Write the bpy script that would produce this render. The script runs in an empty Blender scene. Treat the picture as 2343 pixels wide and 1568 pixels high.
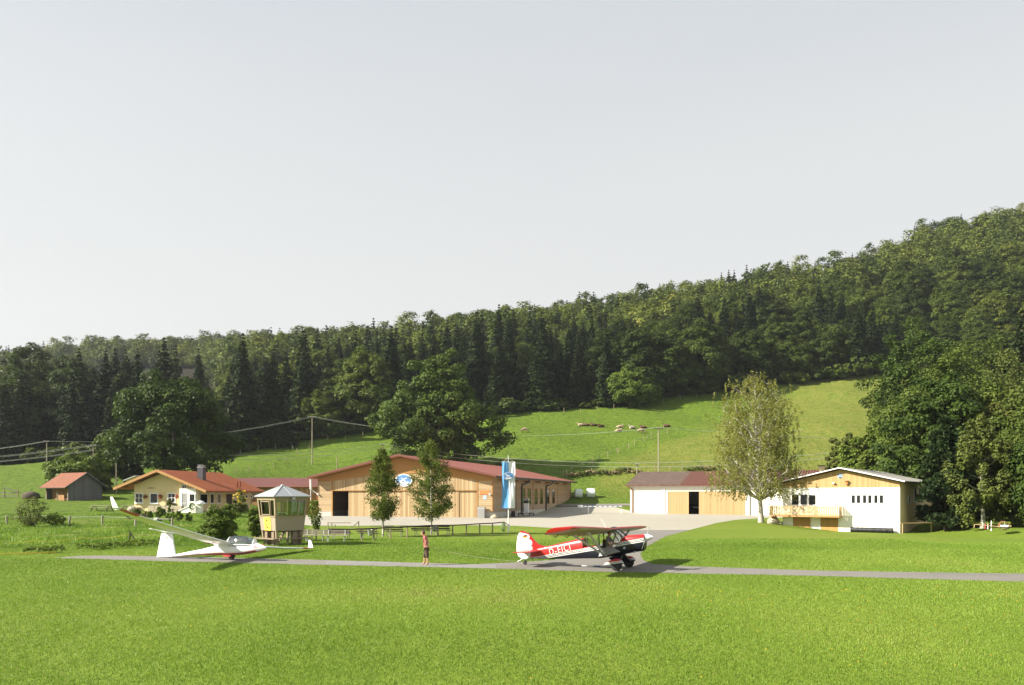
import bpy, bmesh, math, random
import numpy as np
from mathutils import Vector, Matrix

# ---------------------------------------------------------------- camera, sky, sun, exposure
F, CX, HY, H = 1786.0, 1171.0, 1132.0, 3.5     # focal length, centre column, eye-level row (survey units), eye height in m
scene = bpy.context.scene
cd = bpy.data.cameras.new("camera")
cam = bpy.data.objects.new("camera", cd)
scene.collection.objects.link(cam)
cam.location = (0, 0, H)
cam.rotation_euler = (math.radians(90), 0, 0)
cd.sensor_width = 36.0
cd.lens = 36.0 * F / 2342.0
cd.shift_y = (HY - 784.0) / 2342.0
cd.clip_start = 0.1
cd.clip_end = 5000.0
scene.camera = cam

SUN_EL, SUN_B = math.radians(34), math.radians(11)     # sun: low on the left, a little behind the viewer
to_sun = Vector((-math.cos(SUN_B) * math.cos(SUN_EL), -math.sin(SUN_B) * math.cos(SUN_EL), math.sin(SUN_EL)))
world = bpy.data.worlds.new("World")
scene.world = world
world.use_nodes = True
wn, wl = world.node_tree.nodes, world.node_tree.links
wn.clear()
w_out = wn.new("ShaderNodeOutputWorld")
w_bg = wn.new("ShaderNodeBackground")
w_bg.inputs[1].default_value = 0.10
w_sky = wn.new("ShaderNodeTexSky")
w_sky.sky_type = 'NISHITA'
w_sky.sun_disc = False
w_sky.sun_elevation = SUN_EL
w_sky.sun_rotation = math.atan2(to_sun.x, to_sun.y)
w_sky.altitude = 600
w_sky.air_density = 1.0
w_sky.dust_density = 2.0
w_sky.ozone_density = 1.0
# thin high haze veil: whiter towards the horizon, faint cloud streaks
w_tc = wn.new("ShaderNodeTexCoord")
w_sep = wn.new("ShaderNodeSeparateXYZ")
wl.new(w_tc.outputs['Generated'], w_sep.inputs[0])
w_ramp = wn.new("ShaderNodeValToRGB")
w_ramp.color_ramp.elements[0].position = 0.20
w_ramp.color_ramp.elements[0].color = (0.93, 0.93, 0.93, 1)
w_ramp.color_ramp.elements[1].position = 0.62
w_ramp.color_ramp.elements[1].color = (0.86, 0.86, 0.86, 1)
w_noi = wn.new("ShaderNodeTexNoise")
w_map = wn.new("ShaderNodeMapping")
w_map.inputs['Scale'].default_value = (1.2, 1.2, 5.0)
wl.new(w_tc.outputs['Generated'], w_map.inputs[0])
wl.new(w_map.outputs[0], w_noi.inputs['Vector'])
w_noi.inputs['Scale'].default_value = 1.6
w_noi.inputs['Detail'].default_value = 4
w_add = wn.new("ShaderNodeMath"); w_add.operation = 'MULTIPLY_ADD'
wl.new(w_noi.outputs['Fac'], w_add.inputs[0]); w_add.inputs[1].default_value = 0.16; w_add.inputs[2].default_value = -0.08
w_add2 = wn.new("ShaderNodeMath"); w_add2.operation = 'ADD'
wl.new(w_sep.outputs['Z'], w_add2.inputs[0]); wl.new(w_add.outputs[0], w_add2.inputs[1])
wl.new(w_add2.outputs[0], w_ramp.inputs[0])
w_mix = wn.new("ShaderNodeMix"); w_mix.data_type = 'RGBA'
wl.new(w_ramp.outputs[0], w_mix.inputs[0])
wl.new(w_sky.outputs[0], w_mix.inputs[6])
w_col = wn.new("ShaderNodeValToRGB")
w_col.color_ramp.elements.new(0.36)
for e_, (p_, c_) in zip(w_col.color_ramp.elements, ((0.08, (0.326, 0.318, 0.305, 1)), (0.36, (0.312, 0.313, 0.303, 1)), (0.64, (0.262, 0.272, 0.282, 1)))):
    e_.position = p_; e_.color = c_
wl.new(w_add2.outputs[0], w_col.inputs[0])
w_mul = wn.new("ShaderNodeVectorMath"); w_mul.operation = 'SCALE'; w_mul.inputs['Scale'].default_value = 10.0
wl.new(w_col.outputs[0], w_mul.inputs[0])
wl.new(w_mul.outputs[0], w_mix.inputs[7])
wl.new(w_mix.outputs[2], w_bg.inputs[0])
wl.new(w_bg.outputs[0], w_out.inputs[0])

sd = bpy.data.lights.new("sun", 'SUN')
sd.energy = 5.0
sd.angle = math.radians(0.5)
sd.color = (1.0, 0.93, 0.80)
sun = bpy.data.objects.new("sun", sd)
sun.rotation_euler = to_sun.to_track_quat('Z', 'Y').to_euler()
sun.location = (-60, -40, 60)
scene.collection.objects.link(sun)

vs = scene.view_settings
vs.view_transform = 'Standard'
vs.look = 'None'
vs.gamma = 1.0
vs.exposure = 1.35
scene.render.filter_size = 1.15
scene.cycles.max_bounces = 6
scene.cycles.transparent_max_bounces = 12
scene.cycles.caustics_reflective = False
scene.cycles.caustics_refractive = False

# ---------------------------------------------------------------- helpers
COL = scene.collection
RND = random.Random(7)
NR = np.random.RandomState(11)
R = math.radians


def tag(o, label=None, cat=None, group=None, kind=None):
    if label: o['label'] = label
    if cat: o['category'] = cat
    if group: o['group'] = group
    if kind: o['kind'] = kind
    return o


def empty(name, loc=(0, 0, 0), rz=0.0, label=None, cat=None, group=None, rx=0.0, ry=0.0):
    o = bpy.data.objects.new(name, None)
    o.empty_display_size = 0.3
    COL.objects.link(o)
    o.location = loc
    o.rotation_euler = (rx, ry, rz)
    return tag(o, label, cat, group)


def copy_tree(o, parent=None):
    c = o.copy()
    COL.objects.link(c)
    if parent is not None:
        c.parent = parent
    for ch in [x for x in KIDS.get(o.name, [])]:
        copy_tree(ch, c)
    return c


KIDS = {}


def adopt(o, parent):
    if parent is not None:
        o.parent = parent
        KIDS.setdefault(parent.name, []).append(o)
    return o


class MB:
    """collects faces, then links them as ONE mesh object"""
    def __init__(s):
        s.v, s.f, s.m = [], [], []

    def face(s, pts, mi=0):
        b = len(s.v)
        s.v += [tuple(p) for p in pts]
        s.f.append(tuple(range(b, b + len(pts)))); s.m.append(mi)

    def raw(s, vs, fs, mi=0):
        b = len(s.v)
        s.v += [tuple(p) for p in vs]
        for f in fs:
            s.f.append(tuple(b + i for i in f)); s.m.append(mi)

    def box(s, x0, x1, y0, y1, z0, z1, mi=0, M=None):
        vs = [(x, y, z) for x in (x0, x1) for y in (y0, y1) for z in (z0, z1)]
        if M is not None: vs = [M @ Vector(p) for p in vs]
        s.raw(vs, [(0, 1, 3, 2), (4, 6, 7, 5), (0, 4, 5, 1), (2, 3, 7, 6), (0, 2, 6, 4), (1, 5, 7, 3)], mi)
        return s

    def beam(s, a, b, w, h, mi=0, up=(0, 0, 1)):
        a, b = Vector(a), Vector(b)
        d = (b - a)
        L = d.length
        d.normalize()
        upv = Vector(up)
        if abs(d.dot(upv)) > 0.98: upv = Vector((0, 1, 0))
        x = d.cross(upv).normalized(); z = x.cross(d).normalized()
        vs = []
        for p in (a, b):
            for sx, sz in ((-1, -1), (1, -1), (1, 1), (-1, 1)):
                vs.append(p + x * (sx * w / 2) + z * (sz * h / 2))
        s.raw(vs, [(0, 1, 2, 3), (7, 6, 5, 4), (0, 4, 5, 1), (1, 5, 6, 2), (2, 6, 7, 3), (3, 7, 4, 0)], mi)
        return s

    def prism(s, poly, fn, d0, d1, mi=0, mi_side=None):
        """poly: (a, b) outline; fn(a, b, d) -> point; closed solid between depths d0 and d1"""
        n = len(poly)
        vs = [fn(a, b, d0) for a, b in poly] + [fn(a, b, d1) for a, b in poly]
        s.raw(vs, [tuple(range(n)), tuple(range(2 * n - 1, n - 1, -1))], mi)
        b = len(s.v) - 2 * n
        for i in range(n):
            j = (i + 1) % n
            s.f.append((b + i, b + n + i, b + n + j, b + j)); s.m.append(mi if mi_side is None else mi_side)
        return s

    def tube(s, pts, r, n=8, mi=0, caps=True):
        pts = [Vector(p) for p in pts]
        rs = r if isinstance(r, (list, tuple)) else [r] * len(pts)
        b = len(s.v)
        x = None
        for i, p in enumerate(pts):
            d = (pts[min(i + 1, len(pts) - 1)] - pts[max(i - 1, 0)]).normalized()
            if x is None:
                ref = Vector((0, 0, 1)) if abs(d.z) < 0.9 else Vector((1, 0, 0))
                x = d.cross(ref).normalized()
            else:
                x = (x - d * x.dot(d))
                if x.length < 1e-5: x = d.orthogonal()
                x.normalize()
            y = d.cross(x)
            for k in range(n):
                t = 2 * math.pi * k / n
                s.v.append(tuple(p + (x * math.cos(t) + y * math.sin(t)) * rs[i]))
        for i in range(len(pts) - 1):
            for k in range(n):
                k2 = (k + 1) % n
                s.f.append((b + i * n + k, b + i * n + k2, b + (i + 1) * n + k2, b + (i + 1) * n + k)); s.m.append(mi)
        if caps:
            s.f.append(tuple(b + k for k in range(n - 1, -1, -1))); s.m.append(mi)
            e = b + (len(pts) - 1) * n
            s.f.append(tuple(e + k for k in range(n))); s.m.append(mi)
        return s

    def loft(s, rings, mi=0, caps=True, closed=True):
        n = len(rings[0]); b = len(s.v)
        for r_ in rings: s.v += [tuple(p) for p in r_]
        for i in range(len(rings) - 1):
            for k in range(n if closed else n - 1):
                k2 = (k + 1) % n
                s.f.append((b + i * n + k, b + i * n + k2, b + (i + 1) * n + k2, b + (i + 1) * n + k)); s.m.append(mi)
        if caps and closed:
            s.f.append(tuple(b + k for k in range(n - 1, -1, -1))); s.m.append(mi)
            e = b + (len(rings) - 1) * n
            s.f.append(tuple(e + k for k in range(n))); s.m.append(mi)
        return s

    def lathe(s, prof, n=16, mi=0, M=None):
        """prof: (r, z) pairs, turned about z"""
        rings = []
        for r_, z in prof:
            ring = [Vector((r_ * math.cos(2 * math.pi * k / n), r_ * math.sin(2 * math.pi * k / n), z)) for k in range(n)]
            if M is not None: ring = [M @ p for p in ring]
            rings.append(ring)
        return s.loft(rings, mi)

    def ball(s, c, rx, ry=None, rz=None, n=12, mi=0):
        ry = rx if ry is None else ry; rz = rx if rz is None else rz
        prof = [(math.sin(math.pi * i / (n // 2)) or 1e-4, -math.cos(math.pi * i / (n // 2))) for i in range(n // 2 + 1)]
        M = Matrix.Translation(Vector(c)) @ Matrix.Diagonal((rx, ry, rz, 1))
        return s.lathe([(max(r_, 1e-3), z) for r_, z in prof], n, mi, M)

    def build(s, name, mats, parent=None, smooth=False, label=None):
        me = bpy.data.meshes.new(name)
        me.from_pydata(s.v, [], s.f)
        for m in (mats if isinstance(mats, (list, tuple)) else [mats]): me.materials.append(m)
        me.polygons.foreach_set('material_index', s.m)
        bm = bmesh.new(); bm.from_mesh(me)
        bmesh.ops.recalc_face_normals(bm, faces=bm.faces)
        bm.to_mesh(me); bm.free()
        if smooth:
            me.polygons.foreach_set('use_smooth', [True] * len(me.polygons))
            try: me.set_sharp_from_angle(angle=R(40))
            except Exception: pass
        o = bpy.data.objects.new(name, me)
        COL.objects.link(o)
        adopt(o, parent)
        if label: o['label'] = label
        return o


class Frame:
    """a building's or vehicle's own axes on the ground: x along its front, y away from the viewer, z up"""
    def __init__(s, x, y, rot):
        s.x, s.y, s.rot = x, y, rot
        s.c, s.s = math.cos(rot), math.sin(rot)

    def loc(s, px, py, yoff=0.0):
        """survey ray (px, py) met with the vertical plane y = yoff of this frame -> (x, z) in the frame"""
        u = (px - CX) / F
        ox, oy = s.x - s.s * yoff, s.y + s.c * yoff
        d = (u * oy - ox) / (s.c - u * s.s)
        Y = oy + s.s * d
        return d, H - (py - HY) / F * Y

    def side(s, px, py, xoff):
        """the same with the plane x = xoff -> (y, z)"""
        u = (px - CX) / F
        ox, oy = s.x + s.c * xoff, s.y + s.s * xoff
        d = (u * oy - ox) / (-s.s - u * s.c)
        Y = oy + s.c * d
        return d, H - (py - HY) / F * Y

    def world(s, lx, ly, z=0.0):
        return Vector((s.x + s.c * lx - s.s * ly, s.y + s.s * lx + s.c * ly, z))


def ZM(x0, y0, k):
    """survey sheet: enlarged-crop coordinates -> survey units"""
    return lambda zx, zy: ((x0 + zx / k) / 1.6533, (y0 + zy / k) / 1.6533)


def G(px, py):
    """point on the flat field (z = 0)"""
    Y = H * F / (py - HY)
    return Vector(((px - CX) / F * Y, Y, 0))


def PT(px, py, Y):
    return Vector(((px - CX) / F * Y, Y, H - (py - HY) / F * Y))


def smst(a, b, x):
    t = np.clip((x - a) / (b - a), 0, 1)
    return t * t * (3 - 2 * t)


def apply_mods(o):
    dg = bpy.context.evaluated_depsgraph_get()
    me = bpy.data.meshes.new_from_object(o.evaluated_get(dg))
    o.modifiers.clear()
    o.data = me
    return o
# ---------------------------------------------------------------- materials
def base_mat(name):
    m = bpy.data.materials.new(name)
    m.use_nodes = True
    nt = m.node_tree
    nt.nodes.clear()
    out = nt.nodes.new('ShaderNodeOutputMaterial')
    b = nt.nodes.new('ShaderNodeBsdfPrincipled')
    nt.links.new(b.outputs[0], out.inputs[0])
    return m, nt, b


def N(nt, typ, ins=None, **props):
    n = nt.nodes.new(typ)
    for k, v in props.items(): setattr(n, k, v)
    for k, v in (ins or {}).items():
        s = n.inputs[k]
        if hasattr(v, 'node'): nt.links.new(v, s)
        else: s.default_value = v
    return n


def c4(c, k=1.0):
    return (c[0] * k, c[1] * k, c[2] * k, 1)


def mixc(nt, fac, a, b, blend='MIX'):
    n = nt.nodes.new('ShaderNodeMix'); n.data_type = 'RGBA'; n.blend_type = blend
    for i, v in ((0, fac), (6, a), (7, b)):
        if hasattr(v, 'node'): nt.links.new(v, n.inputs[i])
        else: n.inputs[i].default_value = v if i == 0 else (tuple(v) if len(v) == 4 else c4(v))
    return n.outputs[2]


def mth(nt, op, a, b=0.0, c=0.0):
    n = nt.nodes.new('ShaderNodeMath'); n.operation = op
    for i, v in enumerate((a, b, c)):
        if hasattr(v, 'node'): nt.links.new(v, n.inputs[i])
        else: n.inputs[i].default_value = v
    return n.outputs[0]


def obj_xyz(nt, kind='Object'):
    tc = N(nt, 'ShaderNodeTexCoord')
    sp = N(nt, 'ShaderNodeSeparateXYZ', {0: tc.outputs[kind]})
    return tc.outputs[kind], sp.outputs


def noise(nt, vec, scale, detail=3, rough=0.55):
    return N(nt, 'ShaderNodeTexNoise', {'Vector': vec, 'Scale': scale, 'Detail': detail, 'Roughness': rough}).outputs['Fac']


def ramp(nt, fac, stops):
    n = N(nt, 'ShaderNodeValToRGB', {0: fac})
    cr = n.color_ramp
    while len(cr.elements) < len(stops): cr.elements.new(0.5)
    for e, (p, c) in zip(cr.elements, stops):
        e.position = p; e.color = c4(c) if len(c) == 3 else c
    return n.outputs[0]


def bump(nt, b, h, strength=0.3, dist=0.02):
    bn = N(nt, 'ShaderNodeBump', {'Height': h, 'Strength': strength, 'Distance': dist})
    nt.links.new(bn.outputs[0], b.inputs['Normal'])


def plain(name, col, rough=0.6, var=0.12, scale=3.0, metal=0.0, spec=0.5, bmp=0.0, bscale=30.0, coat=0.0):
    m, nt, b = base_mat(name)
    v, _ = obj_xyz(nt)
    n1 = noise(nt, v, scale, 4)
    nt.links.new(mixc(nt, n1, c4(col, 1 - var), c4(col, 1 + var)), b.inputs['Base Color'])
    b.inputs['Roughness'].default_value = rough
    b.inputs['Metallic'].default_value = metal
    b.inputs['Specular IOR Level'].default_value = spec
    b.inputs['Coat Weight'].default_value = coat
    if bmp: bump(nt, b, noise(nt, v, bscale, 5), bmp)
    return m


def planks(name, c_lo, c_hi, axis='x', width=0.16, gap=0.10, gapdark=0.35, rough=0.75, axis2=None, grain=(1, 1, 1), weather=None, zweather=None):
    """boards laid side by side along an object axis, each with its own tone"""
    m, nt, b = base_mat(name)
    v, sp = obj_xyz(nt)
    ax = sp['XYZ'.index(axis.upper())]
    if axis2: ax = mth(nt, 'ADD', ax, sp['XYZ'.index(axis2.upper())])
    q = mth(nt, 'DIVIDE', ax, width)
    idx = mth(nt, 'FLOOR', q)
    fr = mth(nt, 'FRACT', q)
    wn_ = N(nt, 'ShaderNodeTexWhiteNoise', {'W': idx}, noise_dimensions='1D').outputs['Value']
    mp = N(nt, 'ShaderNodeMapping', {'Vector': v, 'Scale': grain})
    g = noise(nt, mp.outputs[0], 4.0, 4)
    t = mth(nt, 'ADD', mth(nt, 'MULTIPLY', wn_, 0.6), mth(nt, 'MULTIPLY', g, 0.4))
    col = mixc(nt, t, c_lo, c_hi)
    if weather:
        wv = noise(nt, v, 0.35, 3)
        col = mixc(nt, mth(nt, 'MULTIPLY', ramp(nt, wv, [(0.35, (0, 0, 0)), (0.7, (1, 1, 1))]), 0.7), col, weather)
    if zweather:
        zc, z0, z1 = zweather
        mr = N(nt, 'ShaderNodeMapRange', {'Value': mth(nt, 'ADD', sp[2], mth(nt, 'MULTIPLY', noise(nt, v, 0.8, 3), 1.2)), 'From Min': z0, 'From Max': z1, 'To Min': 1.0, 'To Max': 0.0})
        col = mixc(nt, mr.outputs[0], col, zc)
    gm = mth(nt, 'LESS_THAN', fr, gap)
    col = mixc(nt, mth(nt, 'MULTIPLY', gm, 1 - gapdark), col, (0.03, 0.02, 0.012))
    nt.links.new(col, b.inputs['Base Color'])
    b.inputs['Roughness'].default_value = rough
    b.inputs['Specular IOR Level'].default_value = 0.25
    bump(nt, b, mth(nt, 'SUBTRACT', mth(nt, 'MULTIPLY', g, 0.3), gm), 0.5, 0.01)
    return m


def tiles(name, c_lo, c_hi, sx=0.3, sy=0.35, rough=0.8):
    """roof tiles: courses across the slope (object z / y), columns along the ridge"""
    m, nt, b = base_mat(name)
    v, sp = obj_xyz(nt)
    q1 = mth(nt, 'DIVIDE', sp[2], sy * 0.42); q2 = mth(nt, 'DIVIDE', sp[1], sx)
    f1, f2 = mth(nt, 'FRACT', q1), mth(nt, 'FRACT', q2)
    cv = N(nt, 'ShaderNodeCombineXYZ', {0: mth(nt, 'FLOOR', q1), 1: mth(nt, 'FLOOR', q2), 2: 0.0})
    w = N(nt, 'ShaderNodeTexWhiteNoise', {'Vector': cv.outputs[0]}, noise_dimensions='2D').outputs['Value']
    n = noise(nt, v, 0.7, 4)
    col = mixc(nt, mth(nt, 'ADD', mth(nt, 'MULTIPLY', w, 0.5), mth(nt, 'MULTIPLY', n, 0.5)), c_lo, c_hi)
    edge = mth(nt, 'LESS_THAN', f1, 0.22)
    col = mixc(nt, mth(nt, 'MULTIPLY', edge, 0.6), col, c4(c_lo, 0.35))
    nt.links.new(col, b.inputs['Base Color'])
    b.inputs['Roughness'].default_value = rough
    b.inputs['Specular IOR Level'].default_value = 0.25
    bump(nt, b, mth(nt, 'ADD', mth(nt, 'MULTIPLY', mth(nt, 'SINE', mth(nt, 'MULTIPLY', q2, 6.283)), 0.4), f1), 0.6, 0.04)
    return m


def ribs(name, c_lo, c_hi, axis='X', pitch=0.2, rough=0.6, metal=0.0, depth=0.5, blotch=0.5, spec=0.4):
    """sheet roofing with ribs running up the slope"""
    m, nt, b = base_mat(name)
    v, sp = obj_xyz(nt)
    q = mth(nt, 'MULTIPLY', sp['XYZ'.index(axis)], 6.2832 / pitch)
    s = mth(nt, 'SINE', q)
    n = noise(nt, v, 1.1, 5, 0.65)
    col = mixc(nt, mth(nt, 'MULTIPLY_ADD', n, 2 * blotch, 0.5 - blotch), c_lo, c_hi)
    nt.links.new(col, b.inputs['Base Color'])
    b.inputs['Roughness'].default_value = rough
    b.inputs['Metallic'].default_value = metal
    b.inputs['Specular IOR Level'].default_value = spec
    bump(nt, b, s, depth, 0.05)
    return m


def leafmat(name, dark, light, warm=None, trans=0.25, objvar=0.5, rough=0.55):
    """foliage: per-leaf tone from the mesh's tint attribute, per-tree tone from the object"""
    m = bpy.data.materials.new(name)
    m.use_nodes = True
    nt = m.node_tree; nt.nodes.clear()
    out = N(nt, 'ShaderNodeOutputMaterial')
    at = N(nt, 'ShaderNodeAttribute', attribute_name='tint')
    oi = N(nt, 'ShaderNodeObjectInfo')
    t = mth(nt, 'ADD', mth(nt, 'MULTIPLY', at.outputs['Fac'], 1 - objvar), mth(nt, 'MULTIPLY', oi.outputs['Random'], objvar))
    stops = [(0.0, dark), (0.75, light)]
    if warm: stops.append((1.0, warm))
    col = ramp(nt, t, stops)
    b = N(nt, 'ShaderNodeBsdfPrincipled', {'Base Color': col, 'Roughness': rough, 'Specular IOR Level': 0.12})
    tr = N(nt, 'ShaderNodeBsdfTranslucent', {'Color': mixc(nt, 0.5, col, mixc(nt, 1.0, col, (1.0, 1.0, 0.35), 'MULTIPLY'))})
    mx = N(nt, 'ShaderNodeMixShader', {0: trans, 1: b.outputs[0], 2: tr.outputs[0]})
    nt.links.new(mx.outputs[0], out.inputs[0])
    return m


def glassy(name, tint=(0.8, 0.9, 0.88), clear=0.8):
    m = bpy.data.materials.new(name)
    m.use_nodes = True
    nt = m.node_tree; nt.nodes.clear()
    out = N(nt, 'ShaderNodeOutputMaterial')
    tr = N(nt, 'ShaderNodeBsdfTransparent', {'Color': c4(tint)})
    gl = N(nt, 'ShaderNodeBsdfGlossy', {'Color': (1, 1, 1, 1), 'Roughness': 0.03})
    fr = N(nt, 'ShaderNodeFresnel', {'IOR': 1.45})
    f = mth(nt, 'MAXIMUM', fr.outputs[0], 1 - clear)
    mx = N(nt, 'ShaderNodeMixShader', {0: f, 1: tr.outputs[0], 2: gl.outputs[0]})
    nt.links.new(mx.outputs[0], out.inputs[0])
    return m


M = {}
M['dark_glass'] = plain('window_glass', (0.012, 0.014, 0.013), 0.06, 0.3, 1.0)
M['clear_glass'] = glassy('clear_glass', (0.86, 0.92, 0.9), 0.88)
M['canopy_glass'] = glassy('canopy_glass', (0.50, 0.66, 0.56), 0.80)
M['black'] = plain('dark_interior', (0.008, 0.007, 0.006), 0.9)
M['white_paint'] = plain('white_paint', (0.78, 0.78, 0.76), 0.5, 0.05)
M['gel_white'] = plain('white_gelcoat', (0.80, 0.80, 0.79), 0.25, 0.03, coat=0.3)
M['red_paint'] = plain('red_paint', (0.38, 0.010, 0.010), 0.35, 0.10, coat=0.3)
M['grey_metal'] = plain('grey_metal', (0.33, 0.33, 0.32), 0.45, 0.1, metal=0.4)
M['dark_metal'] = plain('dark_metal', (0.05, 0.05, 0.05), 0.5, 0.2, metal=0.3)
M['rubber'] = plain('rubber', (0.018, 0.018, 0.018), 0.8)
M['galv'] = plain('galvanised_metal', (0.45, 0.46, 0.46), 0.45, 0.12, 2, metal=0.5)
M['plaster_white'] = plain('cream_white_plaster', (0.88, 0.85, 0.76), 0.9, 0.04, 0.6, spec=0.2, bmp=0.15, bscale=40)
M['plaster_side'] = plain('cream_plaster', (0.80, 0.63, 0.38), 0.9, 0.05, 0.6, spec=0.2, bmp=0.15, bscale=40)  # brighter tone stands in for bounced light on the shaded clubhouse side
M['plaster_yellow'] = plain('yellow_plaster', (0.72, 0.58, 0.33), 0.9, 0.06, 0.6, spec=0.2, bmp=0.15, bscale=40)
M['plinth'] = plain('concrete_plinth', (0.50, 0.48, 0.43), 0.9, 0.15, 1.5, spec=0.2)
M['gable_wood'] = planks('orange_gable_boards', (0.33, 0.165, 0.055), (0.40, 0.215, 0.075), 'z', 0.9, 0.012, 0.6, grain=(0.4, 0.4, 4))
M['larch_v'] = planks('upright_larch_boards', (0.25, 0.155, 0.07), (0.62, 0.48, 0.28), 'x', 0.24, 0.05, 0.35, grain=(5, 5, 0.3))
M['larch_h'] = planks('level_larch_boards', (0.33, 0.225, 0.115), (0.62, 0.48, 0.29), 'z', 0.15, 0.22, 0.35, grain=(0.5, 0.5, 6))
M['side_h'] = planks('weathered_side_boards', (0.34, 0.215, 0.115), (0.58, 0.40, 0.235), 'z', 0.16, 0.25, 0.25, grain=(0.5, 0.5, 6), zweather=((0.42, 0.35, 0.27, 1), 0.3, 4.5))  # aged boards, tone lightened in place of fill light on the shaded wall
M['door_v'] = planks('pale_door_boards', (0.38, 0.26, 0.125), (0.52, 0.37, 0.19), 'x', 0.14, 0.06, 0.5, grain=(5, 5, 0.3))
M['club_gable'] = planks('club_gable_boards', (0.34, 0.215, 0.09), (0.52, 0.37, 0.18), 'x', 0.15, 0.06, 0.5, grain=(5, 5, 0.4))
M['club_door'] = planks('cellar_door_boards', (0.38, 0.215, 0.07), (0.47, 0.28, 0.10), 'x', 0.13, 0.08, 0.4, grain=(5, 5, 0.4))
M['rail_wood'] = plain('pale_rail_wood', (0.44, 0.31, 0.15), 0.8, 0.2, 3)
M['beam_wood'] = plain('honey_beam_wood', (0.42, 0.225, 0.075), 0.7, 0.12, 2)
M['brown_wood'] = plain('brown_soffit_wood', (0.26, 0.11, 0.04), 0.8, 0.25, 2)
M['dark_wood'] = plain('dark_brown_wood', (0.055, 0.04, 0.028), 0.85, 0.3, 3)
M['grey_wood'] = plain('weathered_grey_wood', (0.30, 0.27, 0.21), 0.9, 0.25, 3)
M['post_wood'] = plain('fence_post_wood', (0.26, 0.21, 0.13), 0.9, 0.3, 3)
M['shed_wall'] = planks('grey_shed_boards', (0.085, 0.09, 0.095), (0.17, 0.175, 0.18), 'x', 0.2, 0.10, 0.3, axis2='y', grain=(4, 4, 0.4))
M['shed_front'] = planks('brown_shed_boards', (0.22, 0.11, 0.045), (0.40, 0.23, 0.10), 'x', 0.2, 0.10, 0.3, axis2='y', grain=(4, 4, 0.4))
M['tile_red'] = tiles('red_clay_tiles', (0.22, 0.056, 0.019), (0.37, 0.105, 0.036), 0.22, 0.36)
M['tile_old'] = tiles('old_clay_tiles', (0.150, 0.055, 0.030), (0.27, 0.105, 0.058), 0.25, 0.36)
M['metal_red'] = ribs('red_sheet_roof', (0.225, 0.066, 0.046), (0.27, 0.083, 0.060), 'Y', 0.35, 0.5, 0.0, 0.12, 0.6)
M['metal_maroon'] = ribs('maroon_sheet_roof', (0.095, 0.031, 0.023), (0.13, 0.044, 0.034), 'X', 0.3, 0.55, 0.0, 0.35)
M['corr_brown'] = ribs('brown_corrugated_roof', (0.055, 0.036, 0.029), (0.16, 0.115, 0.095), 'X', 0.45, 0.8, 0.0, 0.9, 0.9, 0.2)
M['corr_red'] = ribs('red_brown_corrugated_roof', (0.070, 0.027, 0.018), (0.135, 0.052, 0.035), 'X', 0.45, 0.65, 0.0, 0.9, 0.5, 0.3)
M['roof_grey'] = ribs('grey_roof_sheet', (0.20, 0.19, 0.17), (0.37, 0.36, 0.32), 'Y', 0.5, 0.85, 0.0, 0.2, 0.9, 0.2)
M['tower_wall'] = plain('beige_tower_paint', (0.30, 0.25, 0.185), 0.8, 0.06, 1.5)
M['tower_trim'] = plain('tower_trim_paint', (0.27, 0.215, 0.125), 0.7, 0.08, 1.5)
M['tower_leg'] = plain('tower_leg_paint', (0.22, 0.17, 0.115), 0.8, 0.12, 1.5)
M['tower_roof'] = plain('tower_sheet_roof', (0.34, 0.36, 0.37), 0.45, 0.05, 1.5, metal=0.3)
M['sign_yellow'] = plain('yellow_sign', (0.86, 0.62, 0.07), 0.6, 0.04)
M['sign_black'] = plain('black_lettering', (0.012, 0.01, 0.01), 0.7)
M['stone'] = plain('pale_stone', (0.42, 0.36, 0.26), 0.9, 0.3, 3, bmp=0.4, bscale=8)
M['rock'] = plain('grey_rock', (0.36, 0.32, 0.25), 0.9, 0.4, 3, bmp=0.5, bscale=6)
M['skin'] = plain('skin', (0.55, 0.30, 0.20), 0.6, 0.06)
M['hair'] = plain('brown_hair', (0.10, 0.042, 0.018), 0.6, 0.3, 20)
M['trousers'] = plain('brown_trousers', (0.085, 0.058, 0.036), 0.9, 0.25, 8)
M['grey_cloth'] = plain('grey_shirt', (0.17, 0.175, 0.19), 0.9, 0.1, 8)
M['rope'] = plain('pale_rope', (0.42, 0.40, 0.28), 0.9, 0.2, 8)
M['wire'] = plain('power_cable', (0.40, 0.42, 0.38), 0.4, 0.1, metal=0.3)
M['pole_wood'] = plain('utility_pole_wood', (0.30, 0.26, 0.19), 0.9, 0.25, 2)
M['yellow_tape'] = plain('yellow_tape', (0.72, 0.50, 0.05), 0.6)
M['flag_blue'] = plain('sky_blue_cloth', (0.13, 0.38, 0.76), 0.8, 0.05, 2)
M['flag_white'] = plain('white_cloth', (0.78, 0.79, 0.82), 0.8, 0.03, 2)
M['emblem_blue'] = plain('emblem_blue', (0.10, 0.25, 0.56), 0.5, 0.04)
M['emblem_pale'] = plain('emblem_pale_blue', (0.38, 0.48, 0.64), 0.6, 0.04)
M['letter_white'] = plain('white_lettering', (0.56, 0.56, 0.54), 0.5, 0.03)
M['navy'] = plain('navy_paint', (0.008, 0.009, 0.020), 0.45, 0.1)
M['plank_sign'] = plain('carved_sign_wood', (0.55, 0.19, 0.055), 0.7, 0.15, 4)
M['bale'] = plain('white_bale_wrap', (0.60, 0.68, 0.64), 0.45, 0.12, 2, bmp=0.3, bscale=5)
M['pipe_black'] = plain('black_pipe', (0.014, 0.015, 0.018), 0.4, 0.2)
M['rust'] = plain('rusty_iron', (0.20, 0.095, 0.03), 0.85, 0.4, 4)
M['red_brown'] = plain('red_brown_edge', (0.15, 0.042, 0.028), 0.6, 0.1)
M['birch_bark'] = None
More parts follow.
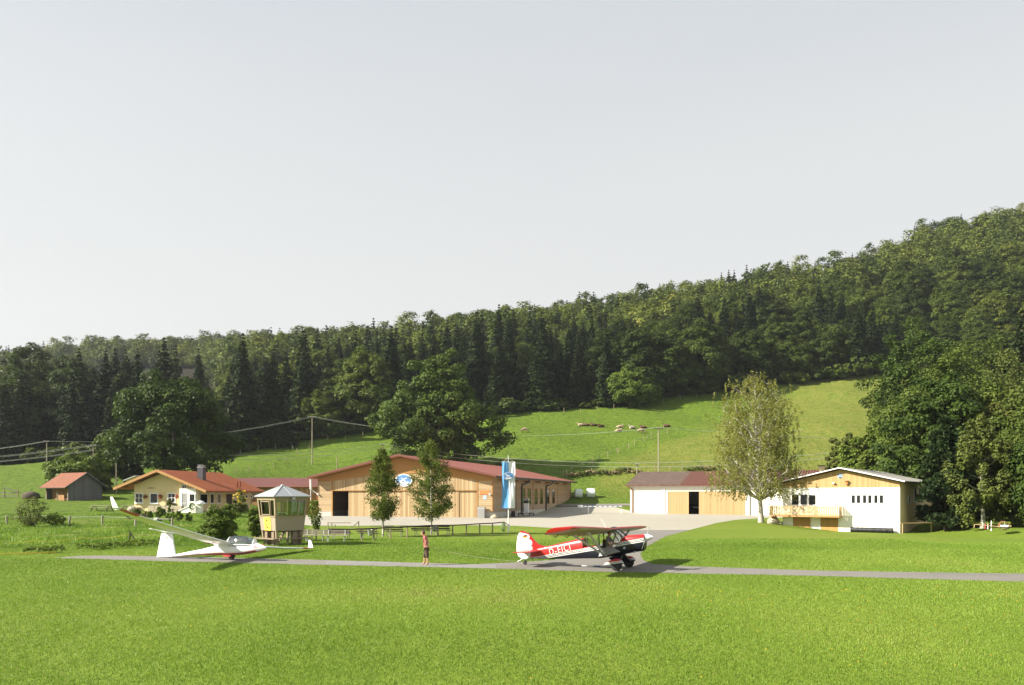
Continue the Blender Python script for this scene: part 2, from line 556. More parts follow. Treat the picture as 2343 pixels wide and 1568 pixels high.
M['bark'] = plain('brown_bark', (0.075, 0.058, 0.042), 0.95, 0.4, 3, bmp=0.5, bscale=10)
M['terracotta'] = plain('terracotta', (0.36, 0.10, 0.05), 0.8, 0.15, 5)
M['plant_pot'] = plain('green_pot', (0.10, 0.20, 0.06), 0.6, 0.15, 5)
M['slate'] = plain('slate_cladding', (0.055, 0.055, 0.065), 0.6, 0.15, 3)


def birch_bark():
    m, nt, b = base_mat('birch_bark')
    v, sp = obj_xyz(nt)
    mp = N(nt, 'ShaderNodeMapping', {'Vector': v, 'Scale': (2.0, 2.0, 5.0)})
    n = noise(nt, mp.outputs[0], 1.6, 5, 0.7)
    col = ramp(nt, n, [(0.40, (0.06, 0.05, 0.04)), (0.50, (0.50, 0.47, 0.40)), (1.0, (0.66, 0.63, 0.56))])
    nt.links.new(col, b.inputs['Base Color'])
    b.inputs['Roughness'].default_value = 0.8
    return m


M['birch_bark'] = birch_bark()
M['leaf_oak'] = leafmat('oak_leaves', (0.032, 0.060, 0.011), (0.092, 0.138, 0.022), (0.13, 0.17, 0.03), 0.24, 0.1)
M['leaf_wood'] = leafmat('woodland_leaves', (0.014, 0.030, 0.006), (0.095, 0.130, 0.021), (0.215, 0.195, 0.030), 0.22, 0.62)
M['leaf_spruce'] = leafmat('spruce_needles', (0.008, 0.018, 0.006), (0.028, 0.045, 0.012), None, 0.08, 0.45)
M['leaf_birch'] = leafmat('birch_leaves', (0.14, 0.155, 0.035), (0.255, 0.26, 0.062), (0.30, 0.27, 0.07), 0.42, 0.1)
M['leaf_young'] = leafmat('young_birch_leaves', (0.060, 0.092, 0.018), (0.165, 0.205, 0.040), (0.24, 0.24, 0.05), 0.36, 0.1)
M['leaf_bush'] = leafmat('shrub_leaves', (0.050, 0.092, 0.012), (0.150, 0.205, 0.030), (0.21, 0.24, 0.04), 0.28, 0.15)
M['leaf_dark'] = leafmat('dark_leaves', (0.018, 0.040, 0.007), (0.066, 0.104, 0.016), (0.11, 0.14, 0.024), 0.22, 0.1)
M['leaf_mid'] = leafmat('mid_green_leaves', (0.034, 0.060, 0.010), (0.115, 0.155, 0.025), (0.18, 0.19, 0.035), 0.25, 0.1)
M['leaf_pine'] = leafmat('pine_needles', (0.012, 0.026, 0.009), (0.036, 0.060, 0.018), (0.075, 0.065, 0.020), 0.12, 0.1)
M['leaf_autumn'] = leafmat('autumn_leaves', (0.030, 0.045, 0.009), (0.095, 0.105, 0.016), (0.24, 0.16, 0.02), 0.25, 0.2)
M['leaf_pale'] = leafmat('pale_leaves', (0.052, 0.074, 0.017), (0.140, 0.165, 0.036), (0.20, 0.195, 0.05), 0.28, 0.1)
M['leaf_yellow'] = leafmat('yellow_flowers', (0.30, 0.22, 0.02), (0.62, 0.46, 0.03), None, 0.3, 0.1)
M['petal'] = leafmat('pink_flowers', (0.40, 0.03, 0.07), (0.60, 0.10, 0.22), None, 0.25, 0.1)
M['petal_red'] = leafmat('red_flowers', (0.16, 0.012, 0.012), (0.30, 0.03, 0.03), None, 0.25, 0.1)
M['dry_stem'] = leafmat('dry_stems', (0.16, 0.13, 0.06), (0.30, 0.25, 0.13), None, 0.2, 0.1)
# ---------------------------------------------------------------- terrain
#            column, forest-edge row, its distance, ridge row, its distance
TAB = np.array([(-700, 1068, 200, 800, 700), (-300, 1065, 200, 790, 700), (0, 1062, 200, 778, 680), (250, 1060, 200, 752, 640), (500, 1052, 210, 750, 600),
                (700, 1012, 225, 742, 520), (860, 992, 235, 735, 480), (1150, 945, 255, 695, 470), (1400, 935, 262, 668, 470),
                (1640, 905, 275, 630, 470), (1800, 885, 285, 608, 470), (1940, 866, 290, 586, 470), (2100, 855, 300, 536, 480),
                (2342, 845, 300, 496, 490), (2700, 840, 300, 480, 500), (3300, 840, 300, 480, 520)], float)


def T(X, Y):
    """height of the land"""
    X = np.asarray(X, float); Y = np.asarray(Y, float)
    Yc = np.maximum(Y, 1.0)
    u = X / Yc
    xs = np.clip(CX + F * u, -700, 3300)
    ye, Ye, yr, Yr = (np.interp(xs, TAB[:, 0], TAB[:, k]) for k in (1, 2, 3, 4))
    ze = H + (HY - ye) * Ye / F
    zr = H + (HY - yr) * Yr / F - np.interp(xs, [-700, 300, 700, 1150, 1640, 1940, 2100, 2240, 3300], [29, 28, 22, 19, 17, 15, 11, 7, 7])
    wl = 1 - smst(-0.38, -0.25, u)

    def prof(y):
        out = np.zeros_like(y)
        for k, (c, l) in enumerate((( (55, 0.0), (55, 0.0)), ((80, 0.0), (80, 0.6)), ((105, 0.0), (105, 1.2)), ((140, 0.0), (132, 2.7)), ((165, 0.085), (165, 0.5)))):
            pass
        def seg(y, pts):
            r = np.zeros_like(y)
            for (ya, za), (yb, zb) in zip(pts[:-1], pts[1:]):
                t = np.clip((y - ya) / np.maximum(yb - ya, 1e-3), 0, 1)
                r = np.where((y >= ya), za + (zb - za) * t, r)
            return r
        one = np.ones_like(y)
        cen = [(0 * one, 0 * one), (140 * one, 0 * one), (165 * one, 0.075 * ze), (Ye, ze), (Yr, zr), (Yr + 300, zr * 0.7), (Yr + 3000, zr * 0.3)]
        lef = [(0 * one, 0 * one), (55 * one, 0 * one), (80 * one, 0.6 * one), (105 * one, 1.2 * one), (132 * one, 2.7 * one), (Ye, ze), (Yr, zr), (Yr + 300, zr * 0.7), (Yr + 3000, zr * 0.3)]
        return seg(y, cen) * (1 - wl) + seg(y, lef) * wl
    s = np.clip((Yc - 138) / 40, 0, 1) * 7.0 + 0.3
    z = sum(prof(np.maximum(Yc + k * s, 0.5)) for k in (-1, -0.5, 0, 0.5, 1)) / 5.0
    z = z + 0.06 * np.exp(-((X - 30.6) ** 2 / 9.0 + (Y - 96.0) ** 2 / 9.0))
    z = z - 0.75 * smst(45, 84, Yc) * smst(29.0, 34, X) * (1 - smst(45.5, 52, X)) * (1 - smst(90, 95, Yc))
    w = smst(150, 190, Yc)
    z = z + w * 0.5 * (np.sin(X * 0.11 + 1.3) * np.sin(Y * 0.09 + X * 0.03) + 0.5 * np.sin(X * 0.23 + Y * 0.17))
    return z


def Tz(x, y):
    return float(T(np.array([x]), np.array([y]))[0])


def LAND(px, py, y0=30.0, y1=800.0):
    """where the survey ray (px, py) meets the land"""
    u = (px - CX) / F
    Y = np.arange(y0, y1, 0.4)
    d = T(u * Y, Y) - (H - (py - HY) / F * Y)
    k = int(np.argmax(d >= 0)) if (d >= 0).any() else len(Y) - 1
    return Vector((u * Y[k], Y[k], Tz(u * Y[k], Y[k])))


def np_mesh(name, verts, n, mats, mi=None, tint=None, parent=None):
    """verts (k*n, 3): k separate n-gons; tint per polygon"""
    k = len(verts) // n
    me = bpy.data.meshes.new(name)
    me.vertices.add(k * n); me.loops.add(k * n); me.polygons.add(k)
    me.vertices.foreach_set('co', np.ascontiguousarray(verts, np.float32).ravel())
    me.loops.foreach_set('vertex_index', np.arange(k * n, dtype=np.int32))
    me.polygons.foreach_set('loop_start', np.arange(0, k * n, n, dtype=np.int32))
    me.polygons.foreach_set('loop_total', np.full(k, n, np.int32))
    for m in mats: me.materials.append(m)
    if mi is not None: me.polygons.foreach_set('material_index', np.asarray(mi, np.int32))
    if tint is not None:
        a = me.attributes.new('tint', 'FLOAT', 'FACE')
        a.data.foreach_set('value', np.asarray(tint, np.float32))
    me.update()
    o = bpy.data.objects.new(name, me)
    COL.objects.link(o)
    adopt(o, parent)
    return o


def vnoise(x, y, seed=0):
    """smooth value noise on the plane, 0..1"""
    xi, yi = np.floor(x).astype(np.int64), np.floor(y).astype(np.int64)
    fx, fy = x - xi, y - yi
    fx = fx * fx * (3 - 2 * fx); fy = fy * fy * (3 - 2 * fy)

    def h(a, b):
        v = np.sin(a * 127.1 + b * 311.7 + seed * 74.7) * 43758.5453
        return v - np.floor(v)
    return (h(xi, yi) * (1 - fx) + h(xi + 1, yi) * fx) * (1 - fy) + (h(xi, yi + 1) * (1 - fx) + h(xi + 1, yi + 1) * fx) * fy


def inside(px, py, poly):
    c = np.zeros(px.shape, bool)
    n = len(poly)
    for i in range(n):
        x1, y1 = poly[i][0], poly[i][1]; x2, y2 = poly[(i + 1) % n][0], poly[(i + 1) % n][1]
        if y1 == y2: continue
        c ^= ((y1 > py) != (y2 > py)) & (px < (x2 - x1) * (py - y1) / (y2 - y1) + x1)
    return c


TAXI = [G(*p) for p in ((124, 1276.5), (330, 1283), (696, 1292), (1179, 1302.6), (1391, 1309), (1875, 1318), (2342, 1332), (2800, 1347),
                        (2800, 1325), (2342, 1313), (1875, 1306), (1577, 1296), (1490, 1290.5), (1470, 1281), (1466, 1268), (1474, 1254), (1523, 1227), (1577, 1213),
                        (1330, 1213.5), (1375, 1221), (1404, 1228), (1405, 1233), (1370, 1245), (1320, 1264), (1267, 1281), (1180, 1287), (1088, 1291), (696, 1280.5), (359, 1272.7), (206, 1270.6))]
APRON = [G(*p) for p in ((575, 1206), (640, 1204), (712, 1203), (800, 1203.5), (900, 1202.5), (1000, 1203), (1100, 1202), (1180, 1203.5), (1277, 1209), (1330, 1213.5),
                         (1577, 1213), (1639, 1197), (1680, 1190), (1740, 1185.5))] + [Vector(p) for p in
        ((42, 119, 0), (46, 127, 0), (43, 134, 0), (22, 144, 0), (19.5, 152, 0), (15.5, 152, 0), (8, 151, 0), (-2, 118, 0), (-31, 126, 0), (-37, 124, 0), (-34, 104, 0))]


def flat_sheet(name, poly, mat, dz, drape=False):
    bm = bmesh.new()
    vs = [bm.verts.new((p[0], p[1], 0)) for p in poly]
    bm.faces.new(vs)
    if drape:
        for yy in np.arange(138, 160, 2.0):
            bmesh.ops.bisect_plane(bm, geom=bm.verts[:] + bm.edges[:] + bm.faces[:], plane_co=(0, yy, 0), plane_no=(0, 1, 0))
        for xx in np.arange(0, 40, 4.0):
            bmesh.ops.bisect_plane(bm, geom=bm.verts[:] + bm.edges[:] + bm.faces[:], plane_co=(xx, 0, 0), plane_no=(1, 0, 0))
    bmesh.ops.triangulate(bm, faces=bm.faces[:], ngon_method='EAR_CLIP')
    for v in bm.verts:
        v.co.z = (max(Tz(v.co.x, v.co.y), 0) + (0.05 if v.co.y > 137 else 0) if drape else 0) + dz
    bmesh.ops.recalc_face_normals(bm, faces=bm.faces)
    if bm.faces[0].normal.z < 0: bmesh.ops.reverse_faces(bm, faces=bm.faces)
    me = bpy.data.meshes.new(name); bm.to_mesh(me); bm.free()
    me.materials.append(mat)
    o = bpy.data.objects.new(name, me); COL.objects.link(o)
    return o


def ground_mat():
    m, nt, b = base_mat('meadow_ground')
    geo = N(nt, 'ShaderNodeNewGeometry')
    P = geo.outputs['Position']
    dry = N(nt, 'ShaderNodeAttribute', attribute_name='dry').outputs['Fac']
    wood = N(nt, 'ShaderNodeAttribute', attribute_name='wood').outputs['Fac']
    mow = N(nt, 'ShaderNodeAttribute', attribute_name='mown').outputs['Fac']
    n_big = noise(nt, P, 0.05, 4)
    n_mid = noise(nt, P, 0.45, 5, 0.65)
    n_fin = noise(nt, P, 3.0, 5, 0.7)
    n_tuft = noise(nt, P, 1.3, 4, 0.65)
    lawn = mixc(nt, n_mid, (0.118, 0.188, 0.016), (0.198, 0.276, 0.030))
    lawn = mixc(nt, mth(nt, 'MULTIPLY', ramp(nt, n_big, [(0.42, (0, 0, 0)), (0.65, (1, 1, 1))]), 0.55), lawn, (0.225, 0.262, 0.036))
    field = mixc(nt, n_mid, (0.095, 0.165, 0.012), (0.175, 0.255, 0.022))
    mpt = N(nt, 'ShaderNodeMapping', {'Vector': P, 'Scale': (0.45, 0.8, 0.8)})
    n_str = noise(nt, mpt.outputs[0], 1.5, 5, 0.7)
    tuft = ramp(nt, n_str, [(0.36, (1, 1, 1)), (0.52, (0, 0, 0))])
    field = mixc(nt, mth(nt, 'MULTIPLY', tuft, 0.85), field, (0.045, 0.090, 0.008))  # tufts with their shadows, painted as dark streaks in the field colour
    field = mixc(nt, mth(nt, 'MULTIPLY', ramp(nt, n_str, [(0.56, (0, 0, 0)), (0.72, (1, 1, 1))]), 0.6), field, (0.22, 0.26, 0.045))
    straw = mixc(nt, n_mid, (0.165, 0.195, 0.026), (0.27, 0.262, 0.060))
    dn = mth(nt, 'MULTIPLY', dry, ramp(nt, mth(nt, 'MULTIPLY_ADD', n_tuft, 0.5, mth(nt, 'MULTIPLY', n_mid, 0.5)), [(0.36, (0, 0, 0)), (0.56, (1, 1, 1))]))
    field = mixc(nt, dn, field, straw)
    col = mixc(nt, mow, field, lawn)
    col = mixc(nt, mth(nt, 'MULTIPLY_ADD', n_fin, 0.7, -0.05), mixc(nt, 0.40, col, (0.02, 0.035, 0.004)), col)
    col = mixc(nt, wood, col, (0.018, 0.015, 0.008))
    nt.links.new(col, b.inputs['Base Color'])
    b.inputs['Roughness'].default_value = 0.9
    b.inputs['Specular IOR Level'].default_value = 0.15
    hgt = mth(nt, 'ADD', mth(nt, 'MULTIPLY', n_fin, 0.35), mth(nt, 'MULTIPLY', mth(nt, 'ADD', n_tuft, n_str), mth(nt, 'SUBTRACT', 1.15, mow)))
    bump(nt, b, hgt, 0.9, 0.5)
    return m


M['ground'] = ground_mat()
ylines = np.concatenate([[-120, -60, -25, -8, 0], np.arange(4, 60, 4), np.arange(60, 138, 3), np.arange(138, 330, 2.5), np.arange(330, 560, 10), np.arange(560, 1000, 30), [1000, 1100]]).astype(float)
ns = 301
sl = np.linspace(-1, 1, ns)
GX = np.array([sl * max(70.0, 0.95 * max(y, 0) + 45) for y in ylines])
GY = np.repeat(ylines[:, None], ns, 1)
GZ = T(GX, GY)
ny = len(ylines)
gv = np.stack([GX, GY, GZ], -1).reshape(-1, 3)
ii = (np.arange(ny - 1)[:, None] * ns + np.arange(ns - 1)[None, :]).ravel()
gf = np.stack([ii, ii + 1, ii + ns + 1, ii + ns], -1)
gm = bpy.data.meshes.new('ground')
gm.from_pydata(gv.tolist(), [], gf.tolist())
gm.polygons.foreach_set('use_smooth', [True] * len(gm.polygons))
ux = CX + F * gv[:, 0] / np.maximum(gv[:, 1], 1)
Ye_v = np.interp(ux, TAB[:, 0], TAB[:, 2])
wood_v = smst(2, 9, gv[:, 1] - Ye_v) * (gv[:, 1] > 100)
# drier, strawy pasture: the slope on the right beyond the diagonal fence
fx = np.array([1200, 1290, 1400, 1500, 1600, 1700, 1800, 1960]); 
wob = 60 * (vnoise(gv[:, 0] * 0.09, gv[:, 1] * 0.09, 31) - 0.5)
dry_v = smst(-20, 90, wob + ux - np.interp(HY - F * (gv[:, 2] - H) / np.maximum(gv[:, 1], 1) * 1.0, [900, 960, 1000, 1040, 1080, 1110], [1760, 1640, 1540, 1430, 1340, 1320])) * smst(160, 178, gv[:, 1])
dry_v = np.maximum(dry_v, 0.45 * smst(-0.29, -0.36, gv[:, 0] / np.maximum(gv[:, 1], 1)) * smst(56, 66, gv[:, 1]) * (1 - smst(78, 92, gv[:, 1])))
mow_v = 1 - smst(46, 56, gv[:, 1]) * (1 - smst(-0.30, -0.26, gv[:, 0] / np.maximum(gv[:, 1], 1)))
mow_v = mow_v * (1 - smst(120, 140, gv[:, 1]))
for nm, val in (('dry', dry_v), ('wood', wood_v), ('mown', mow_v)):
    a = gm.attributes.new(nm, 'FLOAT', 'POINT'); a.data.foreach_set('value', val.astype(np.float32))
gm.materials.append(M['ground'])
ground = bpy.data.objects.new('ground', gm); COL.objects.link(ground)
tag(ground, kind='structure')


def paving(name, lo, hi, stain, sc=1.0):
    m, nt, b = base_mat(name)
    geo = N(nt, 'ShaderNodeNewGeometry')
    P = geo.outputs['Position']
    n1, n2, n3 = noise(nt, P, 0.12 * sc, 4), noise(nt, P, 1.4, 5, 0.7), noise(nt, P, 18, 3)
    col = mixc(nt, mth(nt, 'ADD', mth(nt, 'MULTIPLY', n1, 0.6), mth(nt, 'MULTIPLY', n2, 0.4)), lo, hi)
    col = mixc(nt, mth(nt, 'MULTIPLY', ramp(nt, n2, [(0.30, (1, 1, 1)), (0.45, (0, 0, 0))]), 0.5), col, stain)
    mps = N(nt, 'ShaderNodeMapping', {'Vector': P, 'Scale': (0.06, 1.3, 1.0), 'Rotation': (0, 0, 0.08)})
    n4 = noise(nt, mps.outputs[0], 1.5, 4, 0.6)
    col = mixc(nt, mth(nt, 'MULTIPLY', ramp(nt, n4, [(0.50, (0, 0, 0)), (0.66, (1, 1, 1))]), 0.4), col, stain)
    col = mixc(nt, mth(nt, 'MULTIPLY', n3, 0.25), col, c4(lo, 0.6))
    nt.links.new(col, b.inputs['Base Color'])
    b.inputs['Roughness'].default_value = 0.9
    b.inputs['Specular IOR Level'].default_value = 0.2
    bump(nt, b, n3, 0.3, 0.01)
    return m


M['taxi'] = paving('taxiway_asphalt', (0.160, 0.150, 0.135), (0.215, 0.203, 0.183), (0.12, 0.112, 0.10))
M['apron'] = paving('apron_gravel', (0.30, 0.282, 0.235), (0.375, 0.35, 0.295), (0.245, 0.235, 0.18), 0.6)
M['stripe'] = paving('worn_white_line', (0.24, 0.235, 0.23), (0.36, 0.355, 0.345), (0.19, 0.18, 0.17))
mb = MB()
for xa, xb in zip(np.arange(124, 2800, 60.0), np.arange(184, 2861, 60.0)):
    fe = lambda x: np.interp(x, [124, 206, 359, 696, 1088, 1577, 1875, 2342, 2800], [1276.4, 1270.6, 1272.7, 1280.5, 1291, 1296, 1306, 1313, 1325])
    ne = lambda x: np.interp(x, [124, 330, 696, 1179, 1391, 1875, 2342, 2800], [1277, 1283, 1292, 1302.6, 1309, 1318, 1332, 1347])
    mb.face([(p.x, p.y, 0.006) for p in (G(xa, ne(xa)), G(xb, ne(xb)), G(xb, fe(xb)), G(xa, fe(xa)))])
tag(mb.build('taxiway', M['taxi']), kind='structure')
LB = lambda y: np.interp(y, [1213, 1221, 1228, 1233, 1245, 1264, 1281, 1287, 1290.9, 1296], [1330, 1375, 1404, 1405, 1370, 1320, 1267, 1180, 1088, 1570])
RB = lambda y: np.interp(y, [1213, 1227, 1254, 1268, 1281, 1290.5, 1296], [1577, 1523, 1474, 1466, 1470, 1490, 1577])
mb = MB()
rows = np.concatenate([np.arange(1213, 1290, 2.0), [1290.9, 1293, 1296]])
for ya, yb in zip(rows[:-1], rows[1:]):
    mb.face([(p.x, p.y, 0.005) for p in (G(LB(yb), yb), G(RB(yb), yb), G(RB(ya), ya), G(LB(ya), ya))])
tag(mb.build('taxiway_branch', M['taxi']), kind='structure')
tag(flat_sheet('apron', APRON, M['apron'], 0.010, True), kind='structure')
# worn white lines painted along the taxiway
mb = MB()
for k in range(4):
    t0 = 0.20 + k * 0.20
    pts_a, pts_b = [], []
    for i, x in enumerate(np.linspace(745, 1135, 9)):
        far, near = G(x, np.interp(x, [696, 1088], [1280.5, 1291])), G(x, np.interp(x, [696, 1179], [1292, 1302.6]))
        pts_a.append(far.lerp(near, t0)); pts_b.append(far.lerp(near, t0 + 0.085))
    for i in range(len(pts_a) - 1):
        q = [Vector((p.x, p.y, 0.0105)) for p in (pts_a[i], pts_a[i + 1], pts_b[i + 1], pts_b[i])]
        mb.face(q)
a_, b_ = G(1492, 1216), G(1517, 1216.6)
mb.face([(a_.x, a_.y, 0.011), (b_.x, b_.y, 0.011), (b_.x, b_.y + 0.45, 0.011), (a_.x, a_.y + 0.45, 0.011)])
tag(mb.build('taxiway_markings', M['stripe']), kind='structure')

# country road behind the hangar, laid over the rising meadow
mb = MB()
xs_ = np.arange(9, 60, 2.0)
for xa, xb in zip(xs_[:-1], xs_[1:]):
    q = []
    for x, y in ((xa, 153.0), (xb, 153.0), (xb, 156.2), (xa, 156.2)):
        q.append((x, y, Tz(x, y) + 0.12))
    mb.face(q)
    mb.face([(xa, 153.0, q[0][2]), (xa, 153.0, q[0][2] - 0.8), (xb, 153.0, q[1][2] - 0.8), (xb, 153.0, q[1][2])])
tag(mb.build('country_road', M['taxi']), kind='structure')

# ---------------------------------------------------------------- grass as blades on the near field
def blade_mat():
    m = bpy.data.materials.new('grass_blades'); m.use_nodes = True
    nt = m.node_tree; nt.nodes.clear()
    out = N(nt, 'ShaderNodeOutputMaterial')
    t = N(nt, 'ShaderNodeAttribute', attribute_name='tint').outputs['Fac']
    col = ramp(nt, t, [(0.0, (0.085, 0.165, 0.012)), (0.5, (0.176, 0.290, 0.029)), (0.85, (0.255, 0.345, 0.052)), (1.0, (0.32, 0.29, 0.10))])
    b = N(nt, 'ShaderNodeBsdfPrincipled', {'Base Color': col, 'Roughness': 0.55, 'Specular IOR Level': 0.3})
    tr = N(nt, 'ShaderNodeBsdfTranslucent', {'Color': col})
    mx = N(nt, 'ShaderNodeMixShader', {0: 0.35, 1: b.outputs[0], 2: tr.outputs[0]})
    nt.links.new(mx.outputs[0], out.inputs[0])
    return m


M['blade'] = blade_mat()


def blades(name, X, Y, hgt, wid, tint, lean=0.5):
    n = len(X)
    Z = T(X, Y)
    a = NR.rand(n) * math.pi * 2
    dx, dy = np.cos(a) * wid / 2, np.sin(a) * wid / 2
    l = NR.rand(n) * lean * hgt; b = NR.rand(n) * math.pi * 2
    v = np.empty((n, 3, 3))
    v[:, 0] = np.stack([X - dx, Y - dy, Z - 0.01], -1)
    v[:, 1] = np.stack([X + dx, Y + dy, Z - 0.01], -1)
    v[:, 2] = np.stack([X + l * np.cos(b), Y + l * np.sin(b), Z + hgt], -1)
    o = np_mesh(name, v.reshape(-1, 3), 3, [M['blade']], tint=tint)
    return tag(o, kind='stuff')


def scatter_lawn(n):
    q = NR.rand(n)
    Y = (13.0 ** 0.8 + q * (62.0 ** 0.8 - 13.0 ** 0.8)) ** (1 / 0.8)
    X = (NR.rand(n) * 1.46 - 0.73) * Y
    jx, jy = X + 0.12 * (NR.rand(len(X)) - 0.5) + 0.25 * (vnoise(X * 2.3, Y * 2.3, 41) - 0.5), Y + 0.25 * (NR.rand(len(X)) - 0.5) + 0.5 * (vnoise(X * 1.1, Y * 1.1, 42) - 0.5)
    k = ~inside(jx, jy, TAXI) & ~inside(jx, jy, APRON)
    X, Y = X[k], Y[k]
    p = 0.55 * vnoise(X * 0.9, Y * 0.9, 1) + 0.45 * vnoise(X * 4.2, Y * 4.2, 2)
    keep = NR.rand(len(X)) < 0.35 + 1.1 * p
    return X[keep], Y[keep]


X_, Y_ = scatter_lawn(820000)
pn = vnoise(X_ * 0.35, Y_ * 0.35, 5) * 0.5 + vnoise(X_ * 2.1, Y_ * 2.1, 6) * 0.5
hg = (0.022 + 0.042 * NR.rand(len(X_)) ** 1.5) * (0.6 + 0.8 * pn)
big = NR.rand(len(X_)) < 0.02
hg = np.where(big, hg * 1.9, hg)
tn = np.clip(0.42 + 0.45 * (vnoise(X_ * 0.22, Y_ * 0.22, 9) - 0.5) + 0.55 * (vnoise(X_ * 0.045 + 3, Y_ * 0.11, 15) - 0.5) + 0.35 * (NR.rand(len(X_)) - 0.5) + 0.25 * (pn - 0.5) + (NR.rand(len(X_)) < 0.03) * 0.5, 0, 1)
blades('lawn_grass', X_, Y_, hg, 0.0050 + 0.00075 * Y_, tn, 0.9)

# taller grass of the rough meadow on the left and along the edges
n = 150000
Y_ = 46 + NR.rand(n) ** 1.3 * 55
X_ = Y_ * (-0.72 + NR.rand(n) * 0.50)
k = (vnoise(X_ * 0.5, Y_ * 0.5, 3) * 0.6 + vnoise(X_ * 0.13, Y_ * 0.13, 4) * 0.4 > 0.40) & ~inside(X_, Y_, TAXI) & ~inside(X_, Y_, APRON)
k &= ~((X_ / Y_ > -0.30) & (Y_ < 60))
X_, Y_ = X_[k], Y_[k]
k = (X_ / Y_ < -0.36 + 0.10 * smst(60, 75, Y_)) & (Y_ > 49 + 4 * vnoise(X_ * 0.2, Y_ * 0.2, 8))
X_, Y_ = X_[k], Y_[k]
hg = (0.06 + 0.20 * NR.rand(len(X_)) ** 2) * (0.4 + 1.1 * vnoise(X_ * 0.6, Y_ * 0.6, 12)) * np.where(Y_ < 82, 1.0, 0.5)
tn = np.clip(0.25 + 0.7 * (vnoise(X_ * 0.4, Y_ * 0.4, 13) - 0.3) + 0.3 * (NR.rand(len(X_)) - 0.5), 0, 1)
blades('meadow_grass', X_, Y_, hg, 0.03 + 0.0006 * Y_, tn, 1.0)

# dandelions in the lawn
fl = []
for q in range(95):
    x = RND.uniform(1500, 2342) if RND.random() < 0.7 else RND.uniform(300, 2342)
    y = 1345 + abs(RND.gauss(0, 30)) if RND.random() < 0.75 else RND.uniform(1335, 1560)
    p = G(x, min(y, 1560))
    if inside(np.array([p.x]), np.array([p.y]), TAXI)[0]: continue
    fl.append((p.x, p.y))
mb = MB()
for x, y in fl:
    r_, h_ = 0.010 + 0.00028 * y, 0.05 + 0.03 * RND.random()
    mb.face([(x + r_ * math.cos(t), y + r_ * math.sin(t), h_ + 0.3 * r_ * math.sin(t)) for t in (0, 1.05, 2.1, 3.14, 4.2, 5.2)])
    mb.face([(x + r_ * math.cos(t), y, h_ + 0.8 * r_ * math.sin(t)) for t in (0, 1.05, 2.1, 3.14, 4.2, 5.2)])
M['dandelion'] = plain('dandelion_yellow', (0.75, 0.50, 0.02), 0.8, 0.1)
tag(mb.build('dandelion_flowers', M['dandelion']), kind='stuff')
# ---------------------------------------------------------------- trees
def unit(v):
    return v / np.maximum(np.linalg.norm(v, axis=-1, keepdims=True), 1e-9)


def leaf_verts(c, nrm, size, asp, rs):
    """pointed quads at c facing nrm"""
    n = len(c)
    r_ = unit(rs.normal(size=(n, 3)))
    t = unit(np.cross(nrm, r_))
    b = np.cross(nrm, t)
    s = size[:, None] * 0.5
    v = np.empty((n, 4, 3))
    v[:, 0] = c + t * s * asp; v[:, 1] = c + b * s; v[:, 2] = c - t * s * asp; v[:, 3] = c - b * s
    return v.reshape(-1, 3)


def broadleaf_crown(seed, h, w, base, nclump, per, leaf, lump=0.22, flat=0.75, top=1.0, weep=0.0, rc=(0.10, 0.17), depth=None, egg=0.15, shell=0.45, nrand=0.55):
    rs = np.random.RandomState(seed)
    a, cz, c = w / 2, (h + base) / 2, (h - base) / 2
    d = unit(rs.normal(size=(nclump, 3)))
    ph = rs.rand(6) * 6.28
    az = np.arctan2(d[:, 1], d[:, 0]); el = d[:, 2]
    lumpf = 1 + lump * (np.sin(az * 2 + ph[0]) * 0.4 + np.sin(az * 3 + ph[1] + el * 3) * 0.4 + np.sin(az * 5 + el * 7 + ph[2]) * 0.4 + np.sin(el * 6 + ph[3]) * 0.3)
    rr = shell + (1 - shell) * rs.rand(nclump) ** 0.45
    P = d * (rr * lumpf)[:, None]
    wz = np.clip(1 - egg * P[:, 2] * top - 0.25 * np.clip(-P[:, 2] - 0.5, 0, 1), 0.2, 1.4)
    P = P * np.stack([a * wz, (depth / 2 if depth else a) * wz, np.full(nclump, c)], -1) + np.array([0, 0, cz])
    P[:, 2] = np.maximum(P[:, 2], base * 0.75 + 0.2)
    R_ = rs.uniform(rc[0], rc[1], nclump) * w
    idx = np.repeat(np.arange(nclump), per)
    dd = unit(rs.normal(size=(len(idx), 3)) + np.array([0, 0, 0.35]))
    rad = (0.45 + 0.6 * rs.rand(len(idx)) ** 0.6)
    off = dd * rad[:, None] * R_[idx][:, None]
    off[:, 2] *= flat
    if weep: off[:, 2] -= weep * R_[idx] * rs.rand(len(idx)) ** 1.5 * 2
    C = P[idx] + off
    outw = unit(C - np.array([0, 0, cz - 0.2 * h]))
    nrm = unit(dd * 0.8 + outw * (0.4 + 0.5 * (0.55 - nrand)) + rs.normal(size=C.shape) * nrand + np.array([0, 0, 0.35]))
    size = leaf * rs.uniform(0.6, 1.35, len(C))
    tint = np.clip(0.45 + 0.30 * (rs.rand(nclump)[idx] - 0.5) + 0.45 * (rs.rand(len(C)) - 0.5), 0, 1)
    return leaf_verts(C, nrm, size, 1.45, rs), tint, P


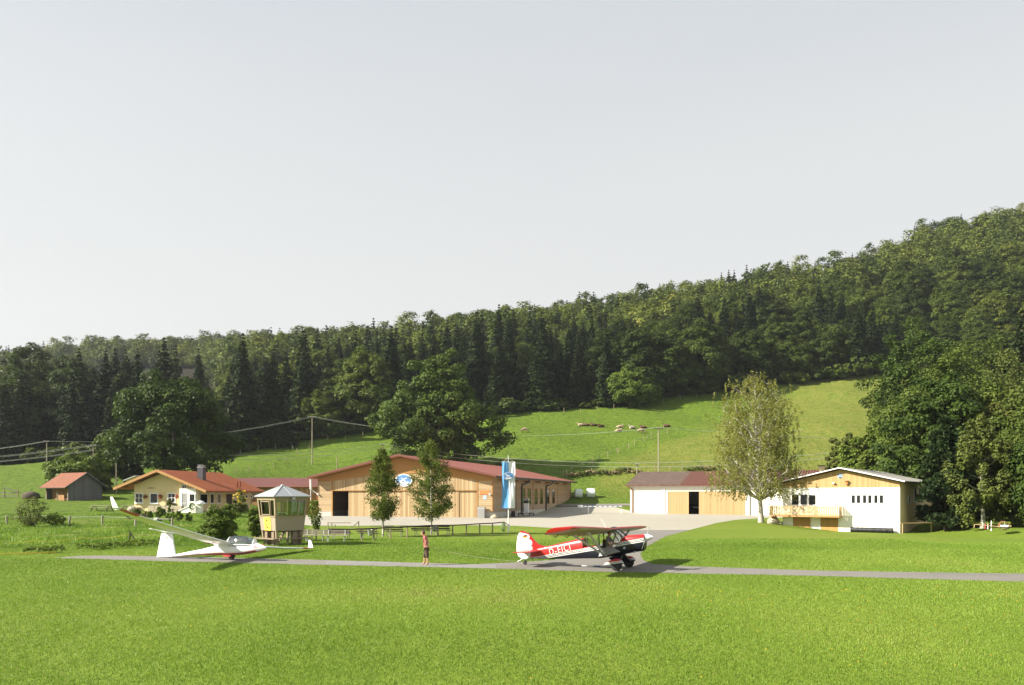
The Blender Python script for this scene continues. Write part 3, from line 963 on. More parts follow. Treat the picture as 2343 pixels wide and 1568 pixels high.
def limbs(h, r0, base, tips, seed, lean=(0, 0), frac=0.82, nb=9, bend=0.25, n=7, white=False):
    """tapered trunk with limbs that reach into the crown"""
    rs = random.Random(seed)
    mb = MB()
    pts, rad = [], []
    K = 7
    for i in range(K + 1):
        t = i / K
        pts.append((lean[0] * t * t + 0.02 * h * math.sin(3 * t + seed) * t, lean[1] * t * t + 0.015 * h * math.cos(2.3 * t + seed) * t, t * h * frac - 0.15))
        rad.append(r0 * (1.25 if i == 0 else 1.0) * (1 - 0.88 * t))
    mb.tube(pts, rad, n)
    order = list(range(len(tips))); rs.shuffle(order)
    for k in order[:nb]:
        tip = Vector(tips[k])
        t = min(max((tip.z / (h * frac)) - 0.12 - 0.2 * rs.random(), base / h * 0.7 + 0.03), 0.9)
        i = min(int(t * K), K - 1)
        p0 = Vector(pts[i]).lerp(Vector(pts[i + 1]), t * K - i)
        r_ = r0 * (1 - 0.88 * t) * 0.5
        mid = p0.lerp(tip, 0.5) + Vector((rs.uniform(-1, 1), rs.uniform(-1, 1), bend * 2)) * (tip - p0).length * 0.09
        mb.tube([p0, p0.lerp(mid, 0.6) + Vector((0, 0, -0.01 * h)), mid, tip], [r_, r_ * 0.75, r_ * 0.5, r_ * 0.12], 5)
    return mb


def spruce_crown(seed, h, w, base, nwh, needle, dens=1.0, droop=0.35, power=0.85):
    rs = np.random.RandomState(seed)
    V, Tn, tips = [], [], []
    C, Nn, S, tt = [], [], [], []
    for k in range(nwh):
        f = (k + rs.rand() * 0.6) / nwh
        z = base + (h * 0.985 - base) * f
        Rm = w / 2 * max((1 - f), 0.02) ** power * rs.uniform(0.78, 1.12)
        nb = max(5, int(6 + 7 * (1 - f)))
        a0 = rs.rand() * 6.28
        for j in range(nb):
            a = a0 + 6.283 * j / nb + rs.uniform(-0.25, 0.25)
            L = Rm * rs.uniform(0.7, 1.12) * (1 + 0.18 * math.sin(3 * a + seed))
            m = max(4, int(dens * L * 7))
            t = rs.rand(m) ** 0.7
            tw = rs.normal(size=m) * 0.11 * L * (0.3 + t)
            x = np.cos(a) * L * t - np.sin(a) * tw; y = np.sin(a) * L * t + np.cos(a) * tw
            zz = z + 0.18 * L * t - droop * L * t * t * 1.4 - np.abs(rs.normal(size=m)) * 0.10 * L
            C.append(np.stack([x, y, zz], -1))
            nn = np.stack([np.cos(a) * 0.35 + rs.normal(size=m) * 0.35, np.sin(a) * 0.35 + rs.normal(size=m) * 0.35, 0.55 + 0.3 * rs.rand(m)], -1)
            Nn.append(nn); S.append(needle * rs.uniform(0.6, 1.3, m) * (0.55 + 0.45 * (1 - f)))
            tt.append(np.clip(0.25 + 0.5 * t + 0.3 * (rs.rand(m) - 0.5), 0, 1))
    C = np.concatenate(C); Nn = unit(np.concatenate(Nn)); S = np.concatenate(S); tt = np.concatenate(tt)
    return leaf_verts(C, Nn, S, 1.9, rs), tt


def tree_mesh_single(name, verts, tint, leafm, trunk, barkm):
    """crown and trunk in one mesh, for trees too small to show their parts"""
    o = np_mesh(name, verts, 4, [leafm, barkm], tint=tint)
    bm = bmesh.new(); bm.from_mesh(o.data)
    me2 = bpy.data.meshes.new('tmp'); me2.from_pydata(trunk.v, [], trunk.f)
    nf = len(bm.faces)
    bm.from_mesh(me2)
    bm.faces.ensure_lookup_table()
    for f in bm.faces[nf:]: f.material_index = 1; f.smooth = True
    bm.to_mesh(o.data); bm.free()
    bpy.data.meshes.remove(me2)
    return o


def make_tree(name, label, loc, h, w, base, leafm, barkm, seed, nclump, per, leaf, r0=None, rz=0.0, group=None, cat='tree', lean=(0, 0), nb=9, frac=0.82, trunk_kw=None, **kw):
    root = empty(name, loc, rz, label, cat, group)
    v, t, P = broadleaf_crown(seed, h, w, base, nclump, per, leaf, **kw)
    np_mesh('crown', v, 4, [leafm], tint=t, parent=root)
    limbs(h, r0 or h * 0.02, base, P, seed, lean, frac, nb, **(trunk_kw or {})).build('trunk', barkm, root, smooth=True)
    return root


# --- individual trees around the field --------------------------------------------------
def at_land(px, Y):
    x = (px - CX) / F * Y
    return Vector((x, Y, Tz(x, Y)))


def span(px, n): return n


# the great oak behind the hangar
p = at_land(1003, 186)
make_tree('oak_tree', 'huge spreading dark green oak rising behind the wooden hangar roof', (p.x, p.y, p.z), H + (HY - 845) * 186 / F - p.z, 24.0, 1.2,
          M['leaf_oak'], M['bark'], 31, 300, 210, 0.42, r0=0.75, nb=34, lump=0.42, rc=(0.05, 0.10), egg=0.42, top=1.0, shell=0.45)
# big ash behind the yellow house
p = at_land(392, 150)
make_tree('ash_tree', 'big rounded dark green ash tree behind the yellow house, its thick trunk leaning', (p.x, p.y, p.z), H + (HY - 864) * 150 / F - p.z, 20.0, 2.6,
          M['leaf_dark'], M['bark'], 32, 220, 210, 0.38, r0=0.7, nb=24, lean=(2.0, 0), lump=0.25, rc=(0.07, 0.12), egg=0.30)
p = at_land(285, 152)
make_tree('ash_tree', 'smaller dull green tree tucked against the left flank of the big ash', (p.x, p.y, p.z), H + (HY - 985) * 152 / F - p.z, 8.5, 0.8,
          M['leaf_mid'], M['bark'], 33, 70, 120, 0.45, r0=0.25)
# birch in front of the white clubhouse
p = Vector((30.7, 96.2, 0)); p.z = Tz(p.x, p.y)


def big_birch(p):
    root = empty('birch_tree', p, 0.0, 'tall olive green birch with white limbs on the grass bank beside the clubhouse', 'tree')
    rs = random.Random(5)
    h = H + (HY - 858) * 96.2 / F - p.z
    tr = MB()
    pts = [(0, 0, -0.3), (-0.06, 0, 1.2), (-0.16, 0, 3.2), (-0.30, 0.05, 5.6), (-0.45, 0.05, 8.0), (-0.62, 0, 10.2), (-0.62, 0, 12.4), (-0.80, 0, h - 0.3)]
    tr.tube(pts, [0.42, 0.30, 0.26, 0.23, 0.19, 0.13, 0.08, 0.02], 10)
    r2 = np.random.RandomState(8)
    axis = lambda z: Vector((np.interp(z, [q[2] for q in pts], [q[0] for q in pts]), 0, z))
    C, Nn = [], []
    NB = 150
    for k in range(NB):
        f = (k + r2.rand()) / NB
        z1 = 3.6 + (h - 3.7) * f ** 0.92
        env = 5.7 * float(np.interp(f, [0, 0.10, 0.30, 0.52, 0.72, 0.88, 1], [0.78, 0.98, 1.0, 0.93, 0.76, 0.50, 0.12])) * (1 + 0.10 * math.sin(9 * f + 1))
        a = k * 2.399963 + r2.uniform(-0.3, 0.3)
        L = env * (0.40 + 0.60 * r2.rand() ** 0.55)
        c = axis(z1)
        tip = Vector((c.x + math.cos(a) * L, math.sin(a) * L, z1 + 0.25))
        z0 = max(2.7, z1 - 0.75 * L - 0.3)
        p0 = axis(z0)
        mid = p0.lerp(tip, 0.55) + Vector((0, 0, 0.10 * L))
        r_ = 0.085 * (1 - 0.65 * f) * (L / 4.5 + 0.25)
        if k % 2 == 0 or L > 3: tr.tube([p0, mid, tip], [r_, r_ * 0.6, r_ * 0.15], 5)
        for q in range(2):
            s0 = mid.lerp(tip, r2.uniform(0.0, 0.9)); e = s0 + Vector((r2.uniform(-1, 1), r2.uniform(-1, 1), r2.uniform(0.0, 0.9))) * (0.35 + 0.22 * L)
            tr.tube([s0, e], [r_ * 0.35, 0.006], 4)
        for st in range(int(3 + 2.2 * L)):
            b0 = mid.lerp(tip, r2.uniform(0.1, 1.08)) + Vector(r2.normal(size=3)) * (0.22 + 0.10 * L)
            hl_ = r2.uniform(0.5, 1.5) * (0.6 + 0.12 * L)
            m = int(6 + 16 * hl_)
            t = r2.rand(m)
            cc = np.array(b0) + r2.normal(size=(m, 3)) * 0.10
            cc[:, 2] -= t * hl_
            C.append(cc); Nn.append(r2.normal(size=(m, 3)) + np.array([-0.25, -0.2, 0.25]))
    tr.build('trunk', M['birch_bark'], root, smooth=True)
    C = np.concatenate(C); Nn = unit(np.concatenate(Nn))
    k = C[:, 2] > 2.5 + 0.9 * r2.rand(len(C))
    C, Nn = C[k], Nn[k]
    S = 0.13 * r2.uniform(0.6, 1.4, len(C))
    tn = np.clip(0.45 + 0.6 * (r2.rand(len(C)) - 0.5), 0, 1)
    np_mesh('crown', leaf_verts(C, Nn, S, 1.5, r2), 4, [M['leaf_birch']], tint=tn, parent=root)


big_birch(p)


def young_birch(px, py, top, wpx, base_y, seed, label, shape):
    p = G(px, py)
    k = p.y / F
    h = H + (HY - top) * k
    base = H - (base_y - HY) * k
    root = empty('young_birch', p, 0.0, label, 'tree', None)
    rs = np.random.RandomState(seed)
    w = wpx * k
    tr = MB()
    lean = rs.uniform(-0.12, 0.12)
    tr.tube([(0, 0, -0.1), (0.02, 0, base), (lean, 0, h * 0.55), (lean * 1.5, 0, h * 0.97)], [0.085, 0.075, 0.05, 0.012], 8)
    C, Nn = [], []
    for q in range(135):
        f = rs.rand() ** 0.9
        z0 = base * 0.9 + (h * 0.96 - base * 0.9) * f
        a = rs.rand() * 6.283
        env = np.interp(f, [0, 0.12, 0.3, 0.6, 0.85, 1], shape) * w / 2 * rs.uniform(0.75, 1.12)
        x0 = lean * z0 / h * 1.3
        tip = np.array([x0 + math.cos(a) * env, math.sin(a) * env, z0 + env * 0.35])
        if q < 60: tr.tube([(x0, 0, z0), tuple(tip)], [0.022, 0.004], 4)
        m = int(42 + 62 * env)
        t = rs.rand(m) ** 0.6
        c = np.outer(1 - t, np.array([x0, 0, z0])) + np.outer(t, tip) + rs.normal(size=(m, 3)) * 0.11
        c[:, 2] -= rs.rand(m) ** 2 * 0.5
        C.append(c); Nn.append(rs.normal(size=(m, 3)) + np.array([0, 0, 0.3]))
    tr.build('trunk', M['birch_bark'], root, smooth=True)
    C = np.concatenate(C); Nn = unit(np.concatenate(Nn))
    k2 = C[:, 2] > base * 0.8
    C, Nn = C[k2], Nn[k2]
    S = 0.088 * rs.uniform(0.6, 1.4, len(C))
    np_mesh('crown', leaf_verts(C, Nn, S, 1.5, rs), 4, [M['leaf_young']], tint=np.clip(0.42 + 0.7 * (rs.rand(len(C)) - 0.5), 0, 1), parent=root)


young_birch(875.8, 1228, 1020, 86, 1183, 41, 'slim young birch before the hangar door, the smaller and more open of two', (0.45, 0.85, 1.0, 0.80, 0.42, 0.10))
young_birch(986.3, 1223, 1000, 106, 1187, 42, 'taller fuller young birch with drooping sprays hiding part of the oval sign', (0.55, 0.95, 1.0, 0.82, 0.40, 0.08))
# thin staked sapling beside the tower
p = G(722, 1236)


def sapling(p):
    root = empty('staked_sapling', p, 0.0, 'thin leafy sapling tied to a stake between the tower and the benches', 'tree')
    rs = np.random.RandomState(3)
    tr = MB(); tr.tube([(0, 0, -0.1), (0.03, 0, 1.4), (-0.02, 0, 2.9)], [0.035, 0.028, 0.008], 6)
    tr.build('trunk', M['bark'], root, smooth=True)
    st = MB(); st.tube([(0.07, 0.05, -0.1), (0.07, 0.05, 1.3)], 0.03, 6); st.build('stake', M['post_wood'], root)
    C = []
    for k in range(900):
        z = 0.75 + 2.3 * rs.rand()
        r_ = (0.24 + 0.20 * math.sin((z - 0.7) / 2.4 * 3.1)) * rs.rand() ** 0.5 * (1.25 if z > 1.6 else 0.9)
        a = rs.rand() * 6.283
        C.append((math.cos(a) * r_ - (z - 1.5) * 0.10, math.sin(a) * r_, z))
    C = np.array(C)
    np_mesh('crown', leaf_verts(C, unit(rs.normal(size=C.shape) + np.array([0, 0, 0.4])), 0.12 * rs.uniform(0.6, 1.3, len(C)), 1.4, rs), 4, [M['leaf_bush']], tint=np.clip(0.35 + 0.8 * (rs.rand(len(C)) - 0.5), 0, 1), parent=root)


sapling(p)


def shrub(name, label, loc, h, w, leafm, seed, n=60, per=70, leaf=0.14, group=None, depth=None, cat='shrub', stems=6, base=0.05, **kw):
    root = empty(name, loc, 0.0, label, cat, group)
    v, t, P = broadleaf_crown(seed, h, w, base, n, per, leaf, shell=0.25, **kw)
    np_mesh('foliage', v, 4, [leafm], tint=t, parent=root)
    mb = MB(); rs = random.Random(seed)
    for k in range(stems):
        tip = P[rs.randrange(len(P))]
        mb.tube([(rs.uniform(-0.1, 0.1), rs.uniform(-0.1, 0.1), -0.05), (tip[0] * 0.5, tip[1] * 0.5, tip[2] * 0.55), tuple(tip)], [0.03 * h / 2, 0.02 * h / 2, 0.005], 5)
    mb.build('stems', M['bark'], root, smooth=True)
    return root


shrub('garden_bush', 'bushy bright green shrub standing just behind the glider wing', G(503, 1240), 2.45, 2.5, M['leaf_bush'], 51, 90, 130, 0.11)
p = at_land(588, 62); shrub('garden_bush', 'narrow dark green shrub half hidden behind the observation tower', p, 2.5, 1.5, M['leaf_bush'], 52, 60, 110, 0.11)
p = at_land(176, 143); shrub('hedge_bush', 'broad yellowish green bush behind the old hay shed', p, H + (HY - 1040) * 143 / F - p.z, 11.5, M['leaf_bush'], 53, 130, 120, 0.38, rc=(0.07, 0.12))
p = at_land(1440, 262); shrub('hedge_bush', 'round olive green bush at the wood edge above the cow pasture', p, H + (HY - 846) * 262 / F - p.z, 16.5, M['leaf_bush'], 54, 130, 130, 0.50, rc=(0.08, 0.13), egg=0.3)
p = at_land(72, 74); shrub('willow_bush', 'thin twiggy grey green willow bush in the rough meadow', p, 2.6, 3.2, M['leaf_pale'], 55, 60, 40, 0.10, stems=22)
p = at_land(125, 76); shrub('willow_bush', 'low dark bush growing beside the twiggy willow', p, 1.1, 2.2, M['leaf_bush'], 56, 30, 50, 0.12)

# saplings planted in a row below the house
SAP = ((272, 1196, 18), (288, 1192, 16), (302, 1197, 15), (336, 1195, 24), (379, 1197, 28), (419, 1199, 32), (452, 1202, 24), (486, 1202, 20), (515, 1202, 14), (570, 1199, 18), (632, 1197, 24))
for k, (zx, py, hp_) in enumerate(((258, 1188, 12), (274, 1191, 16), (294, 1193, 15), (336 - 2, 1191, 20), (380 - 4, 1193, 25), (418 - 8, 1196, 30), (448 - 6, 1195, 22), (484 - 8, 1194, 20))):
    pass
sap_spots = [(274, 1183, 14), (290, 1190, 16), (307, 1193, 15), (334, 1192, 20), (380, 1190, 26), (417, 1194, 30), (444, 1196, 24), (476, 1195, 21)]
sap_lab = ['small ragged sapling at the left end of the row below the house', 'low bushy sapling second along the planted row', 'squat sapling between the low bushy one and the reddish one', 'reddish brown withering sapling in the planted row',
           'slender upright dark sapling in the planted row', 'tallest leafy sapling in the planted row', 'open branched sapling next to the tallest one', 'sapling with yellowing top right under the glider wing tip']
for k, (px, py, hp_) in enumerate(sap_spots):
    zx = (px - 200) * 0.72 + 213
    p = LAND(zx + 20, py, 50, 120)
    hh = hp_ * p.y / F * 1.1
    shrub('garden_sapling', sap_lab[k], p, hh, hh * 0.62, M['leaf_bush'] if k != 3 else M['dry_stem'], 60 + k, 26, 40, 0.13, group='saplings planted below the house', stems=3)

# big trees on the right, each one telling apart in the picture: px, distance, top row, width m, kind
RT = [
    (2105, 150, 748, 18, 'leaf_dark', 'massive dark green oak at the upper edge of the pasture on the right'),
    (2165, 140, 822, 17, 'leaf_mid', 'broad green maple spreading right of the massive oak'),
    (2215, 165, 775, 22, 'leaf_mid', 'high domed tree with a yellow tinged top behind the maple'),
    (2320, 150, 850, 20, 'leaf_pale', 'tall dense tree rising at the far right above the others'),
    (2085, 118, 905, 15, 'leaf_mid', 'medium green tree behind the clubhouse gable, right of the oak'),
    (2000, 135, 990, 10, 'leaf_bush', 'bright green low tree behind the clubhouse roof ridge'),
    (1932, 140, 1000, 6, 'leaf_pale', 'small yellow green tree just left of the clubhouse ridge'),
    (2150, 108, 890, 15, 'leaf_dark', 'dark round tree behind the pine'),
    (2245, 112, 915, 14, 'leaf_mid', 'pale green tree behind the drooping birch at the right'),
    (2322, 105, 905, 15, 'leaf_autumn', 'tree with patches of autumn gold at the right edge'),
    (2395, 100, 880, 16, 'leaf_wood', 'tree cut by the right edge of the scene behind the roller'),
]
for k, (px, Y, top, w, lm, lab) in enumerate(RT):
    p = at_land(px, Y)
    make_tree('broadleaf_tree', lab, p, H + (HY - top) * Y / F - p.z, w, 1.0, M[lm], M['bark'], 70 + k, 190, 200, 0.30, group='large trees beside the clubhouse', lump=0.36, rc=(0.06, 0.12), egg=0.28)
p = at_land(2248, 84)
make_tree('weeping_birch', 'drooping pale green birch between the pine and the roller', p, H + (HY - 948) * 84 / F - p.z, 6.2, 0.6, M['leaf_pale'], M['birch_bark'], 91, 150, 130, 0.20, weep=0.55, lump=0.25, rc=(0.07, 0.13), egg=0.4)
p = at_land(2325, 86)
make_tree('hazel_tree', 'wide leafy hazel overhanging the rusty roller', p, H + (HY - 1010) * 86 / F - p.z, 7.6, 0.2, M['leaf_mid'], M['bark'], 92, 150, 130, 0.22, lump=0.25, rc=(0.07, 0.12))
p = at_land(2388, 80)
make_tree('hazel_tree', 'dark leafy hazel at the very right edge of the lawn', p, H + (HY - 960) * 80 / F - p.z, 6.5, 0.2, M['leaf_dark'], M['bark'], 93, 130, 120, 0.22)


def pine(p, h, w, seed, label):
    root = empty('pine_tree', p, 0.0, label, 'tree')
    rs = np.random.RandomState(seed)
    tr = MB(); tr.tube([(0, 0, -0.2), (0.1, 0, h * 0.3), (0.05, 0, h * 0.98)], [0.26, 0.2, 0.03], 8)
    C, Nn = [], []
    for q in range(190):
        f = rs.rand() ** 1.1
        z0 = 0.8 + (h - 1.0) * f
        a = rs.rand() * 6.283
        L = w / 2 * np.interp(f, [0, 0.15, 0.4, 0.7, 1], [0.75, 1.05, 0.85, 0.55, 0.12]) * rs.uniform(0.65, 1.15)
        tip = np.array([math.cos(a) * L, math.sin(a) * L, z0 + 0.12 * L])
        if q % 2 == 0: tr.tube([(0.05, 0, z0 - 0.2), tuple(tip * np.array([0.6, 0.6, 1]) - np.array([0, 0, 0.15])), tuple(tip)], [0.06, 0.04, 0.01], 5)
        for c_ in range(3):
            cc = tip * np.array([1 - 0.28 * c_, 1 - 0.28 * c_, 1]) + rs.normal(size=3) * 0.15
            m = 70
            dd = unit(rs.normal(size=(m, 3)) + np.array([0, 0, 0.5]))
            C.append(cc + dd * 0.42 * rs.rand(m)[:, None] ** 0.5); Nn.append(np.cross(dd, rs.normal(size=(m, 3))))
    tr.build('trunk', M['bark'], root, smooth=True)
    C = np.concatenate(C); Nn = unit(np.concatenate(Nn))
    np_mesh('crown', leaf_verts(C, Nn, 0.20 * rs.uniform(0.6, 1.3, len(C)), 2.2, rs), 4, [M['leaf_pine']], tint=np.clip(0.4 + 0.8 * (rs.rand(len(C)) - 0.5), 0, 1), parent=root)


p = at_land(2164, 86.5); pine(p, H + (HY - 962) * 86.5 / F - p.z, 6.0, 12, 'dark bushy pine right of the clubhouse corner with brown inner twigs')
p = at_land(2200, 90); pine(p, H + (HY - 1030) * 90 / F - p.z, 4.6, 13, 'smaller pine pressed against the taller dark one')

# --- the forest on the hill ---------------------------------------------------------------
sp_protos, bl_protos = [], []
for k in range(4):
    h, w = (30, 27, 24, 20)[k], (12.0, 10.5, 9.5, 8.0)[k]
    v, t = spruce_crown(200 + k, h, w, (3.5, 2.5, 5.0, 1.0)[k], 38, 0.62, 2.0, (0.42, 0.36, 0.45, 0.3)[k])
    tm = MB(); tm.tube([(0, 0, -0.8), (0, 0, h * 0.4), (0, 0, h * 0.96)], [0.38, 0.25, 0.05], 7)
    sp_protos.append((v, t, tm, h))
for k in range(5):
    h, w = (24, 22, 20, 25, 17)[k], (14, 15, 12, 13, 12)[k]
    v, t, P = broadleaf_crown(300 + k, h, w, (2.5, 2.0, 3.0, 4.5, 0.6)[k], 170, 120, 0.40, lump=0.26, rc=(0.08, 0.15), egg=0.30, shell=0.45, nrand=0.28)
    tm = limbs(h, 0.34, 2.5, P[P[:, 2] < 0.7 * h], 300 + k, nb=6, bend=0.03, frac=0.7)
    bl_protos.append((v, t, tm, h))
_idx = []


def proto_objs(protos, name, lm, parts):
    out = []
    for v, t, tm, h in protos:
        if parts:
            r_ = empty(name)
            np_mesh('crown', v, 4, [lm], tint=t, parent=r_)
            tm.build('trunk', M['bark'], r_, smooth=True)
        else:
            r_ = tree_mesh_single(name, v, t, lm, tm, M['bark'])
        out.append([r_, h, False])
    return out


def forest():
    rs = np.random.RandomState(77)
    spots = []
    cell = 8.3
    for Y in np.arange(196, 760, cell):
        for X in np.arange(-0.86 * Y, 0.86 * Y, cell):
            x = X + rs.uniform(-0.45, 0.45) * cell; y = Y + rs.uniform(-0.45, 0.45) * cell
            px = CX + F * x / y
            Ye = np.interp(px, TAB[:, 0], TAB[:, 2]); Yr = np.interp(px, TAB[:, 0], TAB[:, 4])
            if y < Ye + 2 or y > Yr + 16: continue
            if 1640 < px < 1950 and y < Ye + 6: continue
            if px < 600 and Ye + 58 < y < Yr - 85 and rs.rand() < np.interp(px, [470, 600], [1.0, 0.0]): continue
            spots.append((x, y, px, y - Ye, Yr - y))
    S = np.array(spots)
    z = T(S[:, 0], S[:, 1])
    # the spruces stand in drifts, as in the photograph: left and centre foreground, tufts on the ridge
    dn = 0.6 * vnoise(S[:, 0] * 0.022, S[:, 1] * 0.022, 21) + 0.4 * vnoise(S[:, 0] * 0.07, S[:, 1] * 0.07, 22)
    bias = np.interp(S[:, 2], [0, 350, 600, 800, 900, 1100, 1300, 1500, 1700, 2342], [0.08, 0.14, 0.36, 0.22, 0.26, 0.20, 0.30, 0.16, -0.12, -0.10])
    isp = (dn + bias * np.exp(-S[:, 3] / 60.0) - 0.17 * smst(20, 70, S[:, 3]) + rs.uniform(-0.12, 0.12, len(S))) > 0.56
    order = np.argsort(S[:, 1])
    # what shows: the first rows and, on the steep right side, the canopy above
    S2 = S.copy()
    cap = {True: 280, False: 285}
    cnt = {True: 0, False: 0}
    ind, rest = [], []
    for i in order:
        x, y, px, de, dr = S[i]
        if -80 < px < 2430 and cnt[bool(isp[i])] < cap[bool(isp[i])] and (de < 75):
            cnt[bool(isp[i])] += 1; ind.append(i)
        else:
            rest.append(i)
    sets = {(True, True): proto_objs(sp_protos, 'spruce_tree', M['leaf_spruce'], True), (False, True): proto_objs(bl_protos, 'broadleaf_tree', M['leaf_wood'], True),
            (True, False): proto_objs(sp_protos, 'spruce_tree', M['leaf_spruce'], False), (False, False): proto_objs(bl_protos, 'broadleaf_tree', M['leaf_wood'], False)}
    for i in ind:
        x, y, px, de, dr = S[i]
        sp = bool(isp[i]); near = de < 14
        k = rs.randint(len(sets[(sp, near)]))
        ent = sets[(sp, near)][k]
        o = ent[0] if not ent[2] else copy_tree(ent[0])
        ent[2] = True
        sc = rs.uniform(0.66, 1.16) * (0.95 if de > 20 else 1.0) * np.interp(dr, [0, 60], [0.74, 1.0]) * np.interp(px, [420, 540], [1.06, 1.0])
        if px > 1640 and de < 25: sc *= 0.82
        o.location = (x, y, z[i] - 0.3)
        wd = rs.uniform(0.9, 1.1) * (1.0 if sp else 1.22)
        o.scale = (sc * wd, sc * wd, sc)
        o.rotation_euler = (0, 0, rs.rand() * 6.283)
        if sp: tag(o, 'dark green spruce in the front ranks of the hillside forest' if near else 'dark green spruce standing deeper in the hillside forest', 'tree', 'spruces at the edge of the hillside forest' if near else 'spruces inside the hillside forest')
        else: tag(o, 'leafy green tree in the front ranks of the hillside forest' if near else 'leafy green tree standing deeper in the hillside forest', 'tree', 'leafy trees at the edge of the hillside forest' if near else 'leafy trees inside the hillside forest')
    for ents in sets.values():
        for r_, h, used in ents:
            if not used:
                for ch in KIDS.get(r_.name, []): bpy.data.objects.remove(ch)
                bpy.data.objects.remove(r_)
    # the far mass: one object
    V, Tn, MI = [], [], []
    far_sp = [spruce_crown(400 + k, 23, 8.5, 2.0, 20, 0.95, 0.8, 0.35) for k in range(3)]
    far_bl = [broadleaf_crown(420 + k, (20, 18, 22, 19, 21)[k], (15, 16, 14, 17, 13)[k], 1.5, 90, 18, 0.72, lump=0.20, rc=(0.10, 0.16), egg=0.3, shell=0.5, nrand=0.25)[:2] for k in range(5)]
    for i in rest:
        x, y, px, de, dr = S[i]
        if px < -250 or px > 2600: continue
        v, t = far_sp[rs.randint(3)] if isp[i] else far_bl[rs.randint(5)]
        sc = rs.uniform(0.62, 1.2) * np.interp(dr, [-16, 0, 60], [0.72, 0.80, 1.0])
        a = rs.rand() * 6.283
        ca, sa = math.cos(a) * sc, math.sin(a) * sc
        w_ = np.empty_like(v)
        w_[:, 0] = v[:, 0] * ca - v[:, 1] * sa + x; w_[:, 1] = v[:, 0] * sa + v[:, 1] * ca + y; w_[:, 2] = v[:, 2] * sc + z[i] - 0.3
        V.append(w_); Tn.append(np.clip(0.35 * t + 0.65 * rs.rand() ** 1.1, 0, 1)); MI.append(np.full(len(t), 1 if isp[i] else 0))
    o = np_mesh('far_forest', np.concatenate(V), 4, [M['leaf_far'], M['leaf_far_spruce']], mi=np.concatenate(MI), tint=np.concatenate(Tn))
    tag(o, 'mass of far treetops covering the hill up to the skyline', 'forest', kind='stuff')
    print('forest', len(ind), cnt, len(V), sum(len(v) // 4 for v in V))


M['leaf_far'] = leafmat('far_leaves', (0.022, 0.042, 0.009), (0.125, 0.160, 0.027), (0.25, 0.21, 0.036), 0.20, 0.0)  # lighter than the woodland leaves: haze and sun on the hill put into colour
M['leaf_far_spruce'] = leafmat('far_needles', (0.008, 0.018, 0.007), (0.028, 0.045, 0.013), None, 0.08, 0.0)
forest()

# undergrowth along the forest edge
def underbrush():
    rs = np.random.RandomState(5)
    lab = 'low dark shrub in the undergrowth at the foot of the hillside forest'
    protos = []
    for k in range(3):
        v, t, P = broadleaf_crown(500 + k, 4.0, 6.0, 0.1, 40, 60, 0.6, shell=0.3)
        protos.append(np_mesh('edge_shrub', v, 4, [M['leaf_wood']], tint=t))
    used = [False] * 3
    for px in np.arange(-60, 2000, 26):
        px2 = px + rs.uniform(-8, 8)
        if 1380 < px2 < 1500: continue
        Ye = np.interp(px2, TAB[:, 0], TAB[:, 2]) + rs.uniform(0, 5)
        k = rs.randint(3)
        o = protos[k] if not used[k] else copy_tree(protos[k])
        used[k] = True
        p = at_land(px2, Ye)
        s = rs.uniform(0.5, 1.15) * (1.25 if px2 > 1600 else 1)
        o.location = p; o.scale = (s * 1.2, s, s * rs.uniform(0.7, 1.2)); o.rotation_euler = (0, 0, rs.rand() * 6.28)
        tag(o, lab, 'shrub', 'shrubs along the foot of the forest')


underbrush()

for px, Y, top, k, lab in ((2290, 178, 725, 0, 'tall dark spruce behind the big leafy trees at the far right'), (2338, 172, 700, 1, 'dark spruce cut by the right edge, behind the leafy trees'), (2040, 205, 800, 2, 'dark spruce between the oak and the pasture corner')):
    v, t, tm, h = sp_protos[k]
    r_ = empty('spruce_tree', at_land(px, Y), 0.7 * k, lab, 'tree')
    np_mesh('crown', v, 4, [M['leaf_spruce']], tint=t, parent=r_); tm.build('trunk', M['bark'], r_, smooth=True)
    s_ = (H + (HY - top) * Y / F - r_.location.z) / h; r_.scale = (s_, s_, s_)
# ---------------------------------------------------------------- buildings
def fnY(y0):
    """outline (x, z) on a wall facing the viewer, d = distance behind y0"""
    return lambda a, b, d: (a, y0 + d, b)


def fnX(x0):
    """outline (y, z) on a wall facing right, d = distance left of x0"""
    return lambda a, b, d: (x0 - d, a, b)


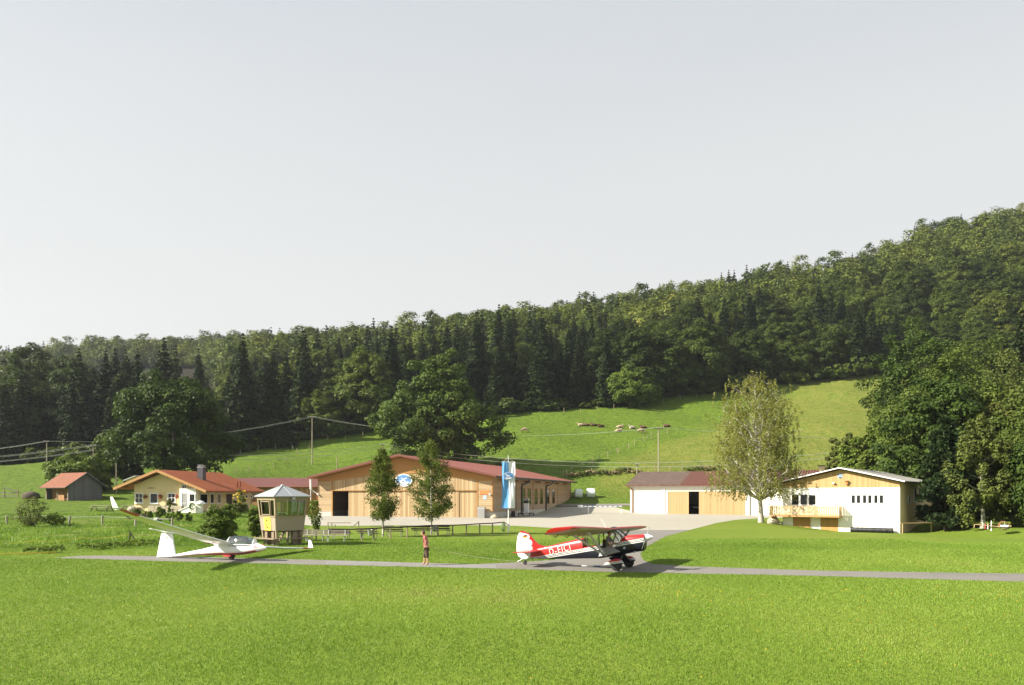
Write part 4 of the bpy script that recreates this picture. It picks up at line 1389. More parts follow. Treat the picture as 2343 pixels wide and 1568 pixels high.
def window(parent, fn, a0, a1, z0, z1, nx=1, nz=1, fr=0.09, bar=0.05, name='window', fm='white_paint', gm='dark_glass', sill=0.0, arch=0):
    """frame standing 4 cm proud of the wall, with its pane a little behind"""
    mb = MB()
    rect = lambda x0, x1, y0, y1, d0, d1: mb.prism([(x0, y0), (x1, y0), (x1, y1), (x0, y1)], fn, d0, d1)
    if arch:
        r_ = (a1 - a0) / 2; c_ = (a0 + a1) / 2; zt = z1 - r_
        rect(a0, a0 + fr, z0, zt, -0.05, 0.0); rect(a1 - fr, a1, z0, zt, -0.05, 0.0); rect(a0 + fr, a1 - fr, z0, z0 + fr, -0.05, 0.0)
        k = 8
        for i in range(k):
            t0, t1 = math.pi * i / k, math.pi * (i + 1) / k
            mb.prism([(c_ + r_ * math.cos(t0), zt + r_ * math.sin(t0)), (c_ + r_ * math.cos(t1), zt + r_ * math.sin(t1)),
                      (c_ + (r_ - fr) * math.cos(t1), zt + (r_ - fr) * math.sin(t1)), (c_ + (r_ - fr) * math.cos(t0), zt + (r_ - fr) * math.sin(t0))], fn, -0.05, 0.0)
    else:
        rect(a0, a0 + fr, z0, z1, -0.045, 0.0); rect(a1 - fr, a1, z0, z1, -0.045, 0.0)
        rect(a0 + fr, a1 - fr, z0, z0 + fr, -0.045, 0.0); rect(a0 + fr, a1 - fr, z1 - fr, z1, -0.045, 0.0)
    for i in range(1, nx):
        x = a0 + fr + (a1 - a0 - 2 * fr) * i / nx
        rect(x - bar / 2, x + bar / 2, z0 + fr, z1 - fr, -0.035, -0.012)
    for i in range(1, nz):
        z = z0 + fr + (z1 - z0 - 2 * fr) * i / nz
        rect(a0 + fr, a1 - fr, z - bar / 2, z + bar / 2, -0.031, -0.012)
    if sill: rect(a0 - 0.06, a1 + 0.06, z0 - 0.06, z0 - 0.002, -sill, 0.0)
    f = mb.build(name, M[fm], parent)
    mb = MB()
    if arch:
        mb.prism([(a0 + fr, z0 + fr), (a1 - fr, z0 + fr)] + [(c_ + (r_ - fr) * math.cos(math.pi * i / 8), zt + (r_ - fr) * math.sin(math.pi * i / 8)) for i in range(9)], fn, -0.01, -0.004)
    else:
        mb.prism([(a0 + fr, z0 + fr), (a1 - fr, z0 + fr), (a1 - fr, z1 - fr), (a0 + fr, z1 - fr)], fn, -0.01, -0.004)
    mb.build('pane', M[gm], f)
    return f


def gable_roof(parent, mat, x0, x1, xr, y0, y1, ze0, ze1, zr, th=0.18, fascia=None, name='roof', under='brown_wood'):
    """two slabs meeting at a ridge along y; material 1 on the undersides and ends"""
    mb = MB()
    for (xa, za) in ((x0, ze0), (x1, ze1)):
        top = [(xa, y0, za), (xa, y1, za), (xr, y1, zr), (xr, y0, zr)]
        bot = [(x, y, z - th) for x, y, z in top]
        mb.face(top, 0); mb.face(bot[::-1], 1)
        mb.face([top[0], top[1], bot[1], bot[0]], 1); mb.face([top[0], top[3], bot[3], bot[0]], 1); mb.face([top[1], top[2], bot[2], bot[1]], 1)
    r_ = mb.build(name, [M[mat], M[under]], parent)
    if fascia:
        mb = MB()
        for (xa, za) in ((x0, ze0), (x1, ze1)):
            for yy in (y0 - 0.035, y1 + 0.005):
                mb.raw([(xa, yy, za + 0.01), (xr, yy, zr + 0.01), (xr, yy, zr - th - 0.07), (xa, yy, za - th - 0.07),
                        (xa, yy + 0.03, za + 0.01), (xr, yy + 0.03, zr + 0.01), (xr, yy + 0.03, zr - th - 0.07), (xa, yy + 0.03, za - th - 0.07)],
                       [(0, 1, 2, 3), (7, 6, 5, 4), (0, 4, 5, 1), (3, 2, 6, 7), (0, 3, 7, 4), (1, 5, 6, 2)])
        mb.build('bargeboard', M[fascia], parent)
    return r_


def text_mesh(txt, size, mat, name, parent, loc, rot, bold=0.0, sx=1.0, depth=0.004, space=1.0):
    cu = bpy.data.curves.new(name, 'FONT')
    cu.body = txt; cu.size = size; cu.extrude = depth; cu.align_x = 'CENTER'; cu.align_y = 'CENTER'; cu.offset = bold; cu.resolution_u = 3; cu.space_character = space
    o = bpy.data.objects.new(name, cu)
    COL.objects.link(o)
    bpy.context.view_layer.update()
    me = bpy.data.meshes.new_from_object(o.evaluated_get(bpy.context.evaluated_depsgraph_get()))
    bpy.data.objects.remove(o)
    me.materials.clear(); me.materials.append(mat)
    o = bpy.data.objects.new(name, me); COL.objects.link(o)
    o.location = loc; o.rotation_euler = rot; o.scale = (sx, 1, 1)
    adopt(o, parent)
    return o


# ================= the big wooden hangar
HA = R(-17)
hr = Vector((-2.86, 116.0, 0)); HW = 29.4; HL = 53.0
fh = Frame(hr.x - HW * math.cos(HA), hr.y - HW * math.sin(HA), HA)
hangar = empty('wooden_hangar', (fh.x, fh.y, 0), HA, 'large larch clad hangar with a red metal roof, an oval club sign and sliding doors', 'hangar')
dx0 = fh.loc(759.6, 1150)[0]; dx1 = fh.loc(1091.7, 1150)[0]
z3 = ZM(1150, 1650, 2.929)
xr = HW / 2
SL = 0.212
ZR = 9.62
roof_under = lambda x: ZR - 0.34 - SL * abs(x - xr)
PL = 0.85
mb = MB()    # walls: boarded front corners, sides and back
mb.prism([(0, PL), (dx0, PL), (dx0, 5.55), (0, 5.55)], fnY(0), 0, 0.2, 0)
mb.build('front_wall', M['larch_h'], hangar)
mb = MB()
mb.prism([(dx1, PL), (HW, PL), (HW, 5.55), (dx1, 5.55)], fnY(0), 0, 0.2, 0)
mb.build('front_wall', M['larch_h'], hangar)
mb = MB()
mb.prism([(0.2, PL), (HL, PL), (HL, roof_under(HW)), (0.2, roof_under(HW))], fnX(HW - 0.004), 0, 0.2)
mb.prism([(0.2, PL), (HL, PL), (HL, roof_under(0)), (0.2, roof_under(0))], fnX(0.204), 0, 0.2)
mb.prism([(0.2, 0), (HW - 0.21, 0), (HW - 0.21, roof_under(HW)), (xr, roof_under(xr)), (0.2, roof_under(0))], fnY(HL - 0.21), 0, 0.2)
mb.build('side_wall', M['side_h'], hangar)
mb = MB()
for x0, x1 in ((0.0, dx0 - 0.03), (dx1 + 0.03, HW)): mb.box(x0 + 0.02, x1 - 0.02, 0.03, 0.25, -0.3, PL)
for xx in (HW - 0.26, 0.02): mb.box(xx, xx + 0.23, 0.25, HL - 0.3, -0.3, PL)
mb.build('plinth', M['plinth'], hangar)
mb = MB()    # smooth boarded gable above the doors
gtop = lambda x: roof_under(x) - 0.02
ptop = lambda x: 7.0 - 0.105 * abs(x - xr)
mb.prism([(0, 5.55), (dx0 + 0.1, 5.55), (dx0 + 0.1, ptop(dx0)), (xr - 2.6, ptop(xr - 2.6)), (xr + 2.6, ptop(xr + 2.6)), (dx1 - 0.1, ptop(dx1)), (dx1 - 0.1, 5.55), (HW, 5.55), (HW, gtop(HW)), (xr, gtop(xr)), (0, gtop(0))], fnY(-0.05), 0, 0.25)
mb.build('gable', M['gable_wood'], hangar)
DT = 4.2
mb = MB()
mb.prism([(dx0, DT), (dx1, DT), (dx1, ptop(dx1)), (xr + 2.6, ptop(xr + 2.6)), (xr - 2.6, ptop(xr - 2.6)), (dx0, ptop(dx0))], fnY(0.02), 0, 0.1)
mb.build('upper_panel', M['larch_v'], hangar)
mb = MB()
for x in (dx0 - 0.09, dx1 - 0.09): mb.box(x, x + 0.2, -0.04, 0.1, 0, 5.6)
mb.box(dx0, dx1, 0.0, 0.1, DT - 0.12, DT)
mb.box(HW - 0.16, HW + 0.004, -0.02, 0.16, PL, 5.5)
mb.build('corner_trim', M['gable_wood'], hangar)
gap1 = fh.loc(795.4, 1150)[0]
ld = (dx1 - gap1) / 7
for k in range(7):
    d = 0.12 if k % 2 else 0.2
    MB().box(gap1 + k * ld + 0.02, gap1 + (k + 1) * ld + (0.12 if k < 6 else -0.1), d, d + 0.06, 0.03, DT - 0.12).build('sliding_door', M['larch_v'], hangar)
mb = MB(); mb.box(0.3, HW - 0.3, 0.5, HL - 0.5, -0.05, 0.012); mb.build('inner_floor', M['plinth'], hangar)
gable_roof(hangar, 'metal_red', -1.0, HW + 1.0, xr, -1.35, HL + 0.9, ZR - SL * (xr + 1.0), ZR - SL * (xr + 1.0), ZR, 0.26, None, 'roof', 'gable_wood')
mb = MB()
for sx in (-1, 1):
    xa = xr + sx * (xr + 1.0); za = ZR - SL * (xr + 1.0)
    mb.beam((xa, -1.40, za - 0.06), (xr, -1.40, ZR - 0.06), 0.09, 0.30)
mb.build('bargeboard', M['red_brown'] if 'red_brown' in M else M['tile_red'], hangar)
mb = MB()
mb.tube([(HW + 1.08, -1.3, ZR - SL * (xr + 1.0) - 0.17), (HW + 1.08, HL + 0.8, ZR - SL * (xr + 1.0) - 0.17)], 0.16, 8)
mb.build('gutter', M['dark_metal'], hangar)
for s_ in (15.0, 31.2):
    mb = MB(); e = ZR - SL * (xr + 1.0)
    mb.tube([(HW + 1.05, s_ + 1.4, e - 0.25), (HW + 1.0, s_ + 1.2, e - 0.7), (HW + 0.2, s_ + 0.1, e - 1.15), (HW + 0.14, s_, e - 1.5), (HW + 0.14, s_, 0.1)], 0.13, 8)
    mb.build('downpipe', M['dark_metal'], hangar)
for s_ in (16.4, 20.0, 24.4, 28.2, 33.0, 37.3):
    window(hangar, fnX(HW), s_ - 0.95, s_ + 0.95, 1.75, 4.65, 1, 2, 0.10, 0.07, 'arched_window', 'brown_wood', arch=1)
for s_ in (8.0, 12.0, 22.3, 40.5): MB().box(HW, HW + 0.05, s_, s_ + 0.16, PL, 5.4).build('wall_batten', M['brown_wood'], hangar)
for s_ in (3, 10, 17, 24, 31, 38, 45): MB().box(HW, HW + 0.95, s_, s_ + 0.2, 5.62, 5.85).build('rafter_end', M['brown_wood'], hangar)
# oval club sign with tow plane, mast and white peaks
def oval_emblem(parent, cx, cz, rx, rz, fn, d, rim, field, pic, name='emblem', tilt=0):
    e = lambda k, i, n=28: (cx + rx * k * math.cos(6.2832 * i / n), cz + rz * k * math.sin(6.2832 * i / n))
    mb = MB(); mb.prism([e(1, i) for i in range(28)], fn, d - 0.06, d, 0); s = mb.build('sign', rim, parent)
    mb = MB(); mb.prism([e(0.86, i) for i in range(28)], fn, d - 0.075, d - 0.061, 0); mb.build('sign_field', field, s)
    mb = MB()
    P = lambda pts: mb.prism([(cx + a * rx, cz + b * rz) for a, b in pts], fn, d - 0.092, d - 0.076)
    P([(-0.68, -0.40), (-0.52, -0.28), (-0.42, -0.36), (-0.22, -0.22), (-0.05, -0.34), (0.15, -0.20), (0.32, -0.32), (0.48, -0.22), (0.70, -0.38), (0.5, -0.62), (0.2, -0.74), (-0.2, -0.74), (-0.5, -0.62)])
    mb.prism([(cx + a * rx, cz + b * rz) for a, b in ((-0.55, -0.22), (-0.50, -0.32), (0.02, 0.0), (0.45, 0.36), (0.42, 0.42), (-0.06, 0.16))], fn, d - 0.108, d - 0.093)
    mb.prism([(cx + a * rx, cz + b * rz) for a, b in ((-0.30, 0.34), (-0.22, 0.38), (0.05, 0.08), (0.34, -0.22), (0.28, -0.28), (-0.06, 0.02))], fn, d - 0.124, d - 0.109)
    P([(-0.53, -0.24), (-0.50, -0.24), (-0.50, 0.22), (-0.53, 0.22)])
    mb.build(name, pic, s)
    return s


sx_, sz_ = fh.loc(924, 1099)
oval_emblem(hangar, sx_, sz_, 1.42, 0.98, fnY(-0.06), 0.0, M['white_paint'], M['emblem_blue'], M['white_paint'])
# carved name board, notice and lamps on the right corner
zb = ZM(1750, 1850, 11.157)
bx, bz = fh.loc(*zb(935, 155))
mb = MB(); mb.prism([(bx - 0.80, bz - 0.28), (bx + 0.75, bz - 0.30), (bx + 0.82, bz), (bx + 0.74, bz + 0.31), (bx - 0.78, bz + 0.33), (bx - 0.84, bz)], fnY(-0.06), 0, 0.058)
nb_ = mb.build('name_board', M['plank_sign'], hangar)
nx_, nz_ = fh.loc(*zb(930, 355)); MB().box(nx_ - 0.28, nx_ + 0.28, -0.03, -0.002, nz_ - 0.3, nz_ + 0.3).build('notice_plate', M['emblem_pale'], hangar)
for q in ((1165, 225),):
    lx, lz = fh.loc(*zb(*q)); MB().ball((lx, -0.2, lz), 0.17).build('wall_lamp', M['white_paint'], hangar, smooth=True)
lx, lz = fh.loc(*z3(160, 645)); MB().ball((lx, -0.2, lz), 0.16).build('wall_lamp', M['white_paint'], hangar, smooth=True)
cbx = fh.loc(*zb(845, 1220))[0]
w = fh.world(cbx, -0.55)
cab = empty('metal_cabinet', (w.x, w.y, 0), HA, 'grey sheet metal cabinet standing at the foot of the hangar corner below the name board', 'cabinet')
MB().box(-0.55, 0.55, -0.3, 0.3, 0, 1.62).build('body', M['galv'], cab); MB().box(-0.52, 0.52, -0.315, -0.302, 0.08, 1.40).build('door', M['grey_metal'], cab)
MB().box(-0.58, 0.58, -0.33, 0.33, 1.622, 1.68).build('lid', M['galv'], cab)
# things inside the open door
w = fh.world(fh.loc(783, 1175)[0], 3.0)
crate = empty('storage_crate', (w.x, w.y, 0.012), HA, 'pale crate standing just inside the dark open hangar door', 'crate')
MB().box(-0.5, 0.5, -0.4, 0.4, 0, 0.9).build('body', M['galv'], crate); MB().box(-0.53, 0.53, -0.43, 0.43, 0.902, 0.97).build('lid', M['grey_metal'], crate)


def boulder(name, label, p, s, seed, group=None, mat='stone'):
    rs = random.Random(seed)
    mb = MB(); mb.ball((0, 0, s[2] * 0.35), s[0], s[1], s[2] * 0.75, 12)
    mb.v = [tuple(c * rs.uniform(0.82, 1.15) for c in v) for v in mb.v]
    o = mb.build(name, M[mat], smooth=True); o.location = p
    return tag(o, label, 'boulder', group)


for k, (q, s, lb) in enumerate((((1330, 1185), (0.55, 0.4, 0.5), 'pale boulder lying at the right corner of the wooden hangar'), ((1700, 1130), (0.5, 0.35, 0.35), 'low flat stone on the gravel just left of the flagpole, behind it'),
                                ((2040, 1120), (0.3, 0.3, 0.4), 'small white painted stone right of the flagpole on the gravel'))):
    x, y = zb(*q); boulder('boulder', lb, G(x, y + 3), s, k)

# fuel pump on its platform beside the hangar wall
w = fh.world(HW + 1.9, 11.6)
pump = empty('fuel_pump', (w.x, w.y, 0), HA + R(90), 'white fuel pump with a black hose on a dark frame beside the hangar wall', 'fuel pump')
mb = MB()
for y in (-0.9, 0.9): mb.box(-1.5, 1.2, y - 0.07, y + 0.07, 0.35, 0.5)
for x in (-1.45, 1.15):
    for y in (-0.9, 0.9): mb.box(x - 0.06, x + 0.06, y - 0.06, y + 0.06, 0, 0.35)
mb.box(-1.5, 1.2, -0.95, 0.95, 0.5, 0.56)
mb.build('platform', M['dark_metal'], pump)
MB().box(-0.32, 0.32, -0.35, 0.35, 0.56, 2.1).build('housing', M['white_paint'], pump)
MB().box(-0.2, 0.2, -0.3, 0.3, 2.1, 2.55).build('neck', M['dark_metal'], pump)
MB().box(-0.42, 0.42, -0.40, 0.45, 2.55, 2.95).build('meter_head', M['grey_metal'], pump)
mb = MB(); mb.tube([(0.1, 0.42, 2.4), (0.35, 0.5, 1.5), (0.2, 0.5, 0.85), (-0.2, 0.48, 0.75), (-0.3, 0.44, 1.6)], 0.05, 7); mb.build('hose', M['rubber'], pump, smooth=True)
w = fh.world(HW + 0.9, 7.5)
bar = empty('black_barrel', (w.x, w.y, 0), 0, 'dark barrel beside the fuel pump in the shade of the hangar', 'barrel')
MB().lathe([(0.3, 0), (0.32, 0.05), (0.31, 0.35), (0.33, 0.4), (0.31, 0.75), (0.32, 0.85), (0.28, 0.9)], 14).build('body', M['pipe_black'], bar, smooth=True)
MB().lathe([(0.30, 0.902), (0.26, 0.93), (0.0, 0.93)], 14).build('lid', M['dark_metal'], bar, smooth=True)

# ================= low link building left of the hangar
fl_ = Frame(-48.0, 131.5, R(-7))
link = empty('low_barn', (fl_.x, fl_.y, 0), R(-7), 'low brown wooden barn with a maroon roof between the yellow house and the hangar', 'barn')
MB().box(0, 16.2, 0.2, 7.0, -0.3, 4.75).build('wall', M['larch_v'], link)
mb = MB()
e0, rz_ = 4.85, 6.42
mb.raw([(-0.5, -0.9, e0), (17.0, -0.9, e0), (17.0, 4.2, rz_), (-0.5, 4.2, rz_), (17.0, 8.6, e0), (-0.5, 8.6, e0)], [(0, 1, 2, 3), (3, 2, 4, 5)], 0)
mb.raw([(-0.5, -0.9, e0 - 0.12), (17.0, -0.9, e0 - 0.12), (17.0, 4.2, rz_ - 0.12), (-0.5, 4.2, rz_ - 0.12), (17.0, 8.6, e0 - 0.12), (-0.5, 8.6, e0 - 0.12)], [(3, 2, 1, 0), (5, 4, 2, 3)], 1)
mb.raw([(-0.5, 0.2, 4.6), (-0.5, 7.0, 4.6), (-0.5, 4.2, rz_ - 0.15)], [(0, 1, 2)], 1)
mb.build('roof', [M['metal_maroon'], M['brown_wood']], link)
MB().tube([(-0.5, -0.98, e0 - 0.08), (17.0, -0.98, e0 - 0.08)], 0.11, 8).build('gutter', M['pinkish'] if 'pinkish' in M else M['tile_old'], link)
for x in (1.0, 4.4, 7.8, 11.2, 14.2):
    mb = MB(); mb.box(x, x + 2.9, 0.05, 0.17, 0.0, 3.6); mb.build('barn_door', M['shed_front'], link)
for x in (0.0, 4.0, 8.0, 12.0, 16.0): MB().box(x, x + 0.2, -0.7, -0.5, 0.0, 4.6).build('post', M['brown_wood'], link)
# white flue pipe on the hangar's left corner
mb = MB()
q = lambda a, b: fh.loc(*z3(a, b))
(xa, za), (xb, zb_), (xc, zc) = q(92, 480), q(92, 590), q(160, 645)
mb.tube([(xa, -0.5, za), (xb, -0.5, zb_)], 0.17, 8); mb.tube([(xb, -0.5, zb_), (xb, -0.5, 2.2)], 0.06, 6); mb.tube([(xb, -0.5, zb_), (xc, -0.2, zc)], 0.06, 6)
mb.build('wind_post', M['white_paint'], hangar)

# ================= the yellow club house with the tiled roof
AH = R(-10)
fy = Frame(-51.6, 106.66, AH)
house = empty('yellow_house', (fy.x, fy.y, 1.0), AH, 'yellow plastered clubhouse with a red tiled gable roof and flower baskets', 'house')
zh = ZM(380, 1700, 2.724)
BZ = 1.0


def hl(zx, zy, yo=0.0):
    x, z = fy.loc(*zh(zx, zy), yo)
    return x, z - BZ


hx1 = hl(1005, 600)[0]; hxr, hzr = hl(583, 212, -1.2); hx0 = 0.0
xel, zel = hl(138, 400, -1.2); xer, zer = hl(1092, 428, -1.2)
HD = 14.0
mb = MB()
wt = lambda x: (hzr - 0.36) - (hxr - x) * (hzr - zel) / (hxr - xel) if x < hxr else (hzr - 0.36) - (x - hxr) * (hzr - zer) / (xer - hxr)
mb.prism([(0, -0.6), (hx1, -0.6), (hx1, wt(hx1)), (hxr, wt(hxr)), (0, wt(0))], fnY(0), 0, HD)
mb.build('wall', M['plaster_yellow'], house)
gable_roof(house, 'tile_red', xel, xer, hxr, -1.25, HD + 0.8, zel + 0.05, zer + 0.05, hzr + 0.05, 0.2, None, 'roof', 'brown_wood')
mb = MB()
for xa, za in ((xel, zel), (xer, zer)): mb.beam((xa, -1.33, za - 0.10), (hxr, -1.33, hzr - 0.10), 0.10, 0.34)
mb.build('bargeboard', M['beam_wood'], house)
mb = MB(); mb.tube([(xer + 0.08, -1.2, zer - 0.08), (xer + 0.08, HD + 0.7, zer - 0.08)], 0.09, 8); mb.build('gutter', M['tile_red'], house)
for k in range(3):
    t = 0.2 + 0.3 * k
    for xa, za in ((xel, zel), (xer, zer)):
        x = xa + (hxr - xa) * t; z = za + (hzr - za) * t
        MB().box(x - 0.09, x + 0.09, -1.2, -0.002, z - 0.45, z - 0.2).build('rafter_end', M['brown_wood'], house)
for a0, a1, b0, b1, nx, nz in ((355, 440, 448, 556, 2, 2), (508, 595, 448, 560, 1, 1), (690, 775, 448, 552, 2, 2)):
    (xa, z1), (xb, z0) = hl(a0, b0), hl(a1, b1)
    window(house, fnY(0), xa, xb, z0, z1, nx, nz, 0.14, 0.06, sill=0.12)
# glazed porch and white bay on the right of the gable
(xa, zt), (xb, z0) = hl(838, 440, -0.0), hl(1003, 700, -0.0)
MB().box(xa, hx1 + 0.05, -0.55, -0.002, -0.6, hl(900, 430)[1] + 0.35).build('bay', M['plaster_white'], house)
window(house, fnY(-0.552), hl(836, 600, -0.55)[0], hl(884, 600, -0.55)[0], hl(840, 660, -0.55)[1], hl(840, 448, -0.55)[1], 3, 2, 0.09, 0.07, 'porch_glazing')
window(house, fnY(0), hl(838, 600)[0], hl(888, 600)[0], hl(840, 428)[1], hl(840, 362)[1], 2, 1, 0.08, 0.07, 'transom_window')
window(house, fnY(-0.552), hl(912, 600, -0.55)[0], hl(978, 600, -0.55)[0], hl(900, 545, -0.55)[1], hl(900, 455, -0.55)[1], 1, 1, 0.12, 0.06, sill=0.1)
for a0, a1, b0, b1 in ((1020, 1105, 455, 560), (1128, 1170, 455, 560), (1198, 1242, 455, 560), (1382, 1412, 470, 508), (1438, 1462, 470, 506), (1490, 1518, 468, 506), (1540, 1566, 468, 504)):
    (ya, z1), (yb, z0) = fy.side(*zh(a0, b0), hx1), fy.side(*zh(a1, b1), hx1)
    window(house, fnX(hx1), ya, yb, z0 - BZ, z1 - BZ, 1, 1, 0.13, 0.05)
(ya, z1), (yb, z0) = fy.side(*zh(1296, 462), hx1), fy.side(*zh(1352, 600), hx1)
mb = MB(); mb.prism([(ya, -0.3), (yb, -0.3), (yb, z1 - BZ), (ya, z1 - BZ)], fnX(hx1), -0.05, 0.0); mb.build('door', M['dark_wood'], house)
# chimney, roof pieces
cx_, cz_ = hl(1042, 280, 4.5)
mb = MB(); mb.box(cx_ - 0.42, cx_ + 0.42, 4.1, 4.9, cz_ - 0.6, hl(1042, 188, 4.5)[1]); ch = mb.build('chimney', M['slate'], house)
zc_ = hl(1042, 188, 4.5)[1]
mb = MB(); mb.box(cx_ - 0.46, cx_ + 0.46, 4.06, 4.94, zc_ + 0.002, zc_ + 0.10)
for s_ in (-0.3, 0.3): mb.box(cx_ + s_ - 0.03, cx_ + s_ + 0.03, 4.3, 4.7, zc_ + 0.10, zc_ + 0.30)
mb.box(cx_ - 0.4, cx_ + 0.4, 4.1, 4.9, zc_ + 0.30, zc_ + 0.36); mb.build('chimney_cap', M['galv'], ch)
for a in (1408, 1438):
    x, z = hl(a, 352, 9.0); mb = MB(); mb.tube([(x, 9, z - 0.5), (x, 9, z + 0.25)], 0.10, 8); mb.build('roof_vent', M['tile_old'], house)
# skylight seen over the left slope
x, z = hl(330, 285, 6.0)
mb = MB(); mb.beam((x - 1.0, 6, z - 0.55), (x + 1.0, 6, z + 0.15), 1.6, 0.12); mb.build('skylight', M['galv'], house)
x, z = hl(520, 400); mb = MB(); mb.prism([(x - 0.75, z), (x - 0.2, z + 0.06), (x, z + 0.09), (x + 0.3, z + 0.05), (x + 0.75, z + 0.01), (x + 0.3, z - 0.03), (x - 0.2, z - 0.03)], fnY(-0.03), 0, 0.028)
mb.build('glider_relief', M['dark_metal'], house)
for k, (a, b, pm, lb) in enumerate(((468, 488, 'petal_red', 'hanging basket of dark red flowers left of the middle window of the yellow house'), (625, 488, 'petal_red', 'hanging basket of dark red flowers right of the middle window of the yellow house'),
                                    (796, 484, 'petal', 'hanging basket of pink flowers beside the porch of the yellow house'))):
    x, z = hl(a, b); p = fy.world(x, -0.22, z + BZ)
    bsk = empty('flower_basket', p, AH, lb, 'flower basket', 'flower baskets on the house wall')
    MB().lathe([(0.05, -0.30), (0.17, -0.22), (0.22, -0.02), (0.2, 0.0)], 10).build('pot', M['terracotta'], bsk, smooth=True)
    rs = np.random.RandomState(k); c = rs.normal(size=(140, 3)) * np.array([0.15, 0.12, 0.11]) + np.array([0, 0, 0.06])
    np_mesh('flowers', leaf_verts(c, unit(rs.normal(size=c.shape)), 0.10 * rs.uniform(0.7, 1.3, 140), 1.1, rs), 4, [M[pm], M['leaf_bush']], mi=(rs.rand(140) < 0.4).astype(int), tint=rs.rand(140), parent=bsk)
# outside stair with white parapet, rounded post and hose reel
(xa, za), (xb, zb2), (xc, zc2) = hl(815, 640, -3.0), hl(985, 560, -3.0), hl(1000, 700, -3.0)
w = fy.world((xa + xb) / 2, -3.0); st = empty('stair_wall', (w.x, w.y, 1.0), AH, 'white sloping stair parapet in front of the house porch, its post capped by a dome', 'stair wall')
ox = (xa + xb) / 2
mb = MB(); mb.prism([(xa - ox, -0.5), (xb - ox, -0.5), (xb - ox, zb2), (xa - ox, za)], fnY(0), -0.16, 0.16); mb.build('parapet', M['plaster_white'], st)
mb = MB(); mb.beam((xa - ox - 0.1, 0, za + 0.06), (xb - ox, 0, zb2 + 0.06), 0.44, 0.13); mb.build('coping', M['white_paint'], st)
p1, p2 = hl(1000, 560, -3.0)[0] - ox, hl(1045, 560, -3.0)[0] - ox
mb = MB(); mb.box(p1 - 0.1, p2, -0.3, 0.3, -0.5, zb2 - 0.05); mb.build('post', M['plaster_white'], st)
pc = (p1 + p2) / 2 + 0.1
mb = MB(); mb.lathe([(0.62, 0), (0.60, 0.10), (0.45, 0.30), (0.2, 0.42), (0.01, 0.45)], 16, 0, Matrix.Translation((pc, 0, zb2 - 0.05))); mb.build('dome_cap', M['white_paint'], st, smooth=True)
mb = MB()
for k in range(6): mb.box(p2 + 0.1, p2 + 1.3, -0.6 + 0.32 * k, -0.3 + 0.32 * k, -0.6, -0.25 + 0.18 * k)
mb.build('steps', M['rock'], st)
x, z = hl(948, 655, -3.5); w = fy.world(x, -3.5)
hr_ = empty('hose_reel', (w.x, w.y, Tz(w.x, w.y)), AH, 'green garden hose coiled on a reel before the white stair wall', 'hose reel')
mb = MB()
for k in range(5):
    rr = 0.42 - 0.03 * k
    mb.tube([(rr * math.cos(t), -0.1 + 0.04 * k, 0.85 + rr * math.sin(t)) for t in np.linspace(0, 6.2832, 17)], 0.03, 5, caps=False)
mb.build('hose', M['plant_pot'], hr_, smooth=True)
mb = MB(); mb.tube([(-0.25, 0, 0), (0, 0, 0.85)], 0.03, 6); mb.tube([(0.25, 0, 0), (0, 0, 0.85)], 0.03, 6); mb.build('stand', M['post_wood'], hr_)
# low stone wall of big blocks on the terrace
mb = MB(); rs = random.Random(4)
blk = ((500, 560, 595, 640), (565, 640, 596, 640), (645, 720, 596, 632), (730, 800, 600, 640), (560, 620, 575, 594), (625, 700, 570, 592), (705, 790, 572, 594))
xs0 = hl(500, 640, -2.4)[0]; xs1 = hl(800, 640, -2.4)[0]
w = fy.world(xs0, -2.4); wall_ = empty('block_wall', (w.x, w.y, Tz(w.x, w.y) - 0.1), AH, 'low wall of pale stone blocks along the house terrace', 'stone wall')
for r_ in range(2):
    x = 0.0
    while x < xs1 - xs0:
        L = rs.uniform(0.7, 1.25)
        mb.box(x + 0.03, x + L - 0.03, -0.25 + rs.uniform(-0.04, 0.04), 0.25, 0.5 * r_ + 0.02, 0.5 * r_ + 0.48)
        x += L
mb.build('blocks', M['stone'], wall_)

# ================= hay shed
cor = PT(155.9, 1146, 128.0)
AS = R(57)
fs = Frame(cor.x, cor.y, AS)
SZ = 2.35
shed = empty('hay_shed', (cor.x, cor.y, SZ), AS, 'small weathered hay shed with a rusty tiled roof and an open front', 'shed')
SW, SD, SE, SR_ = 5.65, 7.2, 2.75, 4.75
mb = MB(); t_ = 0.08
mb.prism([(0, -0.5), (SW, -0.5), (SW, SE), (SW / 2, SR_), (0, SE)], lambda a, b, d: (a, d, b), 0, t_)
mb.prism([(0, -0.5), (SW, -0.5), (SW, SE), (SW / 2, SR_), (0, SE)], lambda a, b, d: (a, SD - d, b), 0, t_)
mb.box(SW - t_, SW, t_, SD - t_, -0.5, SE)
mb.build('wall', M['shed_wall'], shed)
mb = MB(); mb.box(0.9, 0.98, 0.4, SD - 0.2, -0.3, SE + 0.6); mb.box(0.05, 0.12, 1.4, 3.2, -0.3, 1.1); mb.build('inner_boarding', M['shed_front'], shed)
mb = MB()
for y in (0.12, 3.4, SD - 0.25): mb.box(0.0, 0.16, y, y + 0.16, -0.4, SE)
mb.box(0, 0.14, 0.1, SD - 0.1, SE - 0.16, SE); mb.build('post', M['post_wood'], shed)
gable_roof(shed, 'tile_old', -0.85, SW + 0.85, SW / 2, -0.55, SD + 0.5, SE - 0.42, SE - 0.42, SR_ + 0.12, 0.12, 'grey_dark' if 'grey_dark' in M else 'shed_wall', 'roof', 'dark_wood')
p = LAND(82, 1150, 90, 160); 
hay = MB(); hay.ball((0, 0, 0.2), 1.5, 1.2, 1.0, 12); hay.v = [(x * RND.uniform(0.85, 1.1), y * RND.uniform(0.85, 1.1), z) for x, y, z in hay.v]
